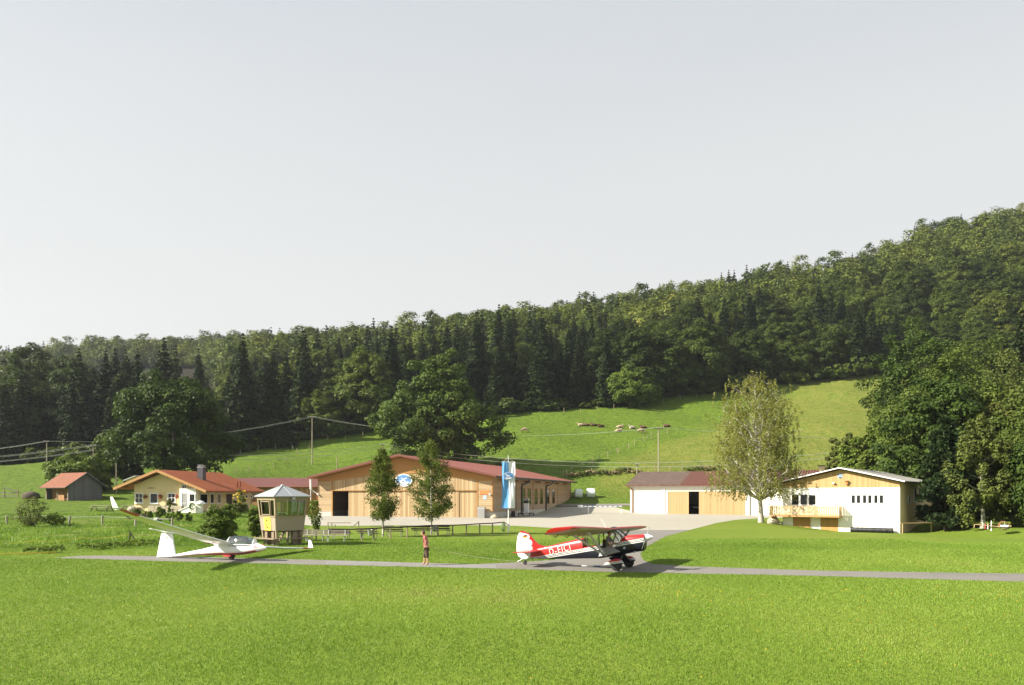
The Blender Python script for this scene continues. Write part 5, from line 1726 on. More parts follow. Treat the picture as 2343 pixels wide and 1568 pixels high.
p = LAND(70, 1140, 90, 170); o = hay.build('manure_heap', M['bark'], smooth=True); o.location = p; tag(o, 'dark brown heap lying in the meadow left of the hay shed', 'heap')

# ================= white workshop hangar on the right
AW = R(-25)
fw = Frame(21.5, 142.0, AW)
shop = empty('long_hangar', (fw.x, fw.y, 0), AW, 'long low cream hangar with pale wooden sliding doors and a corrugated roof', 'hangar')
z6 = ZM(2300, 1650, 2.929)
wx = lambda a, b=750: fw.loc(*z6(a, b))[0]
wz = lambda a, b: fw.loc(*z6(a, b))[1]
WL, WD = 36.0, 17.0
g0, g1 = wx(658), wx(1520)
ga, gb = wx(890), wx(1003)
gt = wz(900, 612); ev = wz(300, 545)
mb = MB()
mb.prism([(0, -0.4), (g0, -0.4), (g0, ev), (0, ev)], fnY(0), 0, 0.25); mb.prism([(g1, -0.4), (WL, -0.4), (WL, ev), (g1, ev)], fnY(0), 0, 0.25)
mb.prism([(g0, gt), (g1, gt), (g1, ev), (g0, ev)], fnY(0), 0, 0.25)
mb.prism([(0.25, -0.4), (WD, -0.4), (WD, ev), (WD / 2, ev + 2.2), (0.25, ev)], fnX(0.25), 0, 0.25)
mb.prism([(0, -0.4), (WL, -0.4), (WL, ev), (0, ev)], fnY(WD), 0, 0.25)
mb.prism([(0.25, -0.4), (WD, -0.4), (WD, ev), (WD / 2, ev + 2.2), (0.25, ev)], fnX(WL), 0, 0.25)
mb.build('wall', M['plaster_white'], shop)
mb = MB()
for a in ((605, 632), (1536, 1560)):
    mb.box(wx(a[0]), wx(a[1]), -0.12, -0.002, -0.3, ev - 0.1)
mb.box(wx(605) + 0.001, wx(1700), -0.05, -0.002, gt + 0.75, ev - 0.12)
mb.build('pilaster', M['white_paint'], shop)
MB().box(g0 + 0.02, ga, 0.06, 0.14, 0.02, gt).build('sliding_door', M['door_v'], shop)
ld = (g1 - gb) / 4
for k in range(4): MB().box(gb + k * ld + 0.015, gb + (k + 1) * ld - 0.015, 0.06 + 0.02 * (k % 2), 0.14 + 0.02 * (k % 2), 0.02, gt).build('sliding_door', M['door_v'], shop)
mb = MB(); mb.box(ga + 0.1, gb - 0.1, 3.0, 3.1, 1.15, 1.3); mb.build('inner_rail', M['grey_metal'], shop)
MB().box(0.3, WL - 0.3, 0.3, WD - 0.3, -0.05, 0.008).build('inner_floor', M['plinth'], shop)
rv = wz(405, 398)
RB_ = 9.0
rsl = lambda x0, x1, mat, dz: (MB(), x0, x1)
ridge_z = H + (HY - 1080) * (142 + RB_ * math.cos(AW)) / F
for x0, x1, mat in ((-0.75, wx(800, 500), 'corr_brown'), (wx(800, 500), WL + 0.3, 'corr_red')):
    mb = MB()
    a_ = [(x0, -0.75, ev + 0.03), (x1, -0.75, ev + 0.03), (x1, RB_, ridge_z), (x0, RB_, ridge_z), (x1, WD + 0.8, ev + 0.03), (x0, WD + 0.8, ev + 0.03)]
    b_ = [(x, y, z - 0.10) for x, y, z in a_]
    mb.raw(a_ + b_, [(0, 1, 2, 3), (3, 2, 4, 5), (9, 8, 7, 6), (11, 10, 8, 9), (0, 6, 7, 1), (0, 3, 9, 6), (3, 5, 11, 9), (1, 7, 8, 2), (2, 8, 10, 4), (4, 10, 11, 5)])
    mb.build('roof', M[mat], shop)
MB().box(-0.7, WL, -0.72, -0.5, ev - 0.16, ev - 0.075).build('eaves_board', M['brown_wood'], shop)
mb = MB(); mb.tube([(wx(215), -0.7, ev - 0.15), (wx(270), -0.15, ev - 0.7), (wx(270), -0.15, 0.1)], 0.09, 8); mb.build('downpipe', M['brown_wood'], shop)
mb = MB(); mb.tube([(wx(1568), -0.1, ev), (wx(1568), -0.1, 0)], 0.09, 8); mb.build('downpipe', M['galv'], shop)
mb = MB(); mb.box(wx(1897), wx(1915), -0.2, -0.002, wz(1905, 630), wz(1905, 610)); mb.build('wall_lamp', M['sign_yellow'], shop)

# ================= the white clubhouse
AC = R(-38)
fc = Frame(32.6, 94.05, AC)
CB = -0.9
club = empty('white_clubhouse', (fc.x, fc.y, CB), AC, 'white clubhouse with a boarded gable, wooden balcony and grey low pitched roof', 'clubhouse')
z7 = ZM(2800, 1700, 2.929)


def cl(a, b, yo=0.0):
    x, z = fc.loc(*z7(a, b), yo); return x, z - CB


CW = cl(1766, 600)[0]; CD = 20.0
zb0 = cl(1200, 423)[1]
rx_, rz_c = cl(1095, 205, -0.6)
xl_, zl_ = cl(415, 366, -0.6); xr_, zr_ = cl(1822, 356, -0.6)
ut = lambda x: (rz_c - 0.2) - ((rx_ - x) * (rz_c - zl_) / (rx_ - xl_) if x < rx_ else (x - rx_) * (rz_c - zr_) / (xr_ - rx_))
mb = MB(); mb.prism([(0, -0.6), (CW, -0.6), (CW, zb0), (0, zb0)], fnY(0), 0, 0.25)
mb.prism([(0.25, -0.6), (CD, -0.6), (CD, ut(0)), (0.25, ut(0))], fnX(0.25), 0, 0.25)
mb.prism([(0, -0.6), (CW, -0.6), (CW, ut(CW)), (rx_, ut(rx_)), (0, ut(0))], fnY(CD), 0, 0.25)
mb.build('front_wall', M['plaster_white'], club)
mb = MB(); mb.prism([(0.25, -0.6), (CD, -0.6), (CD, ut(CW)), (0.25, ut(CW))], fnX(CW - 0.003), 0, 0.25); mb.build('side_wall', M['plaster_side'], club)
mb = MB(); mb.prism([(-0.02, zb0 + 0.002), (CW, zb0 + 0.002), (CW, ut(CW)), (rx_, ut(rx_)), (-0.02, ut(0))], fnY(-0.03), 0, 0.28); mb.build('gable', M['club_gable'], club)
gable_roof(club, 'roof_grey', xl_, xr_, rx_, -0.62, CD + 0.5, zl_ + 0.06, zr_ + 0.06, rz_c + 0.06, 0.14, None, 'roof', 'brown_wood')
mb = MB()
for xa, za in ((xl_, zl_), (xr_, zr_)): mb.beam((xa, -0.66, za - 0.0), (rx_, -0.66, rz_c - 0.0), 0.05, 0.12)
mb.build('bargeboard', M['white_paint'], club)
mb = MB(); mb.tube([(xr_ + 0.04, -0.5, zr_ - 0.06), (xr_ + 0.04, CD + 0.4, zr_ - 0.06)], 0.09, 8); mb.build('gutter', M['dark_metal'], club)
(a0, z1), (a1, z0) = cl(556, 490), cl(848, 622)
wf = MB()
rect = lambda mb, x0, x1, y0, y1, d0, d1: mb.prism([(x0, y0), (x1, y0), (x1, y1), (x0, y1)], fnY(0), d0, d1)
for (p0, p1, q0, q1) in ((568, 645, 505, 615), (663, 739, 499, 614), (757, 836, 505, 616)):
    (xa, zt), (xb, zb3) = cl(p0, q0), cl(p1, q1)
    window(club, fnY(0), xa - 0.09, xb + 0.09, zb3 - 0.09, zt + 0.09, 1, 1, 0.11, 0.05)
rect(wf, a0, a1, z0 - 0.03, z1, -0.003, 0.0); wf.build('window_surround', M['white_paint'], club)
for (p0, p1) in ((1230, 1271), (1287, 1329), (1355, 1396), (1413, 1454), (1480, 1521), (1540, 1583)):
    (xa, zt), (xb, zb3) = cl(p0, 507), cl(p1, 598)
    window(club, fnY(0), xa - 0.07, xb + 0.07, zb3 - 0.07, zt + 0.07, 1, 1, 0.09, 0.05)
(a0, z1), (a1, z0) = cl(1216, 496), cl(1597, 618)
wf = MB(); rect(wf, a0, a1, z0, z1, -0.003, 0.0); wf.build('window_surround', M['white_paint'], club)
for (p0, p1, q0, q1) in ((1858, 1880, 505, 600), (1925, 1950, 420, 580), (1974, 1998, 425, 575), (2025, 2048, 430, 570)):
    (ya, zt), (yb, zb3) = fc.side(*z7(p0, q0), CW), fc.side(*z7(p1, q1), CW)
    window(club, fnX(CW), ya, yb, zb3 - CB, zt - CB, 1, 1, 0.09, 0.05)
# balcony with board railing
BD = 1.35
(b0, fz), (b1, _) = cl(313, 730, -BD), cl(1092, 730, -BD)
rt = cl(700, 624, -BD)[1]
mb = MB(); mb.box(b0, b1, -BD, -0.002, fz - 0.14, fz); mb.box(b0, -0.02, 0.0, 1.6, fz - 0.14, fz)
mb.build('balcony_floor', M['beam_wood'], club)
mb = MB()
mb.box(b0, b1, -BD - 0.03, -BD + 0.07, rt - 0.06, rt); mb.box(b0, b1, -BD, -BD + 0.04, fz + 0.12, fz + 0.18); mb.box(b0, b1, -BD, -BD + 0.04, rt - 0.22, rt - 0.17)
x = b0 + 0.05
while x < b1 - 0.1:
    mb.box(x, x + 0.135, -BD - 0.025, -BD - 0.002, fz + 0.03, rt - 0.09); x += 0.20
for xx in (b0, b1 - 0.06):
    mb.box(xx, xx + 0.06, -BD + 0.07, -0.01, rt - 0.06, rt)
    y = -BD + 0.15
    while y < -0.15: mb.box(xx + 0.01, xx + 0.035, y, y + 0.135, fz + 0.03, rt - 0.09); y += 0.20
mb.build('balcony_railing', M['rail_wood'], club)
for (p0, p1) in ((583, 777), (888, 1085)):
    xa, xb = cl(p0, 800)[0], cl(p1, 800)[0]; zt = fz - 0.2
    MB().box(xa, xb, -0.05, -0.002, -0.2, zt).build('cellar_door', M['club_door'], club)
    mb = MB(); mb.box(xa - 0.11, xa - 0.005, -0.06, -0.003, -0.2, zt); mb.box(xb + 0.005, xb + 0.11, -0.06, -0.003, -0.2, zt); mb.build('door_frame', M['white_paint'], club)
# wave emblem, lamp, nest box on the gable
ex, ez = cl(1105, 295)
mb = MB(); mb.prism([(ex + 0.30 * math.cos(6.2832 * i / 24), ez + 0.30 * math.sin(6.2832 * i / 24)) for i in range(24)], fnY(-0.06), 0, 0.028); em = mb.build('round_emblem', M['emblem_pale'], club)
mb = MB()
for k, zz in enumerate((0.17, 0.06, -0.05)):
    for sx in (-1, 1):
        w_ = math.sqrt(0.27 ** 2 - zz ** 2)
        mb.prism([(ex + sx * 0.02, ez + zz - 0.04), (ex + sx * w_ * 0.55, ez + zz + 0.035), (ex + sx * w_, ez + zz - 0.015), (ex + sx * w_, ez + zz + 0.025), (ex + sx * w_ * 0.55, ez + zz + 0.075), (ex + sx * 0.02, ez + zz - 0.005)], fnY(-0.075), 0, 0.014)
mb.prism([(ex - 0.2, ez - 0.17), (ex, ez - 0.12), (ex + 0.2, ez - 0.17), (ex + 0.11, ez - 0.26), (ex - 0.11, ez - 0.26)], fnY(-0.075), 0, 0.014)
mb.build('wave_lines', M['navy'], em)
x, z = cl(1038, 373); MB().box(x - 0.14, x + 0.1, -0.30, -0.032, z - 0.07, z + 0.05).build('floodlight', M['white_paint'], club)
x, z = cl(1180, 368)
mb = MB(); mb.box(x - 0.12, x + 0.12, -0.28, -0.032, z - 0.22, z + 0.14); mb.beam((x - 0.2, -0.2, z + 0.16), (x + 0.2, -0.2, z + 0.2), 0.4, 0.03); mb.build('nest_box', M['plank_sign'], club)
# chimney
x, z = cl(898, 245, 5.0)
mb = MB(); mb.box(x - 0.30, x + 0.30, 4.7, 5.3, z - 0.7, cl(898, 188, 5.0)[1]); ch = mb.build('chimney', M['plaster_side'], club)
zt = cl(898, 188, 5.0)[1]; MB().box(x - 0.38, x + 0.38, 4.6, 5.4, zt + 0.03, zt + 0.12).build('chimney_cap', M['dark_metal'], ch)
# left foundation of rubble stone
mb = MB(); mb.box(-1.6, -0.02, 0.6, 1.0, -0.4, 1.1); mb.build('rubble_wall', M['rock'], club)
p = fc.world(-0.9, -0.6); boulder('boulder', 'large tan boulder at the left corner of the clubhouse below the balcony', (p.x, p.y, Tz(p.x, p.y)), (0.75, 0.6, 0.75), 21)
# black drain pipes lying along the wall
for k, (a, b, c, lb) in enumerate(((1222, 1482, 862, 'long black drain pipe lying against the clubhouse wall'), (1488, 1552, 852, 'left of three short black pipe drums by the clubhouse wall'),
                                   (1556, 1626, 850, 'middle of three short black pipe drums by the clubhouse wall'), (1634, 1690, 846, 'right of three short black pipe drums by the clubhouse wall'))):
    xa, xb = cl(a, c, -0.5)[0], cl(b, c, -0.5)[0]
    w = fc.world((xa + xb) / 2, -0.5); L = (xb - xa) / 2
    pr = empty('drain_pipe', (w.x, w.y, Tz(w.x, w.y) + 0.27), AC, lb, 'pipe', 'black pipes along the clubhouse')
    n = 18; ring = lambda x, r_: [(x, r_ * math.cos(6.2832 * i / n), r_ * math.sin(6.2832 * i / n)) for i in range(n)]
    mb = MB(); mb.loft([ring(-L, 0.26), ring(-L, 0.30), ring(L, 0.30), ring(L, 0.26), ring(-L, 0.259)], caps=False); mb.build('tube', M['pipe_black'], pr, smooth=True)
    mb = MB()
    for s_ in (-0.6, 0.6) if k else (-0.85, -0.4, 0.0, 0.4, 0.85): mb.loft([ring(s_ * L - 0.03, 0.315), ring(s_ * L + 0.03, 0.315)], caps=True)
    mb.build('rib', M['rubber'], pr, smooth=True)
# timber barrier right of the clubhouse
pA, pB = PT(*z7(1795, 850), 85.5), PT(*z7(2112, 838), 87.0)
rl = empty('timber_rail', (pA.x, pA.y, Tz(pA.x, pA.y)), 0, 'single bar timber rail on two posts at the right corner of the clubhouse', 'railing')
d = Vector((pB.x - pA.x, pB.y - pA.y, Tz(pB.x, pB.y) - Tz(pA.x, pA.y)))
MB().tube([(0, 0, -0.1), (0, 0, 1.05)], 0.06, 8).build('post', M['rail_wood'], rl); mb = MB(); mb.tube([d + Vector((0, 0, -0.1)), d + Vector((0, 0, 1.0))], 0.06, 8); mb.build('post', M['rail_wood'], rl)
mb = MB(); mb.tube([Vector((-0.25, 0, 1.10)), d + Vector((0.3, 0, 1.05))], 0.05, 8); mb.build('bar', M['rail_wood'], rl)
# dark parked car mostly hidden behind the pine
pc_ = PT(*z7(2110, 740), 99.0)
car = empty('parked_car', (pc_.x, pc_.y, Tz(pc_.x, pc_.y)), R(-20), 'dark blue car parked beside the clubhouse, half hidden by the pine', 'car')
prof = [(-2.1, 0.35), (-2.15, 0.75), (-1.9, 0.95), (-1.35, 1.0), (-0.85, 1.40), (0.7, 1.45), (1.35, 1.05), (2.0, 0.92), (2.15, 0.6), (2.1, 0.35)]
mb = MB(); mb.loft([[(x * s_, y, z * (1 if z < 1 else 0.5 + 0.5 * s_)) for x, z in prof] for y, s_ in ((-0.85, 0.95), (-0.78, 1.0), (0.78, 1.0), (0.85, 0.95))]); mb.build('body', M['navy'], car, smooth=True)
mb = MB()
for s_ in (-1, 1): mb.prism([(-1.15, 1.02), (-0.78, 1.34), (0.62, 1.38), (1.15, 1.04)], lambda a, b, d_: (a, s_ * (0.80 + d_), b), 0.02, 0.04)
mb.build('side_glass', M['dark_glass'], car)
for x in (-1.35, 1.35):
    for y in (-0.75, 0.75):
        mb = MB(); mb.lathe([(0.2, -0.1), (0.31, -0.1), (0.32, 0), (0.31, 0.1), (0.2, 0.1)], 16, 0, Matrix.Translation((x, y, 0.32)) @ Matrix.Rotation(R(90), 4, 'X')); wl_ = mb.build('wheel', M['rubber'], car, smooth=True)
# ---------------------------------------------------------------- aircraft
def sup(cy, cz, hw, hz, n=18, p=0.62):
    out = []
    for i in range(n):
        t = 2 * math.pi * i / n
        c, s = math.cos(t), math.sin(t)
        out.append((cy + hw * math.copysign(abs(c) ** p, c), cz + hz * math.copysign(abs(s) ** p, s)))
    return out


def loft_x(mb, st, n=18, p=0.62, mi=0):
    """st: (x, z_top, z_bottom, half width)"""
    mb.loft([[(x, y, z) for y, z in sup(0, (zt + zb_) / 2, hw, (zt - zb_) / 2, n, p)] for x, zt, zb_, hw in st], mi)
    return mb


def foil(chord, th, n=9):
    """closed aerofoil outline: (x back from the leading edge, z), upper then lower"""
    up, lo = [], []
    for i in range(n):
        t = i / (n - 1); x = t * t * (3 - 2 * t) * 0.5 + t * t * 0.5
        y = 5 * th * (0.2969 * math.sqrt(x) - 0.126 * x - 0.3516 * x * x + 0.2843 * x ** 3 - 0.1036 * x ** 4)
        up.append((x * chord, chord * (y * 1.25 + 0.02 * math.sin(math.pi * x)))); lo.append((x * chord, -chord * y * 0.55))
    return up + lo[::-1][1:-1], len(up)


def wing(parent, name, secs, th, m_up, m_lo, smooth=True):
    """secs: (y, x of leading edge, z, chord, incidence)"""
    mb = MB(); rings = []
    for y, xl, z, ch, inc in secs:
        o_, nu = foil(ch, th)
        rings.append([(xl - a * math.cos(inc) - b * math.sin(inc), y, z - a * math.sin(inc) + b * math.cos(inc)) for a, b in o_])
    mb.loft(rings)
    n = len(rings[0])
    for k in range((len(rings) - 1) * n):
        mb.m[k] = 0 if (k % n) < nu - 1 else 1
    return mb.build(name, [m_up, m_lo], parent, smooth=smooth)


def striped(name, z0, slope, red, white, navy, lines, width):
    """red above, white band with navy pinstripes, navy below; the band climbs with x"""
    m, nt, b = base_mat(name)
    v, sp = obj_xyz(nt)
    h = mth(nt, 'SUBTRACT', sp[2], mth(nt, 'MULTIPLY_ADD', sp[0], slope, z0))     # height above the top edge of the band
    col = mixc(nt, mth(nt, 'LESS_THAN', h, 0.0), red, white)
    for a, c in lines:
        g = mth(nt, 'MULTIPLY', mth(nt, 'LESS_THAN', h, -a * width), mth(nt, 'GREATER_THAN', h, -c * width))
        col = mixc(nt, g, col, navy)
    col = mixc(nt, mth(nt, 'LESS_THAN', h, -width), col, navy)
    nt.links.new(col, b.inputs['Base Color'])
    b.inputs['Roughness'].default_value = 0.38
    b.inputs['Coat Weight'].default_value = 0.1
    return m


# ================= red, white and navy tow plane
AP = R(-26)
fp = Frame(5.2, 36.65, AP)
z5 = ZM(1900, 1920, 3.905)


def hk(zx, zy, yo=-0.3):
    return fp.loc(*z5(zx, zy), yo)


plane = empty('tow_plane', (fp.x, fp.y, 0.006), AP, 'red, white and navy high wing tail dragger lettered D-EICI, its cabin door hinged down', 'airplane')
RED, WHT, NAV = (0.38, 0.010, 0.010, 1), (0.66, 0.66, 0.64, 1), (0.007, 0.008, 0.018, 1)
(sx0, sz0), (sx1, sz1) = hk(600, 711), hk(2080, 452)
slp = (sz1 - sz0) / (sx1 - sx0); zz0 = sz0 - slp * sx0
M['tow_body'] = striped('tow_plane_paint', zz0, slp, RED, WHT, NAV, ((0.20, 0.36), (0.56, 0.74)), 0.175)


def stn(l, yo=-0.3):
    out = []
    for zx, a, b_, hw in l:
        x, zt = hk(zx, a, yo * min(hw / 0.34, 1)); _, zb_ = hk(zx, b_, yo * min(hw / 0.34, 1))
        out.append((x, zt, zb_, hw))
    return out


mb = MB()
loft_x(mb, stn([(415, 660, 752, .03), (440, 640, 758, .06), (520, 606, 763, .10), (640, 577, 765, .15), (800, 540, 765, .20), (1000, 492, 763, .26), (1190, 446, 760, .33)]))
loft_x(mb, stn([(1191, 562, 760, .33), (1420, 572, 757, .35), (1440, 600, 756, .35), (1655, 604, 722, .35), (1672, 528, 718, .35), (1725, 500, 706, .35)]))
loft_x(mb, stn([(1726, 492, 706, .35), (1770, 440, 698, .345), (1835, 414, 688, .335), (1950, 406, 664, .315), (2060, 402, 648, .295), (2086, 404, 632, .275), (2098, 412, 590, .21)]))
fus = mb.build('fuselage', M['tow_body'], plane, smooth=True)
# registration
(ax, az), (bx_, bz_) = hk(678, 660), hk(1000, 578)
t = Vector((bx_ - ax, bz_ - az)); ang = math.atan2(t.y, t.x)
fus_letters = text_mesh('D-EICI', 0.46, M['letter_white'], 'registration', fus, ((ax + bx_) / 2, -0.275, (az + bz_) / 2 - 0.03), (R(90), -ang, 0), 0.003, 0.80, 0.012, 1.20)
# lay the letters onto the tapering flank
def onto_flank(o, stations, n_p, out):
    bpy.context.view_layer.update()
    xs = [k[0] for k in stations]; ord_ = np.argsort(xs)
    X = np.array(xs)[ord_]; A = np.array([k[1:] for k in stations])[ord_]
    Mw = Matrix.LocRotScale(o.location, o.rotation_euler, o.scale)
    for v in o.data.vertices:
        w_ = Mw @ v.co
        zt, zb_, hw = (np.interp(w_.x, X, A[:, i]) for i in range(3))
        s_ = min(0.55 * abs((w_.z - (zt + zb_) / 2) / max((zt - zb_) / 2, 1e-3)), 0.98) ** (1 / n_p)
        y = -hw * math.sqrt(max(1 - s_ * s_, 0)) ** n_p
        v.co = (w_.x, y - out - (0.006 if v.co.z > 0 else 0), w_.z)
    o.location = (0, 0, 0); o.rotation_euler = (0, 0, 0); o.scale = (1, 1, 1)


AFT = stn([(415, 660, 752, .03), (440, 640, 758, .06), (520, 606, 763, .10), (640, 577, 765, .15), (800, 540, 765, .20), (1000, 492, 763, .26), (1190, 446, 760, .33)])
onto_flank(fus_letters, AFT, 0.62, 0.010)
# fin and rudder
def plate(name, pts, mat, parent, y0=-0.04, y1=0.04, yo=0.0):
    mb = MB(); q = [hk(a, b_, yo) for a, b_ in pts]
    mb.prism(q, lambda a, b_, d: (a, y0 + d, b_), 0, y1 - y0)
    return mb.build(name, mat, parent)


fin = plate('fin', [(262, 640), (262, 352), (300, 343), (345, 366), (392, 382), (440, 445), (500, 515), (560, 556), (640, 578), (640, 600), (420, 650)], M['red_paint'], plane, -0.035, 0.035)
plate('rudder', [(213, 640), (212, 545), (226, 432), (243, 388), (262, 372), (262, 640), (330, 652), (415, 655), (420, 690), (398, 735), (345, 763), (290, 756), (240, 720), (216, 660)], M['white_paint'], plane, -0.042, 0.042)
plate('fin_panel', [(262, 372), (300, 376), (350, 388), (392, 402), (407, 435), (392, 472), (425, 482), (444, 515), (442, 548), (418, 565), (444, 582), (448, 625), (262, 645)], M['white_paint'], fin, -0.041, 0.041)
for k, (c_, nm) in enumerate((((0.012, 0.012, 0.012), 'flag_black'), ((0.5, 0.02, 0.016), 'flag_red'), ((0.8, 0.5, 0.03), 'flag_gold'))):
    M[nm] = plain(nm, c_, 0.5, 0.02)
    y0_, y1_ = 410 + 14 * k, 424 + 14 * k
    plate('flag_band', [(310, y0_ + 3), (371, y0_ - 6), (371, y1_ - 6), (310, y1_ + 3)], M[nm], fin, -0.048, -0.042)
# tailplane
tx, tz = hk(620, 628, -0.1); ttx, ttz = hk(120, 672, -1.5)
tle = hk(560, 612, 0)[0]
wing(plane, 'tailplane', [(-1.55, ttx + 0.55, ttz + 0.02, 0.50, 0.02), (-1.3, ttx + 0.85, ttz + 0.02, 0.85, 0.02), (-0.08, tle + 0.1, ttz + 0.04, 1.15, 0.02), (0.08, tle + 0.1, ttz + 0.04, 1.15, 0.02), (1.3, tle - 0.25, ttz + 0.06, 0.85, 0.02), (1.55, tle - 0.45, ttz + 0.06, 0.5, 0.02)], 0.07, M['red_paint'], M['red_paint'])
# wing
nl, nt_ = hk(1112, 300, -5.2), hk(640, 440, -5.2)
rl_ = hk(1640, 338, -0.35)
fl2 = hk(2165, 288, 5.2)
ch_ = 1.58
inc = math.atan2(nl[1] - nt_[1], nl[0] - nt_[0])
inc = R(12.5)
print('plane wing', nl, nt_, rl_, fl2, inc)
xl = (rl_[0] + nl[0]) / 2
zr0 = rl_[1] + 0.05
secs = []
for y, zt, c_, dx in ((-5.35, nl[1] - 0.02, 0.5, -0.75), (-5.30, nl[1] - 0.01, 1.2, -0.20), (-5.1, nl[1] - 0.005, 1.5, -0.03), (-4.6, None, 1.58, 0), (-2.5, None, 1.58, 0), (-0.4, None, 1.58, 0), (0.4, None, 1.58, 0), (2.5, None, 1.58, 0), (4.6, None, 1.58, 0), (5.1, fl2[1], 1.5, -0.03), (5.30, fl2[1], 1.2, -0.2), (5.35, fl2[1], 0.5, -0.75)):
    if zt is None:
        zt = zr0 + (nl[1] - zr0) * max(-y - 0.4, 0) / 4.7 if y < 0 else zr0 + (fl2[1] - zr0) * max(y - 0.4, 0) / 4.7
    secs.append((y, xl + dx, zt, c_, inc))
M['wing_lower'] = plain('wing_lower_fabric', (0.42, 0.38, 0.32), 0.6, 0.1, 2)
wg = wing(plane, 'wing', secs, 0.115, M['red_paint'], M['wing_lower'])
for p_ in wg.data.polygons:
    if abs(p_.center[1]) > 4.55: p_.material_index = 0
# aileron / flap gap and ribs under the near wing
mb = MB()
for y in np.arange(-4.5, -0.6, 0.42):
    z_ = np.interp(-y, [0.4, 5.1], [zr0, nl[1]])
    mb.beam((xl - 0.15, y, z_ - 0.10), (xl - 1.45, y, z_ - 0.10 - 1.3 * math.sin(inc)), 0.02, 0.012)
mb.build('wing_rib', M['brown_wood'], wg)
for y in (-4.2, -2.9, -1.7, 1.7, 2.9, 4.2):
    mb = MB()
    z_ = np.interp(abs(y), [0.4, 5.1], [zr0, nl[1] if y < 0 else fl2[1]])
    mb.beam((xl - 1.2, y, z_ - 0.28), (xl - 1.36, y, z_ - 0.44), 0.02, 0.03); mb.beam((xl - 1.36, y, z_ - 0.44), (xl - 1.48, y, z_ - 0.38), 0.02, 0.025)
    mb.build('hinge_arm', M['dark_metal'], wg)
# struts
def strut(a, ya, b_, yb_, r_, mat='grey_metal', nm='wing_strut', par=None):
    (x0, z0), (x1, z1) = hk(*a, ya), hk(*b_, yb_)
    mb = MB(); mb.beam((x0, ya, z0), (x1, yb_, z1), r_, r_ * 1.8, up=(1, 0, 0)); return mb.build(nm, M[mat], par or plane)


fb, rb = hk(1530, 715, -0.36), hk(1500, 706, -0.36)
for s_, zt in ((-1, nl[1]), (1, fl2[1])):
    zy = zr0 + (zt - zr0) * 2.6 / 4.7
    for xa, dz, bb in ((xl - 0.35, -0.16, fb), (xl - 1.05, -0.32, rb)):
        mb = MB(); mb.beam((xa, s_ * 3.0, zy + dz), (bb[0], s_ * 0.36, bb[1]), 0.05, 0.095, up=(1, 0, 0)); mb.build('wing_strut', M['galv'], plane)
    for xa, dz, t_ in ((xl - 0.30, -0.13, 0.50), (xl - 1.0, -0.30, 0.5)):
        a = Vector((xl - 0.35 if dz > -0.2 else xl - 1.05, s_ * 3.0, zy + dz)); b_ = Vector(((fb if dz > -0.2 else rb)[0], s_ * 0.36, (fb if dz > -0.2 else rb)[1]))
        m_ = a.lerp(b_, t_)
        mb = MB(); mb.tube([(xa, m_.y, np.interp(abs(m_.y), [0.4, 5.1], [zr0, zt]) + dz), m_], 0.018, 6); mb.build('jury_strut', M['galv'], plane)
# cabin: posts, glass, roof trim, seats
mb = MB()
W = 0.335
for s_ in (-1, 1):
    for a, b_ in (((1185, 446), (1192, 566)), ((1190, 450), (1192, 350)), ((1425, 380), (1437, 590)), ((1625, 345), (1722, 495))):
        (x0, z0), (x1, z1) = hk(*a), hk(*b_)
        mb.beam((x0, s_ * W, z0), (x1, s_ * W, z1), 0.035, 0.05, up=(0, 1, 0))
    (x0, z0), (x1, z1) = hk(1190, 352), hk(1630, 348); mb.beam((x0, s_ * W, z0), (x1, s_ * W, z1), 0.04, 0.07)
    (x0, z0), (x1, z1) = hk(1200, 480), hk(1380, 562); mb.beam((x0, s_ * W * 0.7, z0), (x1, s_ * W * 0.7, z1), 0.025, 0.03)
(x0, z0) = hk(1628, 346); mb.beam((x0, -W, z0), (x0, W, z0), 0.05, 0.05)
mb.build('cabin_frame', M['dark_metal'], plane)
q = lambda a, b_: hk(a, b_)
mb = MB()
for s_ in (-1, 1):
    mb.face([(x, s_ * (W + 0.012), z) for x, z in (q(1196, 360), q(1425, 355), q(1434, 570), q(1196, 562))])
    if s_ > 0: mb.face([(x, s_ * (W + 0.012), z) for x, z in (q(1430, 355), q(1622, 350), q(1716, 495), q(1660, 600), q(1438, 590))])
    else: mb.face([(x, s_ * (W + 0.012), z) for x, z in (q(1636, 372), q(1716, 490), q(1672, 522), q(1610, 400))])
(xa, za), (xb, zb2) = q(1615, 318), q(1785, 440)
(xm, zm) = q(1700, 345)
mb.loft([[(x, y, z - 0.04 * (abs(y) / W) ** 2) for y in (-W, -W * .6, 0, W * .6, W)] for x, z in ((xa, za), (xm, zm), (xb, zb2))], caps=False, closed=False)
mb.build('windows', M['clear_glass'], plane)
mb = MB()
(xa, za), (xb, zb2) = q(1608, 300), q(1782, 438)
for s_ in (-1, 1): mb.beam((xa, s_ * W, za), (xb, s_ * W, zb2 + 0.02), 0.06, 0.06)
mb.loft([[(xa - 0.03, y, za + 0.03) for y in (-W, 0, W)], [(xm - 0.12, y, zm + 0.06) for y in (-W, 0, W)]], caps=False, closed=False)
mb.build('windscreen_frame', M['slate'], plane)
(sx_, sz_), (sx2, sz2) = q(1500, 600), q(1530, 480)
mb = MB(); mb.beam((sx_ - 0.08, 0, sz_ - 0.1), (sx2 - 0.16, 0, sz2), 0.46, 0.08, up=(1, 0, 0)); mb.box(sx_ - 0.05, sx_ + 0.45, -0.24, 0.24, sz_ - 0.12, sz_ - 0.02); mb.build('seat', M['dark_wood'], plane)
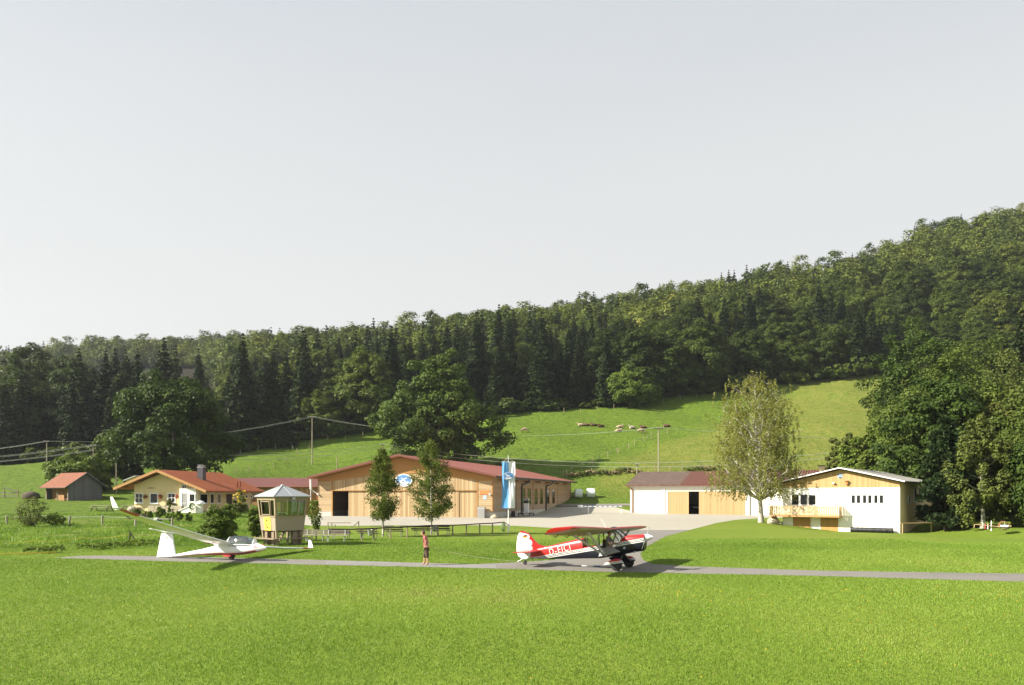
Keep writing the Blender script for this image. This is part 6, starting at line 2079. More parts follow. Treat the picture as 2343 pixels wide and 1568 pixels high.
# cabin door hinged down, under its strut
(xa, za), (xb, zb2), (xc, zc), (xd, zd) = hk(1452, 600, -0.40), hk(1640, 592, -0.40), hk(1745, 652, -0.62), hk(1424, 724, -0.62)
mb = MB(); a = [(xa, -0.38, za), (xb, -0.38, zb2), (xc, -0.66, zc), (xd, -0.66, zd)]
mb.raw(a + [(x, y + 0.03, z - 0.02) for x, y, z in a], [(0, 1, 2, 3), (7, 6, 5, 4), (0, 4, 5, 1), (1, 5, 6, 2), (2, 6, 7, 3), (3, 7, 4, 0)])
dr = mb.build('door', M['grey_metal'], plane)
mx_, mz_ = hk(1580, 676, -0.60); MB().box(mx_ - 0.03, mx_ + 0.03, -0.62, -0.58, mz_ - 0.01, mz_ + 0.03).build('handle', M['dark_metal'], dr)
# landing gear
for s_, wc in ((-1, hk(1685, 866, -0.92)), (1, hk(1868, 856, 0.92))):
    wx_, wz_ = wc[0], 0.255
    if s_ > 0: wx_ = hk(1685, 866, -0.92)[0]
    (xa, za), (xb, zb2) = hk(1560, 752, -0.3), hk(1760, 700, -0.3)
    mb = MB()
    t_ = [(xa + 0.0, s_ * 0.22, za + 0.03), (xb, s_ * 0.22, zb2 + 0.03), (wx_ + 0.13, s_ * 0.84, wz_ + 0.06), (wx_ - 0.10, s_ * 0.84, wz_ + 0.06)]
    mb.raw(t_ + [(x, y - s_ * 0.07, z - 0.05) for x, y, z in t_], [(0, 1, 2, 3), (7, 6, 5, 4), (0, 4, 5, 1), (1, 5, 6, 2), (2, 6, 7, 3), (3, 7, 4, 0)])
    mb.build('gear_leg', M['navy'], plane)
    Mx = Matrix.Translation((wx_, s_ * 0.93, wz_)) @ Matrix.Rotation(R(90), 4, 'X')
    mb = MB(); mb.lathe([(0.12, -0.11), (0.20, -0.115), (0.245, -0.07), (0.255, 0), (0.245, 0.07), (0.20, 0.115), (0.12, 0.11)], 22, 0, Mx); wl_ = mb.build('wheel', M['rubber'], plane, smooth=True)
    mb = MB(); mb.lathe([(0.02, -0.10), (0.11, -0.095), (0.12, -0.09), (0.12, 0.09), (0.11, 0.095), (0.02, 0.10)], 14, 0, Mx); mb.build('rim', M['galv'], wl_, smooth=True)
    # half spat over the tyre: teardrop with a tail
    M['spat'] = M.get('spat') or striped('spat_paint', 0.44, 0.16, RED, WHT, NAV, ((0.35, 0.6),), 0.10)
    st = []
    for dx, top, bot, hw in ((-0.62, 0.30, 0.24, 0.01), (-0.50, 0.36, 0.24, 0.05), (-0.30, 0.47, 0.24, 0.10), (-0.05, 0.555, 0.26, 0.135), (0.15, 0.545, 0.29, 0.135), (0.27, 0.47, 0.31, 0.10), (0.32, 0.40, 0.33, 0.03)):
        st.append([(wx_ + dx, s_ * 0.93 + y, z) for y, z in sup(0, (top + bot) / 2, hw, (top - bot) / 2, 14, 0.7)])
    mb = MB(); mb.loft(st); mb.build('wheel_spat', M['spat'], plane, smooth=True)
twx = hk(334, 862, 0)[0]
mb = MB(); mb.beam((twx + 0.42, 0, hk(400, 755, 0)[1]), (twx - 0.02, 0, 0.22), 0.05, 0.04); mb.beam((twx + 0.02, -0.03, 0.24), (twx, -0.03, 0.1), 0.02, 0.03); mb.beam((twx + 0.02, 0.03, 0.24), (twx, 0.03, 0.1), 0.02, 0.03)
tw = mb.build('tail_spring', M['dark_metal'], plane)
mb = MB(); mb.lathe([(0.05, -0.03), (0.09, -0.035), (0.105, 0), (0.09, 0.035), (0.05, 0.03)], 16, 0, Matrix.Translation((twx, 0, 0.105)) @ Matrix.Rotation(R(90), 4, 'X')); mb.build('tail_wheel', M['rubber'], plane, smooth=True)
hx, hz = hk(225, 800, 0); mb = MB(); mb.tube([(twx + 0.3, 0, 0.38), (twx - 0.1, 0, 0.30), (hx, 0, hz)], 0.02, 6); mb.build('tow_hook', M['grey_metal'], plane)
# spinner and propeller
(nx0, nz0), (nx1, nz1) = hk(2094, 452, 0), hk(2232, 436, 0)
ax_ = Vector((nx1 - nx0, 0, nz1 - nz0)).normalized(); Ln = (Vector((nx1, 0, nz1)) - Vector((nx0, 0, nz0))).length
Ms = Matrix.Translation((nx0, 0, nz0)) @ ax_.to_track_quat('Z', 'Y').to_matrix().to_4x4()
mb = MB(); mb.lathe([(0.165, 0), (0.172, 0.05), (0.155, 0.35 * Ln), (0.115, 0.62 * Ln), (0.06, 0.87 * Ln), (0.004, Ln)], 18, 0, Ms); mb.build('spinner', M['white_paint'], plane, smooth=True)
hub = Vector((nx0, 0, nz0)) + ax_ * 0.07
pa = R(60)
for s_ in (1, -1):
    d = Vector((0, math.sin(pa), math.cos(pa))) * s_; d = (d - ax_ * d.dot(ax_)).normalized(); sd_ = ax_.cross(d)
    mb = MB(); rings = []
    for r_, c_, tw_ in ((0.14, 0.09, 55), (0.35, 0.16, 40), (0.65, 0.15, 27), (0.88, 0.11, 20), (0.95, 0.05, 18)):
        cd_ = (sd_ * math.cos(R(tw_)) + ax_ * math.sin(R(tw_)) * s_)
        nd = cd_.cross(d)
        rings.append([hub + d * r_ + cd_ * (c_ * u_ / 2) + nd * (0.012 * v_) for u_, v_ in ((-1, 0), (-0.3, 1), (0.5, 1), (1, 0), (0.5, -0.6), (-0.3, -0.6))])
    mb.loft(rings); mb.build('propeller_blade', M['grey_metal'], plane, smooth=True)
(xa, za), (xb, zb2) = hk(1545, 312, 0.3), hk(1455, 165, 0.3); mb = MB(); mb.tube([(xa, 0.3, za - 0.05), (xb, 0.3, zb2)], [0.02, 0.008], 6); mb.build('antenna', M['white_paint'], plane)
ex, ez = hk(1950, 640, -0.3); mb = MB(); mb.tube([(ex + 0.05, -0.18, ez + 0.1), (ex, -0.2, ez - 0.06), (ex - 0.08, -0.2, ez - 0.07)], 0.035, 8); mb.build('exhaust', M['galv'], plane, smooth=True)
cx2, cz2 = hk(1800, 600, -0.34); mb = MB(); mb.prism([(cx2 + 0.055 * math.cos(6.2832 * i / 14), cz2 + 0.055 * math.sin(6.2832 * i / 14)) for i in range(14)], lambda a, b_, d: (a, -0.352 + d, b_), 0, 0.012); mb.build('round_badge', M['emblem_pale'], fus)

# ================= white glider with one wing low
AG = R(-21)
fg = Frame(-15.05, 41.7, AG)
z2 = ZM(380, 1700, 2.724)
BANK = R(-10.5)
glider = empty('glider', (fg.x, fg.y, 0.006), AG, 'white sailplane with red trim resting on the taxiway, one wing raised and winglets up', 'glider', rx=BANK)


def gk(zx, zy, yo=0.0):
    return fg.loc(*z2(zx, zy), yo)


mb = MB(); st = []
for zx, a, b_, hw in ((1690, 1010, 1024, .015), (1680, 1000, 1032, .06), (1655, 988, 1043, .13), (1605, 968, 1058, .21), (1570, 978, 1066, .24), (1500, 992, 1078, .28), (1420, 994, 1087, .30), (1330, 990, 1091, .31), (1285, 952, 1091, .305), (1225, 972, 1089, .28), (1150, 1000, 1088, .23), (1050, 1026, 1091, .17), (900, 1056, 1099, .115), (780, 1082, 1107, .08), (690, 1090, 1112, .06), (590, 1096, 1113, .04)):
    x, zt = gk(zx, a); _, zb_ = gk(zx, b_); st.append((x, zt, zb_, hw))
loft_x(mb, st, 20, 0.85)
gf = mb.build('fuselage', M['gel_white'], glider, smooth=True)
mb = MB(); rings = []
for (x, zt, zb_, hw) in st[1:-2]:
    rings.append([(x, -hw * 0.45, zb_ + 0.010 + 0.02 * hw), (x, 0, zb_ - 0.008), (x, hw * 0.45, zb_ + 0.010 + 0.02 * hw)])
for r1, r2 in zip(rings[:-1], rings[1:]):
    mb.face([r1[0], r2[0], r2[1], r1[1]]); mb.face([r1[1], r2[1], r2[2], r1[2]])
mb.build('belly_stripe', M['red_paint'], gf)
# belly stripe also shows on the flank
mb = MB()
for (x, zt, zb_, hw), (x2_, zt2, zb2_, hw2) in zip(st[3:-3], st[4:-2]):
    f0, f1 = zb_ + 0.12 * (zt - zb_), zb_ + 0.02
    g0_, g1_ = zb2_ + 0.12 * (zt2 - zb2_), zb2_ + 0.02
    w0, w1 = hw * 0.80 + 0.012, hw2 * 0.80 + 0.012
    v0, v1 = hw * 0.5 + 0.008, hw2 * 0.5 + 0.008
    mb.face([(x, -w0, f0), (x2_, -w1, g0_), (x2_, -v1, g1_ - 0.006), (x, -v0, f1 - 0.006)])
mb.build('flank_stripe', M['red_paint'], gf)
# canopy
mb = MB(); rings = []; rim = []
for zx, a, hw in ((1288, 950, .10), (1293, 926, .17), (1312, 905, .22), (1350, 891, .265), (1420, 891, .285), (1490, 899, .275), (1540, 912, .24), (1566, 928, .17), (1578, 950, .05)):
    x, zt = gk(zx, a); zb_ = gk(zx, 991)[1]
    rings.append([(x, hw * 1.02 * math.cos(t), zb_ + (zt - zb_) * max(math.sin(t), 0) ** 0.85) for t in np.linspace(math.pi, 0, 13)])
    rim.append(((x, -hw * 1.03, zb_), (x, hw * 1.03, zb_), (x, 0, zt)))
mb.loft(rings[2:-1], caps=False, closed=False)
mb.build('canopy', M['canopy_glass'], glider, smooth=True)
mb = MB()
for r_ in (rings[2], rings[-2]): mb.tube(r_, 0.03, 7)
mb.tube([p_[0] for p_ in rim[1:-1]], 0.030, 7); mb.tube([p_[1] for p_ in rim[1:-1]], 0.030, 7)
mb.loft(rings[:3], caps=True, closed=True); mb.loft(rings[-2:], caps=True, closed=True)
mb.build('canopy_frame', M['gel_white'], glider, smooth=True)
(xa, za), (xb, zb2) = gk(1320, 992), gk(1560, 992)
mb = MB(); mb.beam((xa + 0.12, 0, za - 0.05), (xa + 0.02, 0, za + 0.22), 0.3, 0.06, up=(1, 0, 0)); mb.build('seat_back', M['gel_white'], glider)
px_, pz_ = gk(1500, 970); mb = MB(); mb.box(px_ - 0.05, px_ + 0.05, -0.12, 0.12, pz_ - 0.12, pz_ + 0.06); mb.build('instrument_panel', M['dark_metal'], glider)
# fin, tailplane
q = [gk(*a) for a in ((585, 1112), (592, 960), (598, 866), (700, 868), (728, 960), (768, 1088), (740, 1108))]
mb = MB(); n = len(q); cxm = sum(a for a, _ in q) / n
mb.prism(q, lambda a, b_, d: (a, -0.05 + d, b_), 0, 0.10); gfin = mb.build('fin', M['gel_white'], glider)
tz_ = gk(640, 862)[1]
tlx = gk(705, 866)[0]
wing(glider, 'tailplane', [(-1.25, tlx - 0.24, tz_ + 0.06, 0.24, 0), (-1.15, tlx - 0.16, tz_ + 0.05, 0.34, 0), (0, tlx + 0.04, tz_ + 0.01, 0.56, 0), (1.15, tlx - 0.16, tz_ + 0.05, 0.34, 0), (1.25, tlx - 0.24, tz_ + 0.06, 0.24, 0)], 0.11, M['gel_white'], M['gel_white'])
(fxa, fza) = gk(660, 912)
for k, nm in enumerate(('flag_black', 'flag_red', 'flag_gold')):
    MB().box(fxa - 0.07, fxa + 0.07, -0.058, -0.052, fza + 0.028 - 0.025 * k, fza + 0.053 - 0.025 * k).build('flag_band', M[nm], gfin)
lx_, lz_ = gk(690, 1022); M['faint_orange'] = plain('faint_orange_letter', (0.75, 0.55, 0.42), 0.5, 0.03)
text_mesh('FD', 0.34, M['faint_orange'], 'fin_letters', gfin, (lx_, -0.056, lz_), (R(90), 0, 0), 0.0, 1.0)
lx_, lz_ = gk(990, 1077); M['faint_grey'] = plain('pale_grey_letter', (0.42, 0.42, 0.42), 0.5, 0.03)
gl_let = text_mesh('D-7070', 0.17, M['faint_grey'], 'registration', gf, (lx_, -0.152, lz_ - 0.0), (R(90), -R(6), 0), 0.0, 1.15)
onto_flank(gl_let, st, 0.85, 0.003)
# wings
wle, wz_ = gk(1340, 985, -0.3); wte = gk(1155, 1000, -0.3)[0]
rc = min(wle - wte, 1.05)
wle = (wle + wte) / 2 + rc / 2
SPAN = 7.5
for s_ in (-1, 1):
    secs = []
    for f, c_, in ((0.035, rc), (0.30, rc * 0.92), (0.58, rc * 0.80), (0.80, rc * 0.62), (0.94, rc * 0.46), (0.985, rc * 0.38)):
        y = s_ * SPAN * f
        zz = wz_ + 0.02 + SPAN * f * math.tan(R(2.6)) + 0.34 * f * f
        secs.append((y, wle - 0.30 * f * f - 0.03 * f, zz, c_, R(6.5)))
    wgo = wing(glider, 'wing', secs, 0.13, M['gel_white'], M['gel_white'])
    e = secs[-1]
    wl2 = []
    for t_, c_, dx, dy, dz in ((0, e[3], 0, 0, 0), (0.25, e[3] * 0.88, -0.05, 0.09, 0.05), (0.55, e[3] * 0.72, -0.16, 0.14, 0.24), (1.0, e[3] * 0.38, -0.36, 0.20, 0.52)):
        o_, nu = foil(c_, 0.10)
        wl2.append([(e[1] + dx - a, e[0] + s_ * (dy + b_ * (1 if t_ > 0.3 else 0.3)), e[2] + dz + (b_ * 0.3 if t_ > 0.3 else b_)) for a, b_ in o_])
    mb = MB(); mb.loft(wl2); mb.build('winglet', M['gel_white'], wgo, smooth=True)
    # red panel on the outer leading part
    mb = MB()
    a, b_ = secs[3], secs[5]
    mid = [tuple(p1 + (p2 - p1) * 0.25 for p1, p2 in zip(a, b_)), secs[4], secs[5]]
    rr = []
    for y, xl_, z, ch, inc_ in mid:
        o_, nu = foil(ch, 0.15)
        sel = o_[-4:] + o_[:4]
        rr.append([(xl_ + 0.014 - p_[0], y, z + p_[1] - 0.002 - p_[0] * math.sin(R(6.5))) for p_ in sel])
    mb.loft(rr, caps=False, closed=False); mb.build('red_panel', M['red_paint'], wgo)
    if s_ < 0:
        f = 0.17; y = s_ * SPAN * f; zz = wz_ + SPAN * f * math.tan(R(2.6)) - 0.075
        text_mesh('FD', 0.62, M['red_paint'], 'wing_letters', wgo, (wle - rc * 0.52, y, zz - 0.085), (R(180) + R(3), R(6.5), R(180)), 0.006, 1.0, 0.002)
# main wheel, doors, tail skid, nose triangle
gwx = gk(1347, 1110)[0]
Mx = Matrix.Translation((gwx, 0, 0.19)) @ Matrix.Rotation(R(90), 4, 'X')
mb = MB(); mb.lathe([(0.08, -0.06), (0.15, -0.065), (0.185, -0.03), (0.19, 0), (0.185, 0.03), (0.15, 0.065), (0.08, 0.06)], 20, 0, Mx); wl_ = mb.build('wheel', M['rubber'], glider, smooth=True)
mb = MB(); mb.lathe([(0.01, -0.05), (0.085, -0.05), (0.085, 0.05), (0.01, 0.05)], 12, 0, Mx); mb.build('rim', M['grey_metal'], wl_, smooth=True)
(xa, za), (xb, zb2) = gk(1280, 1086), gk(1360, 1112)
for s_ in (-1, 1): MB().box(xa, xb, s_ * 0.15 - 0.012, s_ * 0.15 + 0.012, zb2, za + 0.03).build('gear_door', M['red_paint'], glider)
mb = MB()
for y in (-0.05, 0.05): mb.beam((gwx - 0.1, y, za + 0.05), (gwx, y, 0.19), 0.03, 0.05)
mb.build('gear_fork', M['grey_metal'], glider)
x, z = gk(678, 1118); MB().ball((x, 0, 0.09), 0.11, 0.04, 0.085).build('tail_wheel_fairing', M['gel_white'], glider, smooth=True)
(xa, za), (xb, zb2) = gk(1585, 1002), gk(1640, 1014)
mb = MB(); mb.face([(xa, -0.232, za + 0.0), (xa + 0.02, -0.243, zb2 - 0.02), (xb, -0.168, (za + zb2) / 2 - 0.01)]); mb.build('nose_triangle', M['red_paint'], gf)
(xa, za) = gk(1652, 985); mb = MB(); mb.box(xa - 0.06, xa + 0.06, -0.02, 0.02, za - 0.02, za + 0.015); mb.build('nose_hook', M['red_paint'], gf)
# ---------------------------------------------------------------- people and animals
def skin_mesh(name, nodes, edges, root, mat, parent=None, sub=2):
    names = list(nodes)
    me = bpy.data.meshes.new(name)
    me.from_pydata([nodes[n][:3] for n in names], [(names.index(a), names.index(b)) for a, b in edges], [])
    o = bpy.data.objects.new(name, me); COL.objects.link(o)
    o.modifiers.new('s', 'SKIN')
    for i, n in enumerate(names):
        sv = me.skin_vertices[0].data[i]
        r_ = nodes[n][3]
        sv.radius = r_ if isinstance(r_, tuple) else (r_, r_)
        sv.use_root = (n == root)
    m = o.modifiers.new('d', 'SUBSURF'); m.levels = sub; m.render_levels = sub
    apply_mods(o)
    o.data.materials.clear(); o.data.materials.append(mat)
    o.data.polygons.foreach_set('use_smooth', [True] * len(o.data.polygons))
    adopt(o, parent)
    return o


def join(objs, name=None):
    """several surfaces of one body -> one mesh"""
    base = objs[0]
    bm = bmesh.new()
    for o in objs: bm.from_mesh(o.data)
    bm.to_mesh(base.data); bm.free()
    for o in objs[1:]:
        for l in KIDS.values():
            if o in l: l.remove(o)
        bpy.data.objects.remove(o)
    base.data.polygons.foreach_set('use_smooth', [True] * len(base.data.polygons))
    return base


def hand(w, d, side, mat, parent, grip=0.6):
    """palm, four fingers and a thumb from the wrist w along d"""
    w, d = Vector(w), Vector(d).normalized()
    s = d.cross(Vector((0, 1, 0))); s = s.normalized() if s.length > 0.1 else Vector((1, 0, 0))
    c = s.cross(d).normalized() * side
    N_, E_ = {'w': (*w, 0.026), 'p': (*(w + d * 0.055), (0.034, 0.022))}, [('w', 'p')]
    for k, L in enumerate((0.066, 0.076, 0.070, 0.054)):
        o_ = s * (0.026 - 0.0175 * k)
        a = w + d * 0.085 + o_; b = a + (d * (1 - grip * 0.5) + c * grip * 0.5).normalized() * L * 0.5; e = b + (d * (1 - grip) + c * grip).normalized() * L * 0.5
        N_[f'a{k}'] = (*a, 0.0098); N_[f'b{k}'] = (*b, 0.009); N_[f'c{k}'] = (*e, 0.0078)
        E_ += [('p', f'a{k}'), (f'a{k}', f'b{k}'), (f'b{k}', f'c{k}')]
    t0 = w + d * 0.035 + s * 0.035; t1 = t0 + (d * 0.7 + s * 0.5 + c * 0.4).normalized() * 0.045; t2 = t1 + (d + c * 0.5).normalized() * 0.03
    for n_, p_ in (('t0', t0), ('t1', t1), ('t2', t2)): N_[n_] = (*p_, 0.0105)
    E_ += [('p', 't0'), ('t0', 't1'), ('t1', 't2')]
    return skin_mesh('hand', N_, E_, 'p', mat, parent, 1)


def head_bits(root, c, r_, yaw, hairmat, cap=None, hairlen=0.0):
    """hair, eyes; yaw: direction the face looks, about z"""
    Mh = Matrix.Translation(Vector(c)) @ Matrix.Rotation(yaw, 4, 'Z')
    mb = MB(); rings = []
    for i in range(9):
        el = math.pi * 0.5 - i * (math.pi * 0.66) / 8
        ring = []
        for k in range(16):
            a = 2 * math.pi * k / 16
            rr = r_ * 1.10
            x = math.cos(el) * math.cos(a) * rr * 1.05; y = math.cos(el) * math.sin(a) * rr * 0.88; z = math.sin(el) * rr * 1.18
            front = max(0.0, math.cos(a))
            z = max(z, -0.15 * r_ + front * 0.62 * r_) if x > 0 else max(z, -0.75 * r_ - hairlen)
            ring.append(Mh @ Vector((x * 1.0 - 0.006, y, z)))
        rings.append(ring)
    mb.loft(rings, caps=True); mb.build('hair' if not cap else 'cap', hairmat if not cap else cap, root, smooth=True)
    mb = MB()
    for s_ in (-1, 1): mb.ball(Mh @ Vector((r_ * 0.88, s_ * r_ * 0.36, 0.02)), 0.011)
    mb.build('eyes', M['sign_black'], root, smooth=True)


# the person on the taxiway holding the tow rope
M['shirt_stripes'] = None


def stripes(name, c1, c2, pitch):
    m, nt, b = base_mat(name)
    v, sp = obj_xyz(nt)
    f = mth(nt, 'FRACT', mth(nt, 'DIVIDE', sp[2], pitch))
    nt.links.new(mixc(nt, mth(nt, 'GREATER_THAN', f, 0.60), c1, c2), b.inputs['Base Color'])
    b.inputs['Roughness'].default_value = 0.9
    return m


M['shirt_stripes'] = stripes('red_white_striped_cloth', (0.36, 0.004, 0.022, 1), (0.52, 0.26, 0.30, 1), 0.072)
PP = G(974, 1292.5)
man = empty('person', PP, 0, 'barefoot person in striped red shirt and cropped brown trousers holding the tow rope', 'person')
pz = lambda zx, zy, y=0.0: ((zx - 618) / 663.0, y, (1370 - zy) / 663.0)
nd = {'pel': (*pz(638, 800), 0.115), 'waist': (*pz(622, 690), 0.11), 'chest': (*pz(592, 540), (0.135, 0.125)), 'neckb': (*pz(565, 425), (0.075, 0.065)), 'neck': (*pz(548, 385), 0.052),
      'head': (*pz(522, 335), (0.078, 0.09)), 'crown': (*pz(516, 280), (0.072, 0.085)), 'nose': (*pz(452, 330), 0.016), 'jaw': (*pz(478, 372), 0.035),
      'sl': (*pz(585, 445, -0.16), 0.058), 'el': (*pz(632, 600, -0.23), 0.042), 'wl': (*pz(605, 735, -0.19), 0.030),
      'sr': (*pz(590, 445, 0.16), 0.058), 'er': (*pz(680, 610, 0.22), 0.042), 'wr': (*pz(668, 745, 0.10), 0.030),
      'hl': (*pz(650, 850, -0.085), 0.092), 'kl': (*pz(672, 1075, -0.10), 0.058), 'al': (*pz(690, 1318, -0.10), 0.036), 'tl': (*pz(608, 1362, -0.12), (0.030, 0.022)), 'bl': (*pz(712, 1352, -0.10), 0.028),
      'hr': (*pz(625, 850, 0.085), 0.092), 'kr': (*pz(572, 1080, 0.10), 0.058), 'ar': (*pz(562, 1310, 0.11), 0.036), 'tr': (*pz(470, 1352, 0.12), (0.030, 0.022)), 'br': (*pz(584, 1348, 0.11), 0.028)}
ed = [('pel', 'waist'), ('waist', 'chest'), ('chest', 'neckb'), ('neckb', 'neck'), ('neck', 'head'), ('head', 'crown'), ('head', 'nose'), ('neck', 'jaw'), ('chest', 'sl'), ('sl', 'el'), ('el', 'wl'), ('chest', 'sr'), ('sr', 'er'), ('er', 'wr'),
      ('pel', 'hl'), ('hl', 'kl'), ('kl', 'al'), ('al', 'tl'), ('al', 'bl'), ('pel', 'hr'), ('hr', 'kr'), ('kr', 'ar'), ('ar', 'tr'), ('ar', 'br')]
body = skin_mesh('body', nd, ed, 'pel', M['skin'], man)
h1 = hand(nd['wl'][:3], (0.25, 0.1, -1), 1, M['skin'], man); h2 = hand(nd['wr'][:3], (0.1, -0.3, -1), 1, M['skin'], man)
body = join([body, h1, h2])
g_ = lambda n, k: (*nd[n][:3], tuple(v + k for v in nd[n][3]) if isinstance(nd[n][3], tuple) else nd[n][3] + k)
sh = {n: g_(n, 0.020) for n in ('waist', 'chest', 'sl', 'sr')}
sh['hem'] = (*pz(632, 812), 0.142); sh['neckb'] = g_('neckb', 0.010)
for s_, e, k in (('sl', 'el', 'ql'), ('sr', 'er', 'qr')):
    a, b_ = Vector(nd[s_][:3]), Vector(nd[e][:3]); sh[k] = (*a.lerp(b_, 0.72), 0.068)
skin_mesh('shirt', sh, [('hem', 'waist'), ('waist', 'chest'), ('chest', 'neckb'), ('chest', 'sl'), ('sl', 'ql'), ('chest', 'sr'), ('sr', 'qr')], 'waist', M['shirt_stripes'], man)
tr = {'pel': g_('pel', 0.014), 'hl': g_('hl', 0.018), 'hr': g_('hr', 0.018), 'kl': g_('kl', 0.03), 'kr': g_('kr', 0.03)}
tr['ql'] = (*Vector(nd['kl'][:3]).lerp(Vector(nd['al'][:3]), 0.30), 0.082); tr['qr'] = (*Vector(nd['kr'][:3]).lerp(Vector(nd['ar'][:3]), 0.30), 0.082)
skin_mesh('trousers', tr, [('pel', 'hl'), ('hl', 'kl'), ('kl', 'ql'), ('pel', 'hr'), ('hr', 'kr'), ('kr', 'qr')], 'pel', M['trousers'], man)
head_bits(man, pz(521, 312), 0.095, R(180), M['hair'])
# tow rope from the hand to the tail of the plane
ha = PP + Vector(nd['wr'][:3]) + Vector((0.06, 0.0, -0.07)); hb = fp.world(*[hk(232, 800, 0)[0], 0.0]); hb = Vector((hb.x, hb.y, hk(232, 800, 0)[1]))
mb = MB(); pts = [ha.lerp(hb, t) - Vector((0, 0, 0.10 * math.sin(math.pi * t))) for t in np.linspace(0, 1, 14)]
mb.tube(pts, 0.008, 6); tag(mb.build('tow_rope', M['rope'], smooth=True), 'pale rope stretched from the barefoot person to the tail of the tow plane', 'rope')

# pilot of the tow plane
(px_, pz_) = hk(1580, 560, 0)
pw = fp.world(px_, 0.0)
pil = empty('person', (pw.x, pw.y, pz_), AP, 'pilot in grey shirt and dark cap sitting in the open cabin of the towplane', 'person')
PS = 0.93
nd = {'pel': (-0.10, 0, -0.18, (0.15, 0.12)), 'waist': (-0.10, 0, 0.0, (0.14, 0.11)), 'chest': (-0.07, 0, 0.24, (0.16, 0.11)), 'neckb': (-0.04, 0, 0.41, 0.06), 'neck': (-0.02, 0, 0.46, 0.05), 'head': (0.01, 0, 0.56, (0.075, 0.085)), 'crown': (0.0, 0, 0.65, (0.07, 0.08)),
      'nose': (0.105, 0, 0.565, 0.015), 'jaw': (0.06, 0, 0.50, 0.032),
      'sl': (-0.06, 0.19, 0.36, 0.055), 'el': (0.10, 0.25, 0.10, 0.04), 'wl': (0.32, 0.16, 0.10, 0.028), 'sr': (-0.06, -0.19, 0.36, 0.055), 'er': (0.08, -0.25, 0.08, 0.04), 'wr': (0.30, -0.14, 0.08, 0.028),
      'hl': (0.05, 0.1, -0.2, 0.085), 'kl': (0.42, 0.13, -0.10, 0.06), 'al': (0.60, 0.13, -0.36, 0.04), 'hr': (0.05, -0.1, -0.2, 0.085), 'kr': (0.42, -0.13, -0.10, 0.06), 'ar': (0.60, -0.13, -0.36, 0.04)}
ed = [('pel', 'waist'), ('waist', 'chest'), ('chest', 'neckb'), ('neckb', 'neck'), ('neck', 'head'), ('head', 'crown'), ('head', 'nose'), ('neck', 'jaw'), ('chest', 'sl'), ('sl', 'el'), ('el', 'wl'), ('chest', 'sr'), ('sr', 'er'), ('er', 'wr'),
      ('pel', 'hl'), ('hl', 'kl'), ('kl', 'al'), ('pel', 'hr'), ('hr', 'kr'), ('kr', 'ar')]
body = skin_mesh('body', nd, ed, 'pel', M['skin'], pil)
body = join([body, hand(nd['wl'][:3], (1, 0, -0.2), 1, M['skin'], pil), hand(nd['wr'][:3], (1, 0.1, -0.2), 1, M['skin'], pil)])
sh = {n: g_(n, 0.018) for n in ('pel', 'waist', 'chest', 'sl', 'sr')}; sh['neckb'] = g_('neckb', 0.012)
for s_, e, k in (('sl', 'el', 'ql'), ('sr', 'er', 'qr')): sh[k] = (*Vector(nd[s_][:3]).lerp(Vector(nd[e][:3]), 0.7), 0.062)
skin_mesh('shirt', sh, [('pel', 'waist'), ('waist', 'chest'), ('chest', 'neckb'), ('chest', 'sl'), ('sl', 'ql'), ('chest', 'sr'), ('sr', 'qr')], 'waist', M['grey_cloth'], pil)
skin_mesh('trousers', {n: g_(n, 0.016) for n in ('pel', 'hl', 'kl', 'al', 'hr', 'kr', 'ar')}, [('pel', 'hl'), ('hl', 'kl'), ('kl', 'al'), ('pel', 'hr'), ('hr', 'kr'), ('kr', 'ar')], 'pel', M['navy'], pil)
head_bits(pil, (0.0, 0, 0.60), 0.092, 0, M['hair'], M['dark_wood'])
# pilot in the glider: head and shoulders under the canopy
gx, gz = gk(1385, 985)
gw = Matrix.Translation((fg.x, fg.y, 0)) @ Matrix.Rotation(AG, 4, 'Z') @ Matrix.Rotation(BANK, 4, 'X') @ Vector((gx, 0, gz))
gp = empty('person', gw, AG, 'pilot with a tan hat sitting under the glider canopy', 'person', rx=BANK)
nd = {'pel': (0.30, 0, -0.34, (0.13, 0.1)), 'waist': (0.16, 0, -0.26, (0.13, 0.1)), 'chest': (-0.02, 0, -0.12, (0.14, 0.10)), 'neckb': (-0.06, 0, 0.03, 0.06), 'neck': (-0.05, 0, 0.07, 0.05), 'head': (-0.02, 0, 0.15, (0.07, 0.08)), 'crown': (-0.03, 0, 0.23, (0.065, 0.075)), 'nose': (0.07, 0, 0.15, 0.014),
      'sl': (-0.05, 0.17, -0.03, 0.05), 'el': (0.16, 0.21, -0.22, 0.038), 'wl': (0.38, 0.12, -0.22, 0.027), 'sr': (-0.05, -0.17, -0.03, 0.05), 'er': (0.16, -0.21, -0.22, 0.038), 'wr': (0.38, -0.12, -0.22, 0.027),
      'kl': (0.75, 0.11, -0.22, 0.06), 'kr': (0.75, -0.11, -0.22, 0.06), 'al': (1.05, 0.09, -0.36, 0.04), 'ar': (1.05, -0.09, -0.36, 0.04)}
ed = [('pel', 'waist'), ('waist', 'chest'), ('chest', 'neckb'), ('neckb', 'neck'), ('neck', 'head'), ('head', 'crown'), ('head', 'nose'), ('chest', 'sl'), ('sl', 'el'), ('el', 'wl'), ('chest', 'sr'), ('sr', 'er'), ('er', 'wr'), ('pel', 'kl'), ('kl', 'al'), ('pel', 'kr'), ('kr', 'ar')]
body = skin_mesh('body', nd, ed, 'pel', M['skin'], gp)
join([body, hand(nd['wl'][:3], (1, -0.1, 0), 1, M['skin'], gp), hand(nd['wr'][:3], (1, 0.1, 0), 1, M['skin'], gp)])
sh = {n: g_(n, 0.014) for n in ('pel', 'waist', 'chest', 'sl', 'sr', 'el', 'er')}
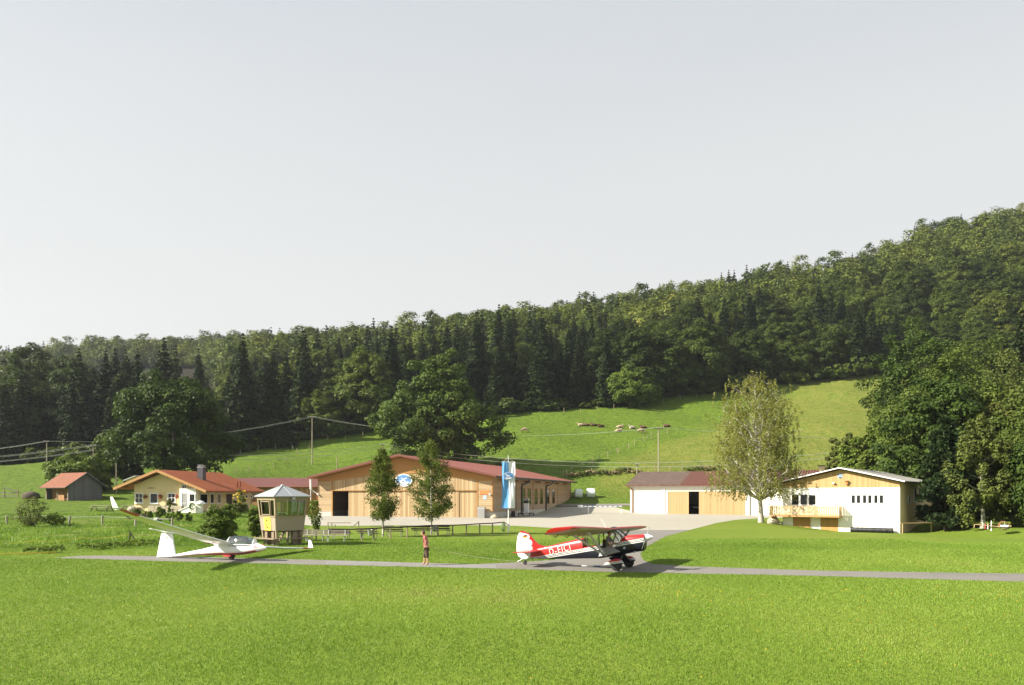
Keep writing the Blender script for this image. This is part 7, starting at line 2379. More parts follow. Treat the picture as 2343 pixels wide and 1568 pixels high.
skin_mesh('shirt', sh, [('pel', 'waist'), ('waist', 'chest'), ('chest', 'sl'), ('sl', 'el'), ('chest', 'sr'), ('sr', 'er')], 'waist', M['grey_cloth'], gp)
M['hat'] = plain('tan_hat', (0.35, 0.24, 0.11), 0.9)
head_bits(gp, (-0.02, 0, 0.19), 0.082, 0, M['hair'], M['hat'])

# cows on the hill
def cow_coat(name, a, b_):
    m, nt, bb = base_mat(name)
    v, sp = obj_xyz(nt)
    n = noise(nt, v, 1.6, 3)
    t = mth(nt, 'ADD', mth(nt, 'MULTIPLY', n, 0.8), mth(nt, 'MULTIPLY', sp[2], 0.25))
    nt.links.new(ramp(nt, t, [(0.35, a), (0.75, b_)]), bb.inputs['Base Color'])
    bb.inputs['Roughness'].default_value = 0.8
    return m


COAT = {'pale': cow_coat('pale_coat', (0.36, 0.26, 0.17), (0.55, 0.43, 0.31)), 'brown': cow_coat('brown_coat', (0.06, 0.028, 0.013), (0.14, 0.070, 0.032)), 'grey': cow_coat('grey_brown_coat', (0.13, 0.085, 0.055), (0.34, 0.25, 0.17)), 'white': cow_coat('whitish_coat', (0.50, 0.42, 0.34), (0.66, 0.58, 0.50))}


def cow(px, py, kind, coat, face, label):
    p = LAND(px, py, 150, 300)
    rz = R(0 if face > 0 else 180) + R(RND.uniform(-18, 18))
    o_ = empty('cow', p, rz, label, 'cow', 'cows on the hill pasture')
    if kind == 'graze':
        nd = {'rump': (-0.85, 0, 1.10, (0.27, 0.30)), 'loin': (-0.35, 0, 1.12, (0.33, 0.36)), 'rib': (0.15, 0, 1.06, (0.35, 0.40)), 'chest': (0.62, 0, 1.05, (0.27, 0.36)), 'neck': (0.98, 0, 0.88, (0.15, 0.20)), 'poll': (1.28, 0, 0.52, 0.13), 'muz': (1.42, 0, 0.20, 0.085),
              'e1': (1.22, 0.22, 0.60, 0.04), 'e2': (1.22, -0.22, 0.60, 0.04), 'tail': (-1.10, 0, 1.0, 0.03), 'tuft': (-1.14, 0, 0.42, 0.05)}
        ed = [('rump', 'loin'), ('loin', 'rib'), ('rib', 'chest'), ('chest', 'neck'), ('neck', 'poll'), ('poll', 'muz'), ('poll', 'e1'), ('poll', 'e2'), ('rump', 'tail'), ('tail', 'tuft')]
        for s_, y in (('l', 0.19), ('r', -0.19)):
            j = 0.10 if s_ == 'l' else -0.08
            nd.update({'st' + s_: (-0.78, y, 0.78, 0.15), 'hk' + s_: (-1.0 + j, y, 0.46, 0.07), 'hf' + s_: (-0.92 + j, y, 0.05, 0.065), 'sh' + s_: (0.58, y, 0.74, 0.12), 'kn' + s_: (0.60 - j, y, 0.40, 0.065), 'ff' + s_: (0.62 - j, y, 0.05, 0.06)})
            ed += [('rump', 'st' + s_), ('st' + s_, 'hk' + s_), ('hk' + s_, 'hf' + s_), ('chest', 'sh' + s_), ('sh' + s_, 'kn' + s_), ('kn' + s_, 'ff' + s_)]
    else:
        nd = {'rump': (-0.85, 0, 0.40, (0.30, 0.32)), 'loin': (-0.35, 0, 0.46, (0.38, 0.36)), 'rib': (0.15, 0, 0.48, (0.42, 0.38)), 'chest': (0.62, 0, 0.50, (0.30, 0.34)), 'neck': (0.92, 0, 0.80, (0.15, 0.20)), 'poll': (1.12, 0, 1.05, 0.125), 'muz': (1.42, 0, 0.92, 0.08),
              'e1': (1.06, 0.22, 1.08, 0.04), 'e2': (1.06, -0.22, 1.08, 0.04), 'tail': (-1.12, 0.1, 0.35, 0.03), 'tuft': (-1.20, 0.2, 0.08, 0.05),
              'k1': (-0.45, -0.42, 0.18, 0.12), 'f1': (-0.05, -0.55, 0.07, 0.065), 'k2': (0.95, -0.22, 0.16, 0.085), 'f2': (0.65, -0.34, 0.07, 0.06), 'k3': (0.98, 0.2, 0.15, 0.085), 'f3': (0.66, 0.26, 0.07, 0.06)}
        ed = [('rump', 'loin'), ('loin', 'rib'), ('rib', 'chest'), ('chest', 'neck'), ('neck', 'poll'), ('poll', 'muz'), ('poll', 'e1'), ('poll', 'e2'), ('rump', 'tail'), ('tail', 'tuft'), ('rump', 'k1'), ('k1', 'f1'), ('chest', 'k2'), ('k2', 'f2'), ('chest', 'k3'), ('k3', 'f3')]
    skin_mesh('body', nd, ed, 'rib', COAT[coat], o_, 2)
    q_ = nd['poll']; mb = MB()
    for s_ in (-1, 1): mb.tube([(q_[0], s_ * 0.08, q_[2] + 0.08), (q_[0], s_ * 0.17, q_[2] + 0.14), (q_[0] + 0.03, s_ * 0.19, q_[2] + 0.22)], [0.025, 0.02, 0.006], 6)
    mb.build('horns', M['dark_wood'], o_)


zc6 = lambda zx, zy: ((1900 + zx / 3.605) / 1.6533, (1560 + zy / 3.605) / 1.6533)
for a, b_, kind, coat, face, lab in ((303, 279, 'graze', 'grey', -1, 'grey brown cow grazing alone at the left side of the pasture'), (1075, 192, 'lie', 'pale', -1, 'pale cow lying at the left of the first resting pair'),
                                     (1150, 188, 'lie', 'brown', -1, 'brown cow lying behind the pale one of the first resting pair'), (1250, 192, 'lie', 'brown', -1, 'brown cow with raised head lying left in the second resting pair'),
                                     (1345, 205, 'lie', 'brown', -1, 'dark brown cow lying right in the second resting pair'), (1597, 214, 'lie', 'pale', 1, 'pale cow lying above another pale one'),
                                     (1580, 268, 'lie', 'pale', 1, 'pale cow lying lowest on the slope, left of the standing one'), (1775, 225, 'lie', 'white', -1, 'whitish cow lying just left of the standing brown one'),
                                     (1925, 224, 'lie', 'brown', -1, 'brown cow lying behind the standing brown one'), (1885, 292, 'graze', 'grey', 1, 'brown cow standing and grazing beside the lying whitish one'),
                                     (2245, 203, 'lie', 'brown', -1, 'dark brown cow lying alone at the right, near the pole top')):
    cow(*zc6(a, b_), kind, coat, face, lab)

# ---------------------------------------------------------------- observation tower
tp = G(646, 1245.5)
tw = empty('observation_tower', tp, R(45), 'beige wooden observation hut on legs with a grey pyramid roof and a yellow C sign', 'observation tower')
B0, B1, ZB, ZT, ZM_, ZW = 1.08, 1.27, 1.0, 3.38, 1.95, 3.12
hw = lambda z: B0 + (B1 - B0) * (z - ZB) / (ZT - ZB)
# faces: local -y and -x look towards the viewer (left face = -x, right face = -y)
def face_pt(i):
    ca, sa = math.cos(i * math.pi / 2), math.sin(i * math.pi / 2)
    return lambda a, z, d: (ca * (a * hw(z)) + sa * (hw(z) - d), sa * (a * hw(z)) - ca * (hw(z) - d), z)


for i in range(4):
    f_ = face_pt(i)
    mb = MB(); mb.prism([(-0.97, ZB), (0.97, ZB), (0.97, ZM_), (-0.97, ZM_)], f_, 0, 0.08); pn = mb.build('wall_panel', M['tower_wall'], tw)
    mb = MB()
    mb.prism([(-0.97, ZM_), (0.97, ZM_), (0.97, ZM_ + 0.09), (-0.97, ZM_ + 0.09)], f_, -0.03, 0.09)
    mb.prism([(-0.97, ZW), (0.97, ZW), (0.97, ZT), (-0.97, ZT)], f_, -0.01, 0.09)
    for a in (-0.93, -0.58, 0.46, 0.90) if i in (0, 3) else (-0.9, 0.0, 0.9): mb.prism([(a - 0.035, ZM_ + 0.09), (a + 0.035, ZM_ + 0.09), (a + 0.035, ZW), (a - 0.035, ZW)], f_, 0.0, 0.07)
    wf = mb.build('window_frame', M['tower_trim'], tw)
    mb = MB(); mb.prism([(-0.93, ZM_ + 0.09), (0.93, ZM_ + 0.09), (0.93, ZW), (-0.93, ZW)], f_, 0.03, 0.036); mb.build('pane', M['clear_glass'], wf)
    if i == 3:
        mb = MB()
        for a, b_, c_, d_ in ((-0.56, -0.50, 2.08, 3.06), (0.38, 0.44, 2.08, 3.06), (-0.50, 0.38, 2.08, 2.14), (-0.50, 0.38, 3.0, 3.06)): mb.prism([(a, c_), (b_, c_), (b_, d_), (a, d_)], f_, -0.06, -0.005)
        mb.build('sliding_window', M['tower_trim'], tw)
        mb = MB(); mb.prism([(-0.42, 1.02), (0.40, 1.02), (0.40, 1.93), (-0.42, 1.93)], f_, -0.03, -0.004); sg = mb.build('sign', M['sign_yellow'], tw)
        # the letter C as a bent bar
        mb = MB(); pts = []
        for t in np.linspace(R(55), R(180), 9): pts.append((0.02 + 0.17 * math.cos(t), 1.60 + 0.15 * math.sin(t)))
        for t in np.linspace(R(180), R(305), 9): pts.append((0.02 + 0.17 * math.cos(t), 1.35 + 0.15 * math.sin(t)))
        k_ = 0.032
        for (a0, z0), (a1, z1) in zip(pts[:-1], pts[1:]):
            dd = Vector((a1 - a0, z1 - z0)).normalized(); nn = Vector((-dd.y, dd.x)) * k_; ex_ = dd * 0.006
            mb.prism([(a0 - ex_.x + nn.x, z0 - ex_.y + nn.y), (a1 + ex_.x + nn.x, z1 + ex_.y + nn.y), (a1 + ex_.x - nn.x, z1 + ex_.y - nn.y), (a0 - ex_.x - nn.x, z0 - ex_.y - nn.y)], f_, -0.045, -0.032)
        mb.build('letter', M['sign_black'], sg)
    if i == 0:
        c = Vector(f_(0.05, 3.24, -0.10)); mb = MB(); mb.box(c.x - 0.12, c.x + 0.12, c.y - 0.12, c.y + 0.08, c.z - 0.08, c.z + 0.08); mb.build('camera_box', M['galv'], tw)
for sx in (-1, 1):
    for sy in (-1, 1):
        mb = MB(); mb.raw([(sx * (hw(z) - 0.06 + dx), sy * (hw(z) - 0.06 + dy), z) for z in (0.0, ZT) for dx, dy in ((-0.075, -0.075), (0.08, -0.075), (0.08, 0.08), (-0.075, 0.08))], [(0, 1, 2, 3), (7, 6, 5, 4), (0, 4, 5, 1), (1, 5, 6, 2), (2, 6, 7, 3), (3, 7, 4, 0)])
        mb.v = [(x if z > 0.5 else x * 0.93, y if z > 0.5 else y * 0.93, z - (0.05 if z < 0.5 else 0)) for x, y, z in mb.v]
        mb.build('corner_post', M['tower_trim'], tw)
for sx, sy in ((-1, 0.6), (1, -0.6), (-1, -0.55), (0.55, -1)):
    x, y = sx * 0.82, sy * 0.82
    MB().box(x - 0.17, x + 0.17, y - 0.17, y + 0.17, -0.05, ZB - 0.08).build('leg', M['tower_leg'], tw)
mb = MB()
for i in range(2):
    s_ = 1.42
    for k in (0, 3):
        ca, sa = math.cos(k * math.pi / 2), math.sin(k * math.pi / 2)
        a, b_ = Vector((-s_, -1.28)), Vector((s_, -1.28))
        if i == 0: mb.beam((ca * a.x - sa * a.y, sa * a.x + ca * a.y, 0.46), (ca * b_.x - sa * b_.y, sa * b_.x + ca * b_.y, 0.46 + 0.002 * k), 0.34, 0.07)
mb.build('bench_board', M['tower_leg'], tw)
MB().box(-1.0, 1.0, -1.0, 1.0, ZB - 0.08, ZB + 0.02).build('floor', M['dark_wood'], tw)
mb = MB(); mb.box(-0.7, 0.75, 0.5, 0.95, 1.72, 1.78); mb.box(-0.6, -0.5, 0.6, 0.9, ZB + 0.02, 1.72); mb.box(0.6, 0.7, 0.6, 0.9, ZB + 0.02, 1.72); mb.build('desk', M['beam_wood'], tw)
MB().box(0.1, 0.45, 0.3, 0.7, 1.785, 2.2).build('radio_box', M['dark_metal'], tw)
mb = MB()
for s_ in (-0.3, 0.3): mb.beam((0.2 + s_, 1.6, -0.02), (0.2 + s_, 0.6, ZB - 0.05), 0.06, 0.2)
for k in range(4): mb.box(-0.08, 0.48, 1.38 - 0.24 * k, 1.52 - 0.24 * k, 0.2 + 0.22 * k, 0.24 + 0.22 * k)
mb.build('stairs', M['tower_leg'], tw)
RO = 1.42
mb = MB()
co = [(-RO, -RO, 3.40), (RO, -RO, 3.40), (RO, RO, 3.40), (-RO, RO, 3.40)]
for k in range(4):
    mb.face([co[k], co[(k + 1) % 4], (0, 0, 4.18)]); 
    a, b_ = co[k], co[(k + 1) % 4]; mb.face([a, b_, (b_[0], b_[1], 3.35), (a[0], a[1], 3.35)])
mb.face([(x, y, 3.35) for x, y, z in co][::-1])
rf = mb.build('roof', M['tower_roof'], tw)
mb = MB()
for k in range(4):
    mb.beam(co[k], (0, 0, 4.19), 0.05, 0.035)
    a, b_ = Vector(co[k]), Vector(co[(k + 1) % 4]); mb.beam(a.lerp(b_, 0.5), (0, 0, 4.19), 0.03, 0.02)
mb.lathe([(0.13, 4.13), (0.12, 4.19), (0.02, 4.23)], 10)
mb.build('roof_seam', M['galv'], rf)

# ---------------------------------------------------------------- benches, rail, bins
def bench_proto(mat):
    b_ = empty('bench')
    mb = MB(); mb.box(-0.9, 0.9, -0.24, -0.03, 0.43, 0.465); mb.box(-0.9, 0.9, 0.0, 0.20, 0.43, 0.465); mb.build('seat', M[mat], b_)
    mb = MB(); mb.beam((-0.92, 0.28, 0.60), (0.92, 0.28, 0.60), 0.03, 0.13); mb.beam((-0.92, 0.33, 0.79), (0.92, 0.33, 0.79), 0.03, 0.13); mb.build('backrest', M[mat], b_)
    for s_ in (-0.62, 0.62):
        mb = MB(); mb.tube([(s_, -0.20, -0.03), (s_, -0.20, 0.43)], 0.028, 6); mb.tube([(s_, 0.16, -0.03), (s_, 0.22, 0.43), (s_, 0.31, 0.86)], 0.026, 6); mb.beam((s_, -0.22, 0.41), (s_, 0.22, 0.41), 0.03, 0.035)
        mb.build('leg_frame', M['galv'], b_)
    return b_


zq = ZM(1130, 1960, 5.449)
bl = bench_proto('grey_wood'); bd = bench_proto('dark_wood')  # darker boards paint in the shade on benches seen from behind
BN = [(bl, 330, 478, 0, 'light weathered bench facing the field, nearest the tower, left of two in a row'), (bl, 770, 486, 0, 'light weathered bench facing the field, right of two in a row'),
      (bd, 870, 440, 165, 'shade-darkened bench set behind the row of two light benches'), (bd, 1440, 428, 160, 'shade-darkened bench behind the first rail post and the grey bin'), (bd, 1975, 383, 160, 'shade-darkened bench beside the trunk of the slim birch'),
      (bd, 2545, 366, 158, 'shade-darkened bench at the right of the fuller birch trunk'), (bd, 2945, 356, 158, 'shade-darkened bench farthest right along the rail')]
seen = set()
for pr, a, b_, rz_, lab in BN:
    o_ = pr if pr.name not in seen else copy_tree(pr)
    seen.add(pr.name)
    p = G(*zq(a, b_)); o_.location = (p.x, p.y, 0); o_.rotation_euler = (0, 0, R(rz_ + RND.uniform(-4, 4)))
    tag(o_, lab, 'bench', 'benches along the spectator rail')
for a, b_, rz_, lab in ((-60, 440, 170, 'shade-darkened bench seen between the legs of the observation tower'), (95, 470, 0, 'light bench half hidden behind the right leg of the observation tower')):
    o_ = copy_tree(bd if rz_ else bl); p = G(*zq(a, b_)); o_.location = (p.x, p.y, 0); o_.rotation_euler = (0, 0, R(rz_)); tag(o_, lab, 'bench', 'benches along the spectator rail')
rail = empty('spectator_rail', G(*zq(1298, 468)), 0, 'low round timber rail on posts along the benches, ending at the flagpole', 'railing')
rp = [G(*zq(*q_)) for q_ in ((1298, 468), (1540, 460), (1888, 436), (2237, 415))] + [G(*ZM(1150, 1650, 2.929)(*q_)) for q_ in ((1322, 1112), (1482, 1103), (1645, 1101), (1797, 1094), (1945, 1083), (2086, 1078), (2212, 1062))]
o0 = rp[0]
for p in rp:
    mb = MB(); q_ = p - o0; mb.tube([(q_.x, q_.y, -0.05), (q_.x, q_.y, 0.86)], [0.062, 0.055], 8); mb.build('post', M['post_wood'], rail, smooth=True)
mb = MB()
pts = [Vector((p.x - o0.x, p.y - o0.y, 0.90 + 0.02 * math.sin(7.1 * k))) for k, p in enumerate(rp)]
pts = [pts[0] + Vector((-0.9, -0.2, -0.03))] + pts + [pts[-1] + Vector((0.30, -0.2, -0.18))]
mb.tube(pts, 0.05, 8); mb.build('rail_bar', M['dark_wood'], rail, smooth=True)
def bin_(p, lab):
    o_ = empty('litter_bin', p, 0, lab, 'litter bin', 'grey bins on the rail posts')
    MB().lathe([(0.14, 0.36), (0.15, 0.38), (0.20, 0.80), (0.21, 0.82), (0.19, 0.82), (0.17, 0.78)], 14).build('bucket', M['galv'], o_, smooth=True)
    mb = MB(); mb.box(-0.03, 0.23, -0.02, 0.02, 0.62, 0.66); mb.box(-0.03, 0.23, -0.02, 0.02, 0.44, 0.48); mb.build('bracket', M['dark_metal'], o_)


bin_(rp[1] + Vector((-0.26, -0.05, 0)), 'grey litter bin hung on the second rail post, behind the slim birch'); bin_(rp[5] + Vector((-0.26, -0.05, 0)), 'grey litter bin hung on a rail post beside the fuller birch trunk')
ho = empty('garden_hose', rp[-1] + Vector((-0.05, -0.10, 0.45)), 0, 'dark green hose coiled on the end post of the rail by the flagpole', 'hose')
mb = MB()
for k in range(6):
    r_ = 0.32 - 0.022 * k; mb.tube([(r_ * 0.7 * math.cos(t) + 0.01 * k, -0.02 * k, r_ * 1.2 * math.sin(t)) for t in np.linspace(0, 6.2832, 19)], 0.022, 6, caps=False)
mb.build('coil', M['leaf_pine'] if False else M['plant_pot'], ho, smooth=True)
for x0, x1, lab in ((1480, 1950, 'low wire bicycle stand on the gravel behind the slim birch'), (2080, 2560, 'low wire bicycle stand on the gravel behind the fuller birch')):
    a, b_ = G(*zq(x0, 168)), G(*zq(x1, 168)); bk = empty('bicycle_stand', a, 0, lab, 'bicycle stand', 'bicycle stands behind the birches')
    L = (b_ - a).length
    MB().box(0, L, -0.2, 0.2, 0.0, 0.05).build('base', M['dark_wood'], bk)
    for k in range(int(L / 0.42)):
        x = 0.2 + 0.42 * k; mb = MB(); mb.tube([(x - 0.14, 0, 0.05), (x - 0.12, 0, 0.55), (x, 0.05, 0.72), (x + 0.12, 0, 0.55), (x + 0.14, 0, 0.05)], 0.010, 5); mb.build('wheel_holder', M['galv'], bk, smooth=True)
ro = G(*zq(600, 232)); gf_ = empty('garden_fence', ro, 0, 'rough low garden fence with a slanting plank behind the light benches', 'fence')
for x_, h_ in ((600, 0.75), (680, 0.6), (745, 0.5), (1235, 0.85)):
    q_ = G(*zq(x_, 232)) - ro; MB().tube([(q_.x, 0, -0.05), (q_.x, 0, h_)], 0.05, 6).build('post', M['post_wood'], gf_)
qa, qb, qc = G(*zq(620, 232)) - ro, G(*zq(1080, 232)) - ro, G(*zq(1240, 232)) - ro
mb = MB(); mb.beam((qa.x, -0.06, 0.66), (qb.x, -0.06, 0.66), 0.05, 0.08); mb.beam((qb.x, -0.06, 0.10), (qc.x, -0.06, 0.80), 0.05, 0.10); mb.build('rail_bar', M['grey_wood'], gf_)

# ---------------------------------------------------------------- flagpole with banner
fpole = G(1163, 1217)
fo = empty('flagpole', fpole, 0, 'white flagpole flying a long blue and white banner with an oval emblem', 'flagpole')
kf = fpole.y / F
Zf = lambda y: H - (y - HY) * kf
mb = MB(); mb.tube([(0, 0, -0.1), (0, 0, 1.2), (-0.02, 0, Zf(1042))], [0.07, 0.055, 0.03], 10); mb.build('pole', M['white_paint'], fo, smooth=True)
MB().box(-0.10, 0.10, -0.08, 0.08, -0.05, 0.75).build('pole_base', M['galv'], fo)
mb = MB(); zt = Zf(1057); mb.tube([(-0.66, -0.07, zt), (0.64, -0.07, zt)], 0.02, 6); mb.tube([(-0.55, -0.07, zt), (-0.02, -0.02, zt + 0.36)], 0.008, 5); mb.tube([(0.55, -0.07, zt), (-0.02, -0.02, zt + 0.36)], 0.008, 5); mb.build('cross_bar', M['white_paint'], fo)
zb_ = Zf(1162.5)
for x0, x1, mt, nm in ((-0.63, -0.01, 'flag_blue', 'blue_half'), (-0.01, 0.62, 'flag_white', 'white_half')):
    mb = MB(); nx_, nz_ = 15, 26
    P = [[None] * (nx_ + 1) for _ in range(nz_ + 1)]
    for i in range(nz_ + 1):
        v = i / nz_; z = zt - 0.02 + (zb_ - zt) * v
        for j in range(nx_ + 1):
            x = x0 + (x1 - x0) * j / nx_
            pin = 1 - 0.04 * math.sin(math.pi * v)
            fold = 0.035 * (1 - 0.5 * v) * math.sin(x * 21 + 2.0 * math.sin(v * 5) + (1.5 if x > 0 else 0)) * (0.3 + math.sin(math.pi * min(v * 1.3, 1))) + 0.05 * math.sin(x * 5 + v * 4)
            P[i][j] = (x * pin + 0.02 * math.sin(v * 4), -0.10 + fold, z)
    vs_ = [p for row in P for p in row]
    mb.raw(vs_, [(i * (nx_ + 1) + j, i * (nx_ + 1) + j + 1, (i + 1) * (nx_ + 1) + j + 1, (i + 1) * (nx_ + 1) + j) for i in range(nz_) for j in range(nx_)])
    bnr = mb.build('banner_' + nm, M[mt], fo, smooth=True)
ez_ = Zf(1089.5)
mb = MB(); mb.prism([(0.51 * math.cos(6.2832 * i / 24), ez_ + 0.40 * math.sin(6.2832 * i / 24)) for i in range(24)], lambda a, b_, d: (a, -0.215 + d, b_), 0, 0.006); e0 = mb.build('emblem', M['emblem_pale'], fo)
mb = MB(); mb.prism([(0.43 * math.cos(6.2832 * i / 24), ez_ + 0.32 * math.sin(6.2832 * i / 24)) for i in range(24)], lambda a, b_, d: (a, -0.225 + d, b_), 0, 0.006); mb.build('emblem_field', M['emblem_blue'], e0)
mb = MB()
for k, pts in enumerate((((-0.36, 0.22), (-0.30, 0.25), (0.06, 0.0), (0.16, -0.12), (0.10, -0.14), (-0.04, -0.03)), ((-0.26, -0.04), (0.0, 0.03), (0.18, 0.10), (0.16, 0.06), (0.0, -0.04), (-0.22, -0.08)), ((-0.30, -0.20), (-0.15, -0.13), (0.05, -0.17), (0.22, -0.12), (0.34, -0.18), (0.2, -0.28), (-0.15, -0.28)))):
    mb.prism([(a, ez_ + b_) for a, b_ in pts], lambda a, b_, d: (a, -0.234 - 0.008 * k + d, b_), 0, 0.006)
mb.build('emblem_glider', M['flag_white'], e0)

# ---------------------------------------------------------------- barrier, bales, roller
pa, pb = G(1345.5, 1176.5), G(1421.5, 1176.5)
br = empty('boom_barrier', pa, 0, 'white boom barrier with blue bands lying across the gravel road beyond the apron', 'barrier')
MB().tube([(0, 0, -0.02), (0, 0, 1.3)], 0.11, 8).build('post', M['white_paint'], br)
q_ = pb - pa; mb = MB(); mb.tube([(q_.x, 0, -0.02), (q_.x, 0, 1.32)], 0.09, 8); mb.build('post', M['white_paint'], br)
M['boom'] = base_mat('banded_boom')[0]
nt = M['boom'].node_tree; v, sp = obj_xyz(nt); f_ = mth(nt, 'FRACT', mth(nt, 'MULTIPLY', sp[0], 1.1))
nt.links.new(mixc(nt, mth(nt, 'GREATER_THAN', f_, 0.62), (0.78, 0.78, 0.76), (0.16, 0.30, 0.50)), nt.nodes['Principled BSDF'].inputs['Base Color'])
mb = MB(); mb.tube([(-1.3, -0.13, 1.36), (q_.x + 0.1, -0.13, 1.40)], 0.085, 8); mb.build('boom', M['boom'], br)
MB().box(-1.9, -1.0, -0.3, 0.04, 1.18, 1.62).build('counterweight', M['white_paint'], br)
ra = G(*ZM(1600, 1700, 2.929)(1278, 697)); rl2 = empty('metal_rail', ra, 0, 'thin dark metal rail on posts between the hangar side and the barrier', 'railing')
rq = [G(*ZM(1600, 1700, 2.929)(*k)) - ra for k in ((1278, 697), (1490, 697), (1735, 712))]
for p in rq: MB().tube([(p.x, p.y, -0.05), (p.x, p.y, 1.2)], 0.06, 6).build('post', M['grey_metal'], rl2)
mb = MB(); mb.tube([rq[0] + Vector((-1.6, 0, 1.22)), rq[0] + Vector((0, 0, 1.22)), rq[1] + Vector((0, 0, 1.22)), rq[2] + Vector((0, 0, 1.22))], 0.06, 6); mb.build('rail_bar', M['grey_metal'], rl2)
for a, b_, lab, s_ in ((1323, 1139.5, 'white wrapped hay bale with a torn bottom, left of two beside the country road', 1.0), (1351, 1138.5, 'white wrapped hay bale, right of two beside the country road', 1.05)):
    p = LAND(a, b_, 150, 220)
    mb = MB(); mb.lathe([(0.05, -0.85 * s_), (0.7 * s_, -0.86 * s_), (0.93 * s_, -0.7 * s_), (0.97 * s_, 0), (0.93 * s_, 0.7 * s_), (0.7 * s_, 0.86 * s_), (0.05, 0.85 * s_)], 20, 0, Matrix.Translation((0, 0, 0.9 * s_)) @ Matrix.Rotation(R(90), 4, 'Y'))
    mb.v = [(x * RND.uniform(0.96, 1.03), y * RND.uniform(0.96, 1.03), z) for x, y, z in mb.v]
    o_ = mb.build('hay_bale', M['bale'], smooth=True); o_.location = p; tag(o_, lab, 'hay bale', 'wrapped bales beside the road')
# striped pole lying on the taxiway
a, b_ = G(1330, 1298.0), G(1402, 1298.6)
mb = MB(); mb.tube([(0, 0, 0.06), ((b_ - a).x, (b_ - a).y, 0.06)], 0.035, 8); o_ = mb.build('marker_pole', M['boom'], smooth=True); o_.location = a; tag(o_, 'white and blue banded pole lying on the taxiway under the tow plane', 'pole')
# rusty field roller
zr_ = ZM(3600, 1920, 8.614)
rp_ = G(*zr_(1710, 752))
rol = empty('field_roller', rp_, R(-28), 'rusty iron field roller with a spoked end wheel and a long wooden drawbar', 'roller')
rr_ = 0.5 * (752 - 455) / 8.614 / 1.6533 * rp_.y / F
n = 24; ring = lambda y, r_: [(r_ * math.cos(6.2832 * i / n), y, rr_ + r_ * math.sin(6.2832 * i / n)) for i in range(n)]
mb = MB(); mb.loft([ring(0, rr_ * 0.92), ring(0, rr_), ring(1.5, rr_), ring(1.5, rr_ * 0.92), ring(0.01, rr_ * 0.91)], caps=False); mb.build('drum', M['rust'], rol, smooth=True)
mb = MB()
for k in range(5):
    t = 6.2832 * k / 5 + 0.3; mb.beam((0, 0.04, rr_), (rr_ * 0.95 * math.cos(t), 0.04, rr_ + rr_ * 0.95 * math.sin(t)), 0.05, 0.16, up=(0, 1, 0))
mb.lathe([(0.16, 0), (0.16, 0.1), (0.02, 0.1)], 12, 0, Matrix.Translation((0, 0.02, rr_)) @ Matrix.Rotation(R(90), 4, 'X'))
mb.build('end_wheel', M['grey_wood'], rol)
mb = MB(); mb.beam((0.55, -0.10, rr_ + 0.02), (-0.6, -0.10, rr_ - 0.05), 0.10, 0.10); mb.beam((-0.6, -0.10, rr_ - 0.05), (-2.3, -0.5, rr_ + 0.12), 0.08, 0.08); mb.tube([(-2.3, -0.5, rr_ + 0.12), (-2.55, -0.55, rr_ + 0.10), (-2.58, -0.55, rr_ - 0.2)], 0.045, 6); mb.build('drawbar', M['rail_wood'], rol)
MB().box(-0.35, 0.30, -0.22, -0.12, rr_ - 0.08, rr_ + 0.10).build('bearing', M['white_paint'], rol)
for k, (a, b_, h_, mt, lab) in enumerate(((1278, 745, 0.95, 'white_paint', 'white stake leaning by the roller drawbar'), (1165, 690, 0.5, 'white_paint', 'short white stake behind the end of the roller drawbar'), (1085, 690, 0.55, 'red_paint', 'red stake under the end of the roller drawbar'))):
    p = G(*zr_(a, b_)); mb = MB(); mb.tube([(0, 0, -0.05), (0.02, 0.02, h_)], [0.06, 0.03], 7); o_ = mb.build('stake', M[mt], smooth=True); o_.location = p; tag(o_, lab, 'stake')

# ---------------------------------------------------------------- garden and meadow things on the left
zl = ZM(300, 1860, 6.891)
def picnic(p, rz_, lab, L=2.4):
    o_ = empty('picnic_table', p, rz_, lab, 'picnic table', 'picnic tables on the house lawn')
    MB().box(-L / 2, L / 2, -0.38, 0.38, 0.70, 0.755).build('tabletop', M['grey_wood'], o_)
    for s_ in (-1, 1):
        MB().box(-L / 2, L / 2, s_ * 0.72 - 0.14, s_ * 0.72 + 0.14, 0.42, 0.465).build('seat', M['grey_wood'], o_)
        x = s_ * (L / 2 - 0.35); mb = MB(); mb.beam((x, -0.75, 0), (x, -0.2, 0.70), 0.05, 0.10); mb.beam((x, 0.75, 0), (x, 0.2, 0.70), 0.05, 0.10); mb.box(x - 0.03, x + 0.03, -0.85, 0.85, 0.36, 0.42); mb.build('leg_frame', M['dark_wood'], o_)


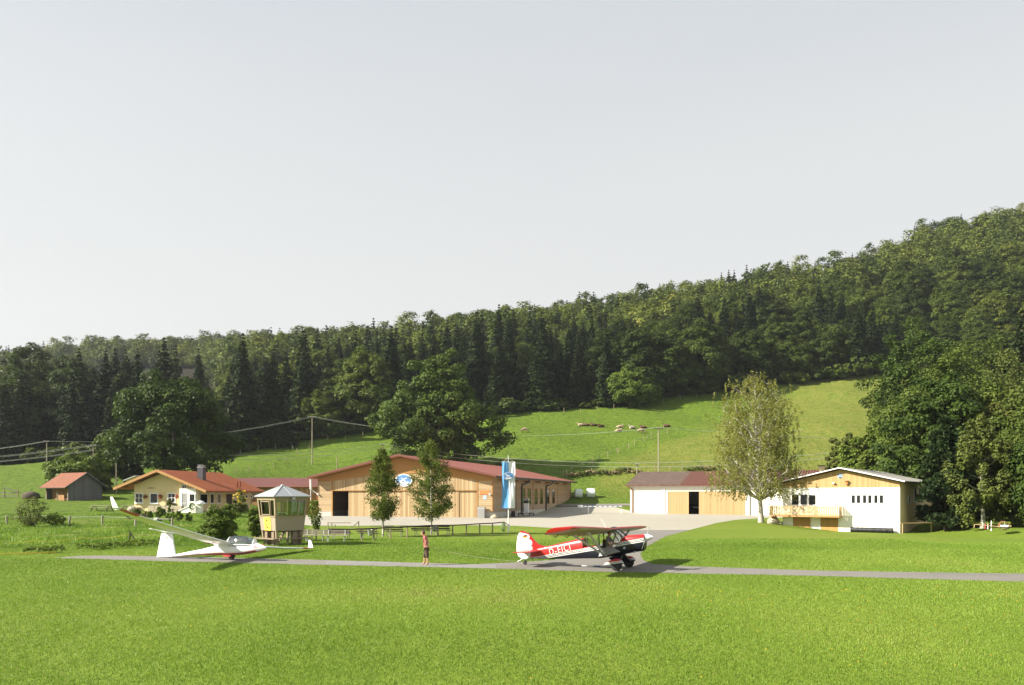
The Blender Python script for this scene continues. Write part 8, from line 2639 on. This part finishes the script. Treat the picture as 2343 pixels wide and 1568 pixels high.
for a, b_, lab in ((590, 500, 'weathered picnic table on the lawn, left of the house wall'), (1400, 490, 'picnic table standing by a boulder before the house gable')):
    x, y = zl(a, b_); p = LAND(x, y + 0.6, 60, 130); picnic(p, R(-6), lab, 2.9)
x, y = zl(1370, 515); p = LAND(x, y, 60, 130); boulder('boulder', 'dark hollow looking boulder beneath the picnic table by the house', p, (0.6, 0.45, 0.65), 31, mat='rock')
for a, b_, k, lm, ww, hh, lab in ((530, 625, 71, 'leaf_pale', 1.7, 2.1, 'yellowish sunflower clump growing before the middle window of the house'), (735, 640, 72, 'leaf_pale', 1.6, 1.6, 'pale leafy plant spilling over the stone block wall'),
                                  (632, 690, 73, 'leaf_bush', 0.9, 0.9, 'small dark shrub on the lawn before the stone block wall'), (508, 714, 74, 'leaf_bush', 0.7, 0.75, 'tiny shrub alone on the lawn left of the small dark one'),
                                  (370, 690, 75, 'leaf_bush', 0.9, 0.8, 'small shrub just under the raised glider wing'), (1430, 690, 76, 'leaf_pale', 1.9, 3.0, 'tall sunflowers beside the back corner of the house'),
                                  (1320, 690, 77, 'leaf_bush', 1.8, 1.6, 'bushy plants below the sunflowers at the house corner')):
    x, y = zh(a, b_); p = LAND(x, y, 60, 130)
    o_ = shrub('garden_plant', lab, p, hh, ww, M[lm], k, 34, 45, 0.15, stems=5)
    if k in (71, 76):
        rs = np.random.RandomState(k); c = np.stack([rs.normal(size=26) * ww * 0.28, -0.2 - 0.2 * rs.rand(26), hh * (0.55 + 0.5 * rs.rand(26))], -1)
        np_mesh('blossoms', leaf_verts(c, unit(np.array([0, -1, 0.4]) + 0.3 * rs.normal(size=c.shape)), np.full(26, 0.28), 1.0, rs), 4, [M['leaf_yellow']], tint=rs.rand(26), parent=o_)
for a, b_, ww, hh, k, lab in ((1160, 1245, 3.2, 0.55, 81, 'dark weed patch in the rough meadow left of the leaning posts'), (1560, 1215, 4.2, 0.65, 82, 'wide dark weed patch right of the leaning posts'), (480, 1290, 3.0, 0.4, 83, 'dark weed patch near the left end of the taxiway')):
    p = G(*ZM(0, 1650, 2.929)(a, b_)); shrub('weed_patch', lab, p, hh * 0.45, ww, M['leaf_bush'], k, 46, 26, 0.085, stems=2, depth=1.6, cat='weeds', rc=(0.03, 0.06), lump=0.5)
lp = G(*zl(1300, 1325)); o_ = empty('leaning_posts', lp, 0, 'two dark weathered posts leaning together in the rough meadow', 'posts')
mb = MB(); mb.tube([(0, 0, -0.05), (0.06, 0, 0.80)], [0.06, 0.055], 7); mb.build('post', M['dark_wood'], o_); mb = MB(); mb.tube([(0.07, -0.1, 0.82), (0.62, -0.2, 0.02)], [0.055, 0.06], 7); mb.build('post', M['dark_wood'], o_)
p0, p1 = PT(-40, 1244, 54.0), PT(290, 1224, 58.0)
mb = MB(); mb.tube([p0.lerp(p1, t) - Vector((0, 0, 0.12 * math.sin(math.pi * ((3 * t) % 1)))) for t in np.linspace(0, 1, 25)], 0.014, 5)
tag(mb.build('barrier_tape', M['yellow_tape']), 'yellow barrier tape strung through the rough meadow to the leaning posts', 'tape')
p0, p1 = G(-60, 1273), G(128, 1266); mb = MB(); mb.beam((p0.x, p0.y, 0.09), (p1.x, p1.y, 0.07), 0.05, 0.05); tag(mb.build('ground_tape', M['yellow_tape']), 'yellow tape lying in the grass left of the taxiway end', 'tape')
x, y = zh(665, 742); p = LAND(x, y, 50, 120)
o_ = empty('model_bench', p, R(-4), 'low plank bench with a white end block on the lawn below the house', 'bench')
MB().box(-0.75, 0.85, -0.2, 0.2, 0.18, 0.27).build('seat', M['grey_wood'], o_); MB().box(-1.15, -0.75, -0.25, 0.25, 0.16, 0.36).build('end_block', M['white_paint'], o_); mb = MB(); mb.box(-0.6, -0.45, -0.15, 0.15, -0.1, 0.18); mb.box(0.5, 0.65, -0.15, 0.15, -0.1, 0.18); mb.build('leg_block', M['dark_wood'], o_)


def fence(name, pts, lab, hgt, rad, wire=0, jitter=0.08, mat='post_wood', cat='fence'):
    o0 = pts[0]; o_ = empty(name, o0, 0, lab, cat)
    tops = []
    for p in pts:
        q_ = p - o0; h_ = hgt * RND.uniform(0.85, 1.15); l = Vector((RND.gauss(0, jitter), RND.gauss(0, jitter), 0))
        mb = MB(); mb.tube([q_ + Vector((0, 0, -0.1)), q_ + l + Vector((0, 0, h_))], [rad, rad * 0.9], 6); mb.build('post', M[mat], o_); tops.append(q_ + l * 0.8 + Vector((0, 0, h_ * 0.85)))
    if wire:
        mb = MB(); mb.tube(tops, 0.012, 4); mb.build('fence_wire', M['wire'], o_)
    return o_


fence('pasture_fence', [LAND(*zc6(a, b_), 120, 330) for a, b_ in ((835, 885), (882, 890), (935, 838), (1075, 770), (1200, 720), (1228, 715), (1322, 652), (1438, 615), (1568, 560), (1585, 558), (1720, 505), (1803, 460), (1920, 402), (1975, 388), (2030, 360), (2250, 305))], 'line of weathered posts climbing the pasture diagonally to the right', 1.5, 0.10, 1)
fence('pasture_fence', [LAND(*zc6(a, b_), 120, 330) for a, b_ in ((1213, 838), (1385, 838), (1408, 850), (1540, 818), (1708, 828), (1880, 828), (2085, 810), (2295, 800), (2450, 790), (2700, 780), (2950, 770), (3200, 765))], 'post and wire fence along the scrubby strip below the dry pasture', 1.4, 0.09, 1)
fence('pasture_fence', [at_land(px, np.interp(px, TAB[:, 0], TAB[:, 2]) - RND.uniform(1, 5)) for px in list(np.arange(470, 870, 40)) + list(np.arange(1290, 1700, 38))], 'scattered posts of the fence along the foot of the forest', 1.4, 0.09)
fence('pasture_fence', [LAND(*zh(a, b_), 120, 300) for a, b_ in ((1385, 248), (1523, 232), (1650, 215), (1788, 195), (1905, 122), (2025, 48), (2150, 15))], 'short posts crossing the meadow slope behind the low barn', 1.3, 0.09)
fence('meadow_fence', [LAND(*ZM(0, 1650, 2.929)(a, b_), 50, 120) for a, b_ in ((80, 978), (398, 975), (768, 982), (1133, 992), (1500, 1003), (1905, 1005))], 'low pale posts along the rough meadow below the house', 0.95, 0.10, 1, mat='grey_wood')
x0_ = LAND(*ZM(0, 1650, 2.929)(30, 690), 60, 170)
o_ = empty('plank_fence', x0_, 0, 'broken plank fence at the left edge of the meadow', 'fence')
mb = MB(); mb.beam((-3, 0, 0.85), (2.6, 0.2, 0.95), 0.06, 0.2); mb.beam((-3, 0, 0.35), (2.4, 0.2, 0.4), 0.06, 0.2); mb.beam((0.2, -0.1, 1.9), (3.4, 0.2, 0.8), 0.06, 0.14); mb.build('plank', M['grey_wood'], o_)
for x in (-2.5, 0.2, 2.5): MB().tube([(x, 0.12, -0.1), (x, 0.12, 1.5 if x > 0 else 1.1)], 0.08, 6).build('post', M['post_wood'], o_)
# scrub along the fence strip
rs = np.random.RandomState(9)
for k, (a, b_, w_, h_) in enumerate(((960, 872, 4.5, 0.9), (1080, 850, 5, 1.1), (1210, 838, 5, 1.1), (1360, 836, 5, 1.2), (1500, 838, 4, 1.0), (1650, 822, 4.5, 1.7), (1790, 830, 4, 0.9), (2620, 800, 6, 1.4), (2780, 795, 6, 1.6), (2900, 790, 5, 1.4))):
    p = LAND(*zc6(a, b_), 120, 300); shrub('scrub_bush', 'brownish scrub bush on the fence strip between the two pastures', p, h_ * 0.6, w_, M['leaf_pale'] if k % 2 else M['dry_stem'], 600 + k, 34, 26, 0.24, group='scrub along the pasture fence', stems=2, depth=2.0, rc=(0.05, 0.10))

# ---------------------------------------------------------------- power poles and lines
def upole(px, ytop, p, lab, r_=0.14, arms=0, name='power_pole'):
    k = p.y / F; h_ = H + (HY - ytop) * k - p.z
    o_ = empty(name, p, 0, lab, 'power pole', 'wooden poles of the overhead lines')
    MB().tube([(0, 0, -0.3), (0, 0, h_)], [r_, r_ * 0.75], 8).build('pole', M['pole_wood'], o_, smooth=True)
    if arms:
        mb = MB(); mb.beam((-arms, -0.12, h_ - 0.25), (arms, -0.12, h_ - 0.25), 0.10, 0.12); cr = mb.build('cross_arm', M['dark_wood'], o_)
        mb = MB()
        for s_ in (-arms, -arms * 0.5, arms * 0.5, arms): mb.tube([(s_, -0.12, h_ - 0.2), (s_, -0.12, h_ + 0.05)], 0.05, 6)
        mb.build('insulator', M['galv'], cr)
    return Vector((p.x, p.y, p.z + h_))


tA = upole(714, 953, LAND(714, 1064, 120, 300), 'tall power pole with a crossarm on the slope above the low barn', 0.15, 1.0)
pB_ = at_land(1506, 172); tB = upole(1506, 978, pB_, 'tall power pole with a crossarm behind the long cream hangar', 0.16, 1.1)
tC = upole(213.5, 1018, at_land(213.5, 142), 'grey pole rising just behind the hay shed', 0.13, 0.5)
tD = upole(107, 1009, at_land(107, 185), 'dark distant pole against the forest at the left', 0.13, 0.5)
tE = upole(875, 1016, at_land(875, 181), 'pale pole top showing above the hangar roof beside the slim birch', 0.13, 0.6)
upole(771, 1045, at_land(771, 172), 'short pole without wires left of the hangar ridge', 0.12)
upole(266, 1059, at_land(266, 140), 'thin short pole between the hay shed and the yellow house', 0.11)
upole(1457, 1061, at_land(1457, 168), 'short pole behind the left end of the long cream hangar', 0.12, 0.4)


def line(pts, sags, offs, lab):
    mb = MB()
    for dx, dz in offs:
        path = []
        for (a, b_), s_ in zip(zip(pts[:-1], pts[1:]), sags):
            for t in np.linspace(0, 1, 11)[:-1]: path.append(a.lerp(b_, t) + Vector((dx, 0, dz - 4 * s_ * t * (1 - t))))
        path.append(pts[-1] + Vector((dx, 0, dz)))
        mb.tube(path, 0.019, 4)
    tag(mb.build('power_line', M['wire']), lab, 'power line')


eR = PT(2700, 1000, 200.0); eL = PT(-300, 1040, 190.0)
line([eL, tD, tA, tB, eR], [1.2, 2.2, 3.2, 2.0], ((-0.5, -0.05), (0.5, -0.05)), 'upper overhead line crossing the cow pasture between the tall poles')
eL2 = PT(-300, 1056, 132.0); eR2 = PT(1900, 1036, 150.0)
line([eL2, tC, tE, eR2], [0.8, 2.2, 3.0], ((-0.35, 0.0), (0.35, -0.1), (-0.35, -0.9), (0.35, -0.95)), 'lower overhead line of four wires passing behind the hangar roof')

# ---------------------------------------------------------------- the air: thin haze over the whole valley
hm = bpy.data.materials.new('valley_haze'); hm.use_nodes = True
nt = hm.node_tree; nt.nodes.clear()
out = N(nt, 'ShaderNodeOutputMaterial')
pv = N(nt, 'ShaderNodeVolumePrincipled', {'Color': (0.86, 0.92, 1.0, 1), 'Density': 0.00009, 'Anisotropy': 0.3})
nt.links.new(pv.outputs[0], out.inputs['Volume'])
hz = MB().box(-1250, 1250, -140, 1180, -4.0, 290.0).build('haze', hm)
tag(hz, 'thin pale haze filling the valley air', 'haze', kind='stuff')
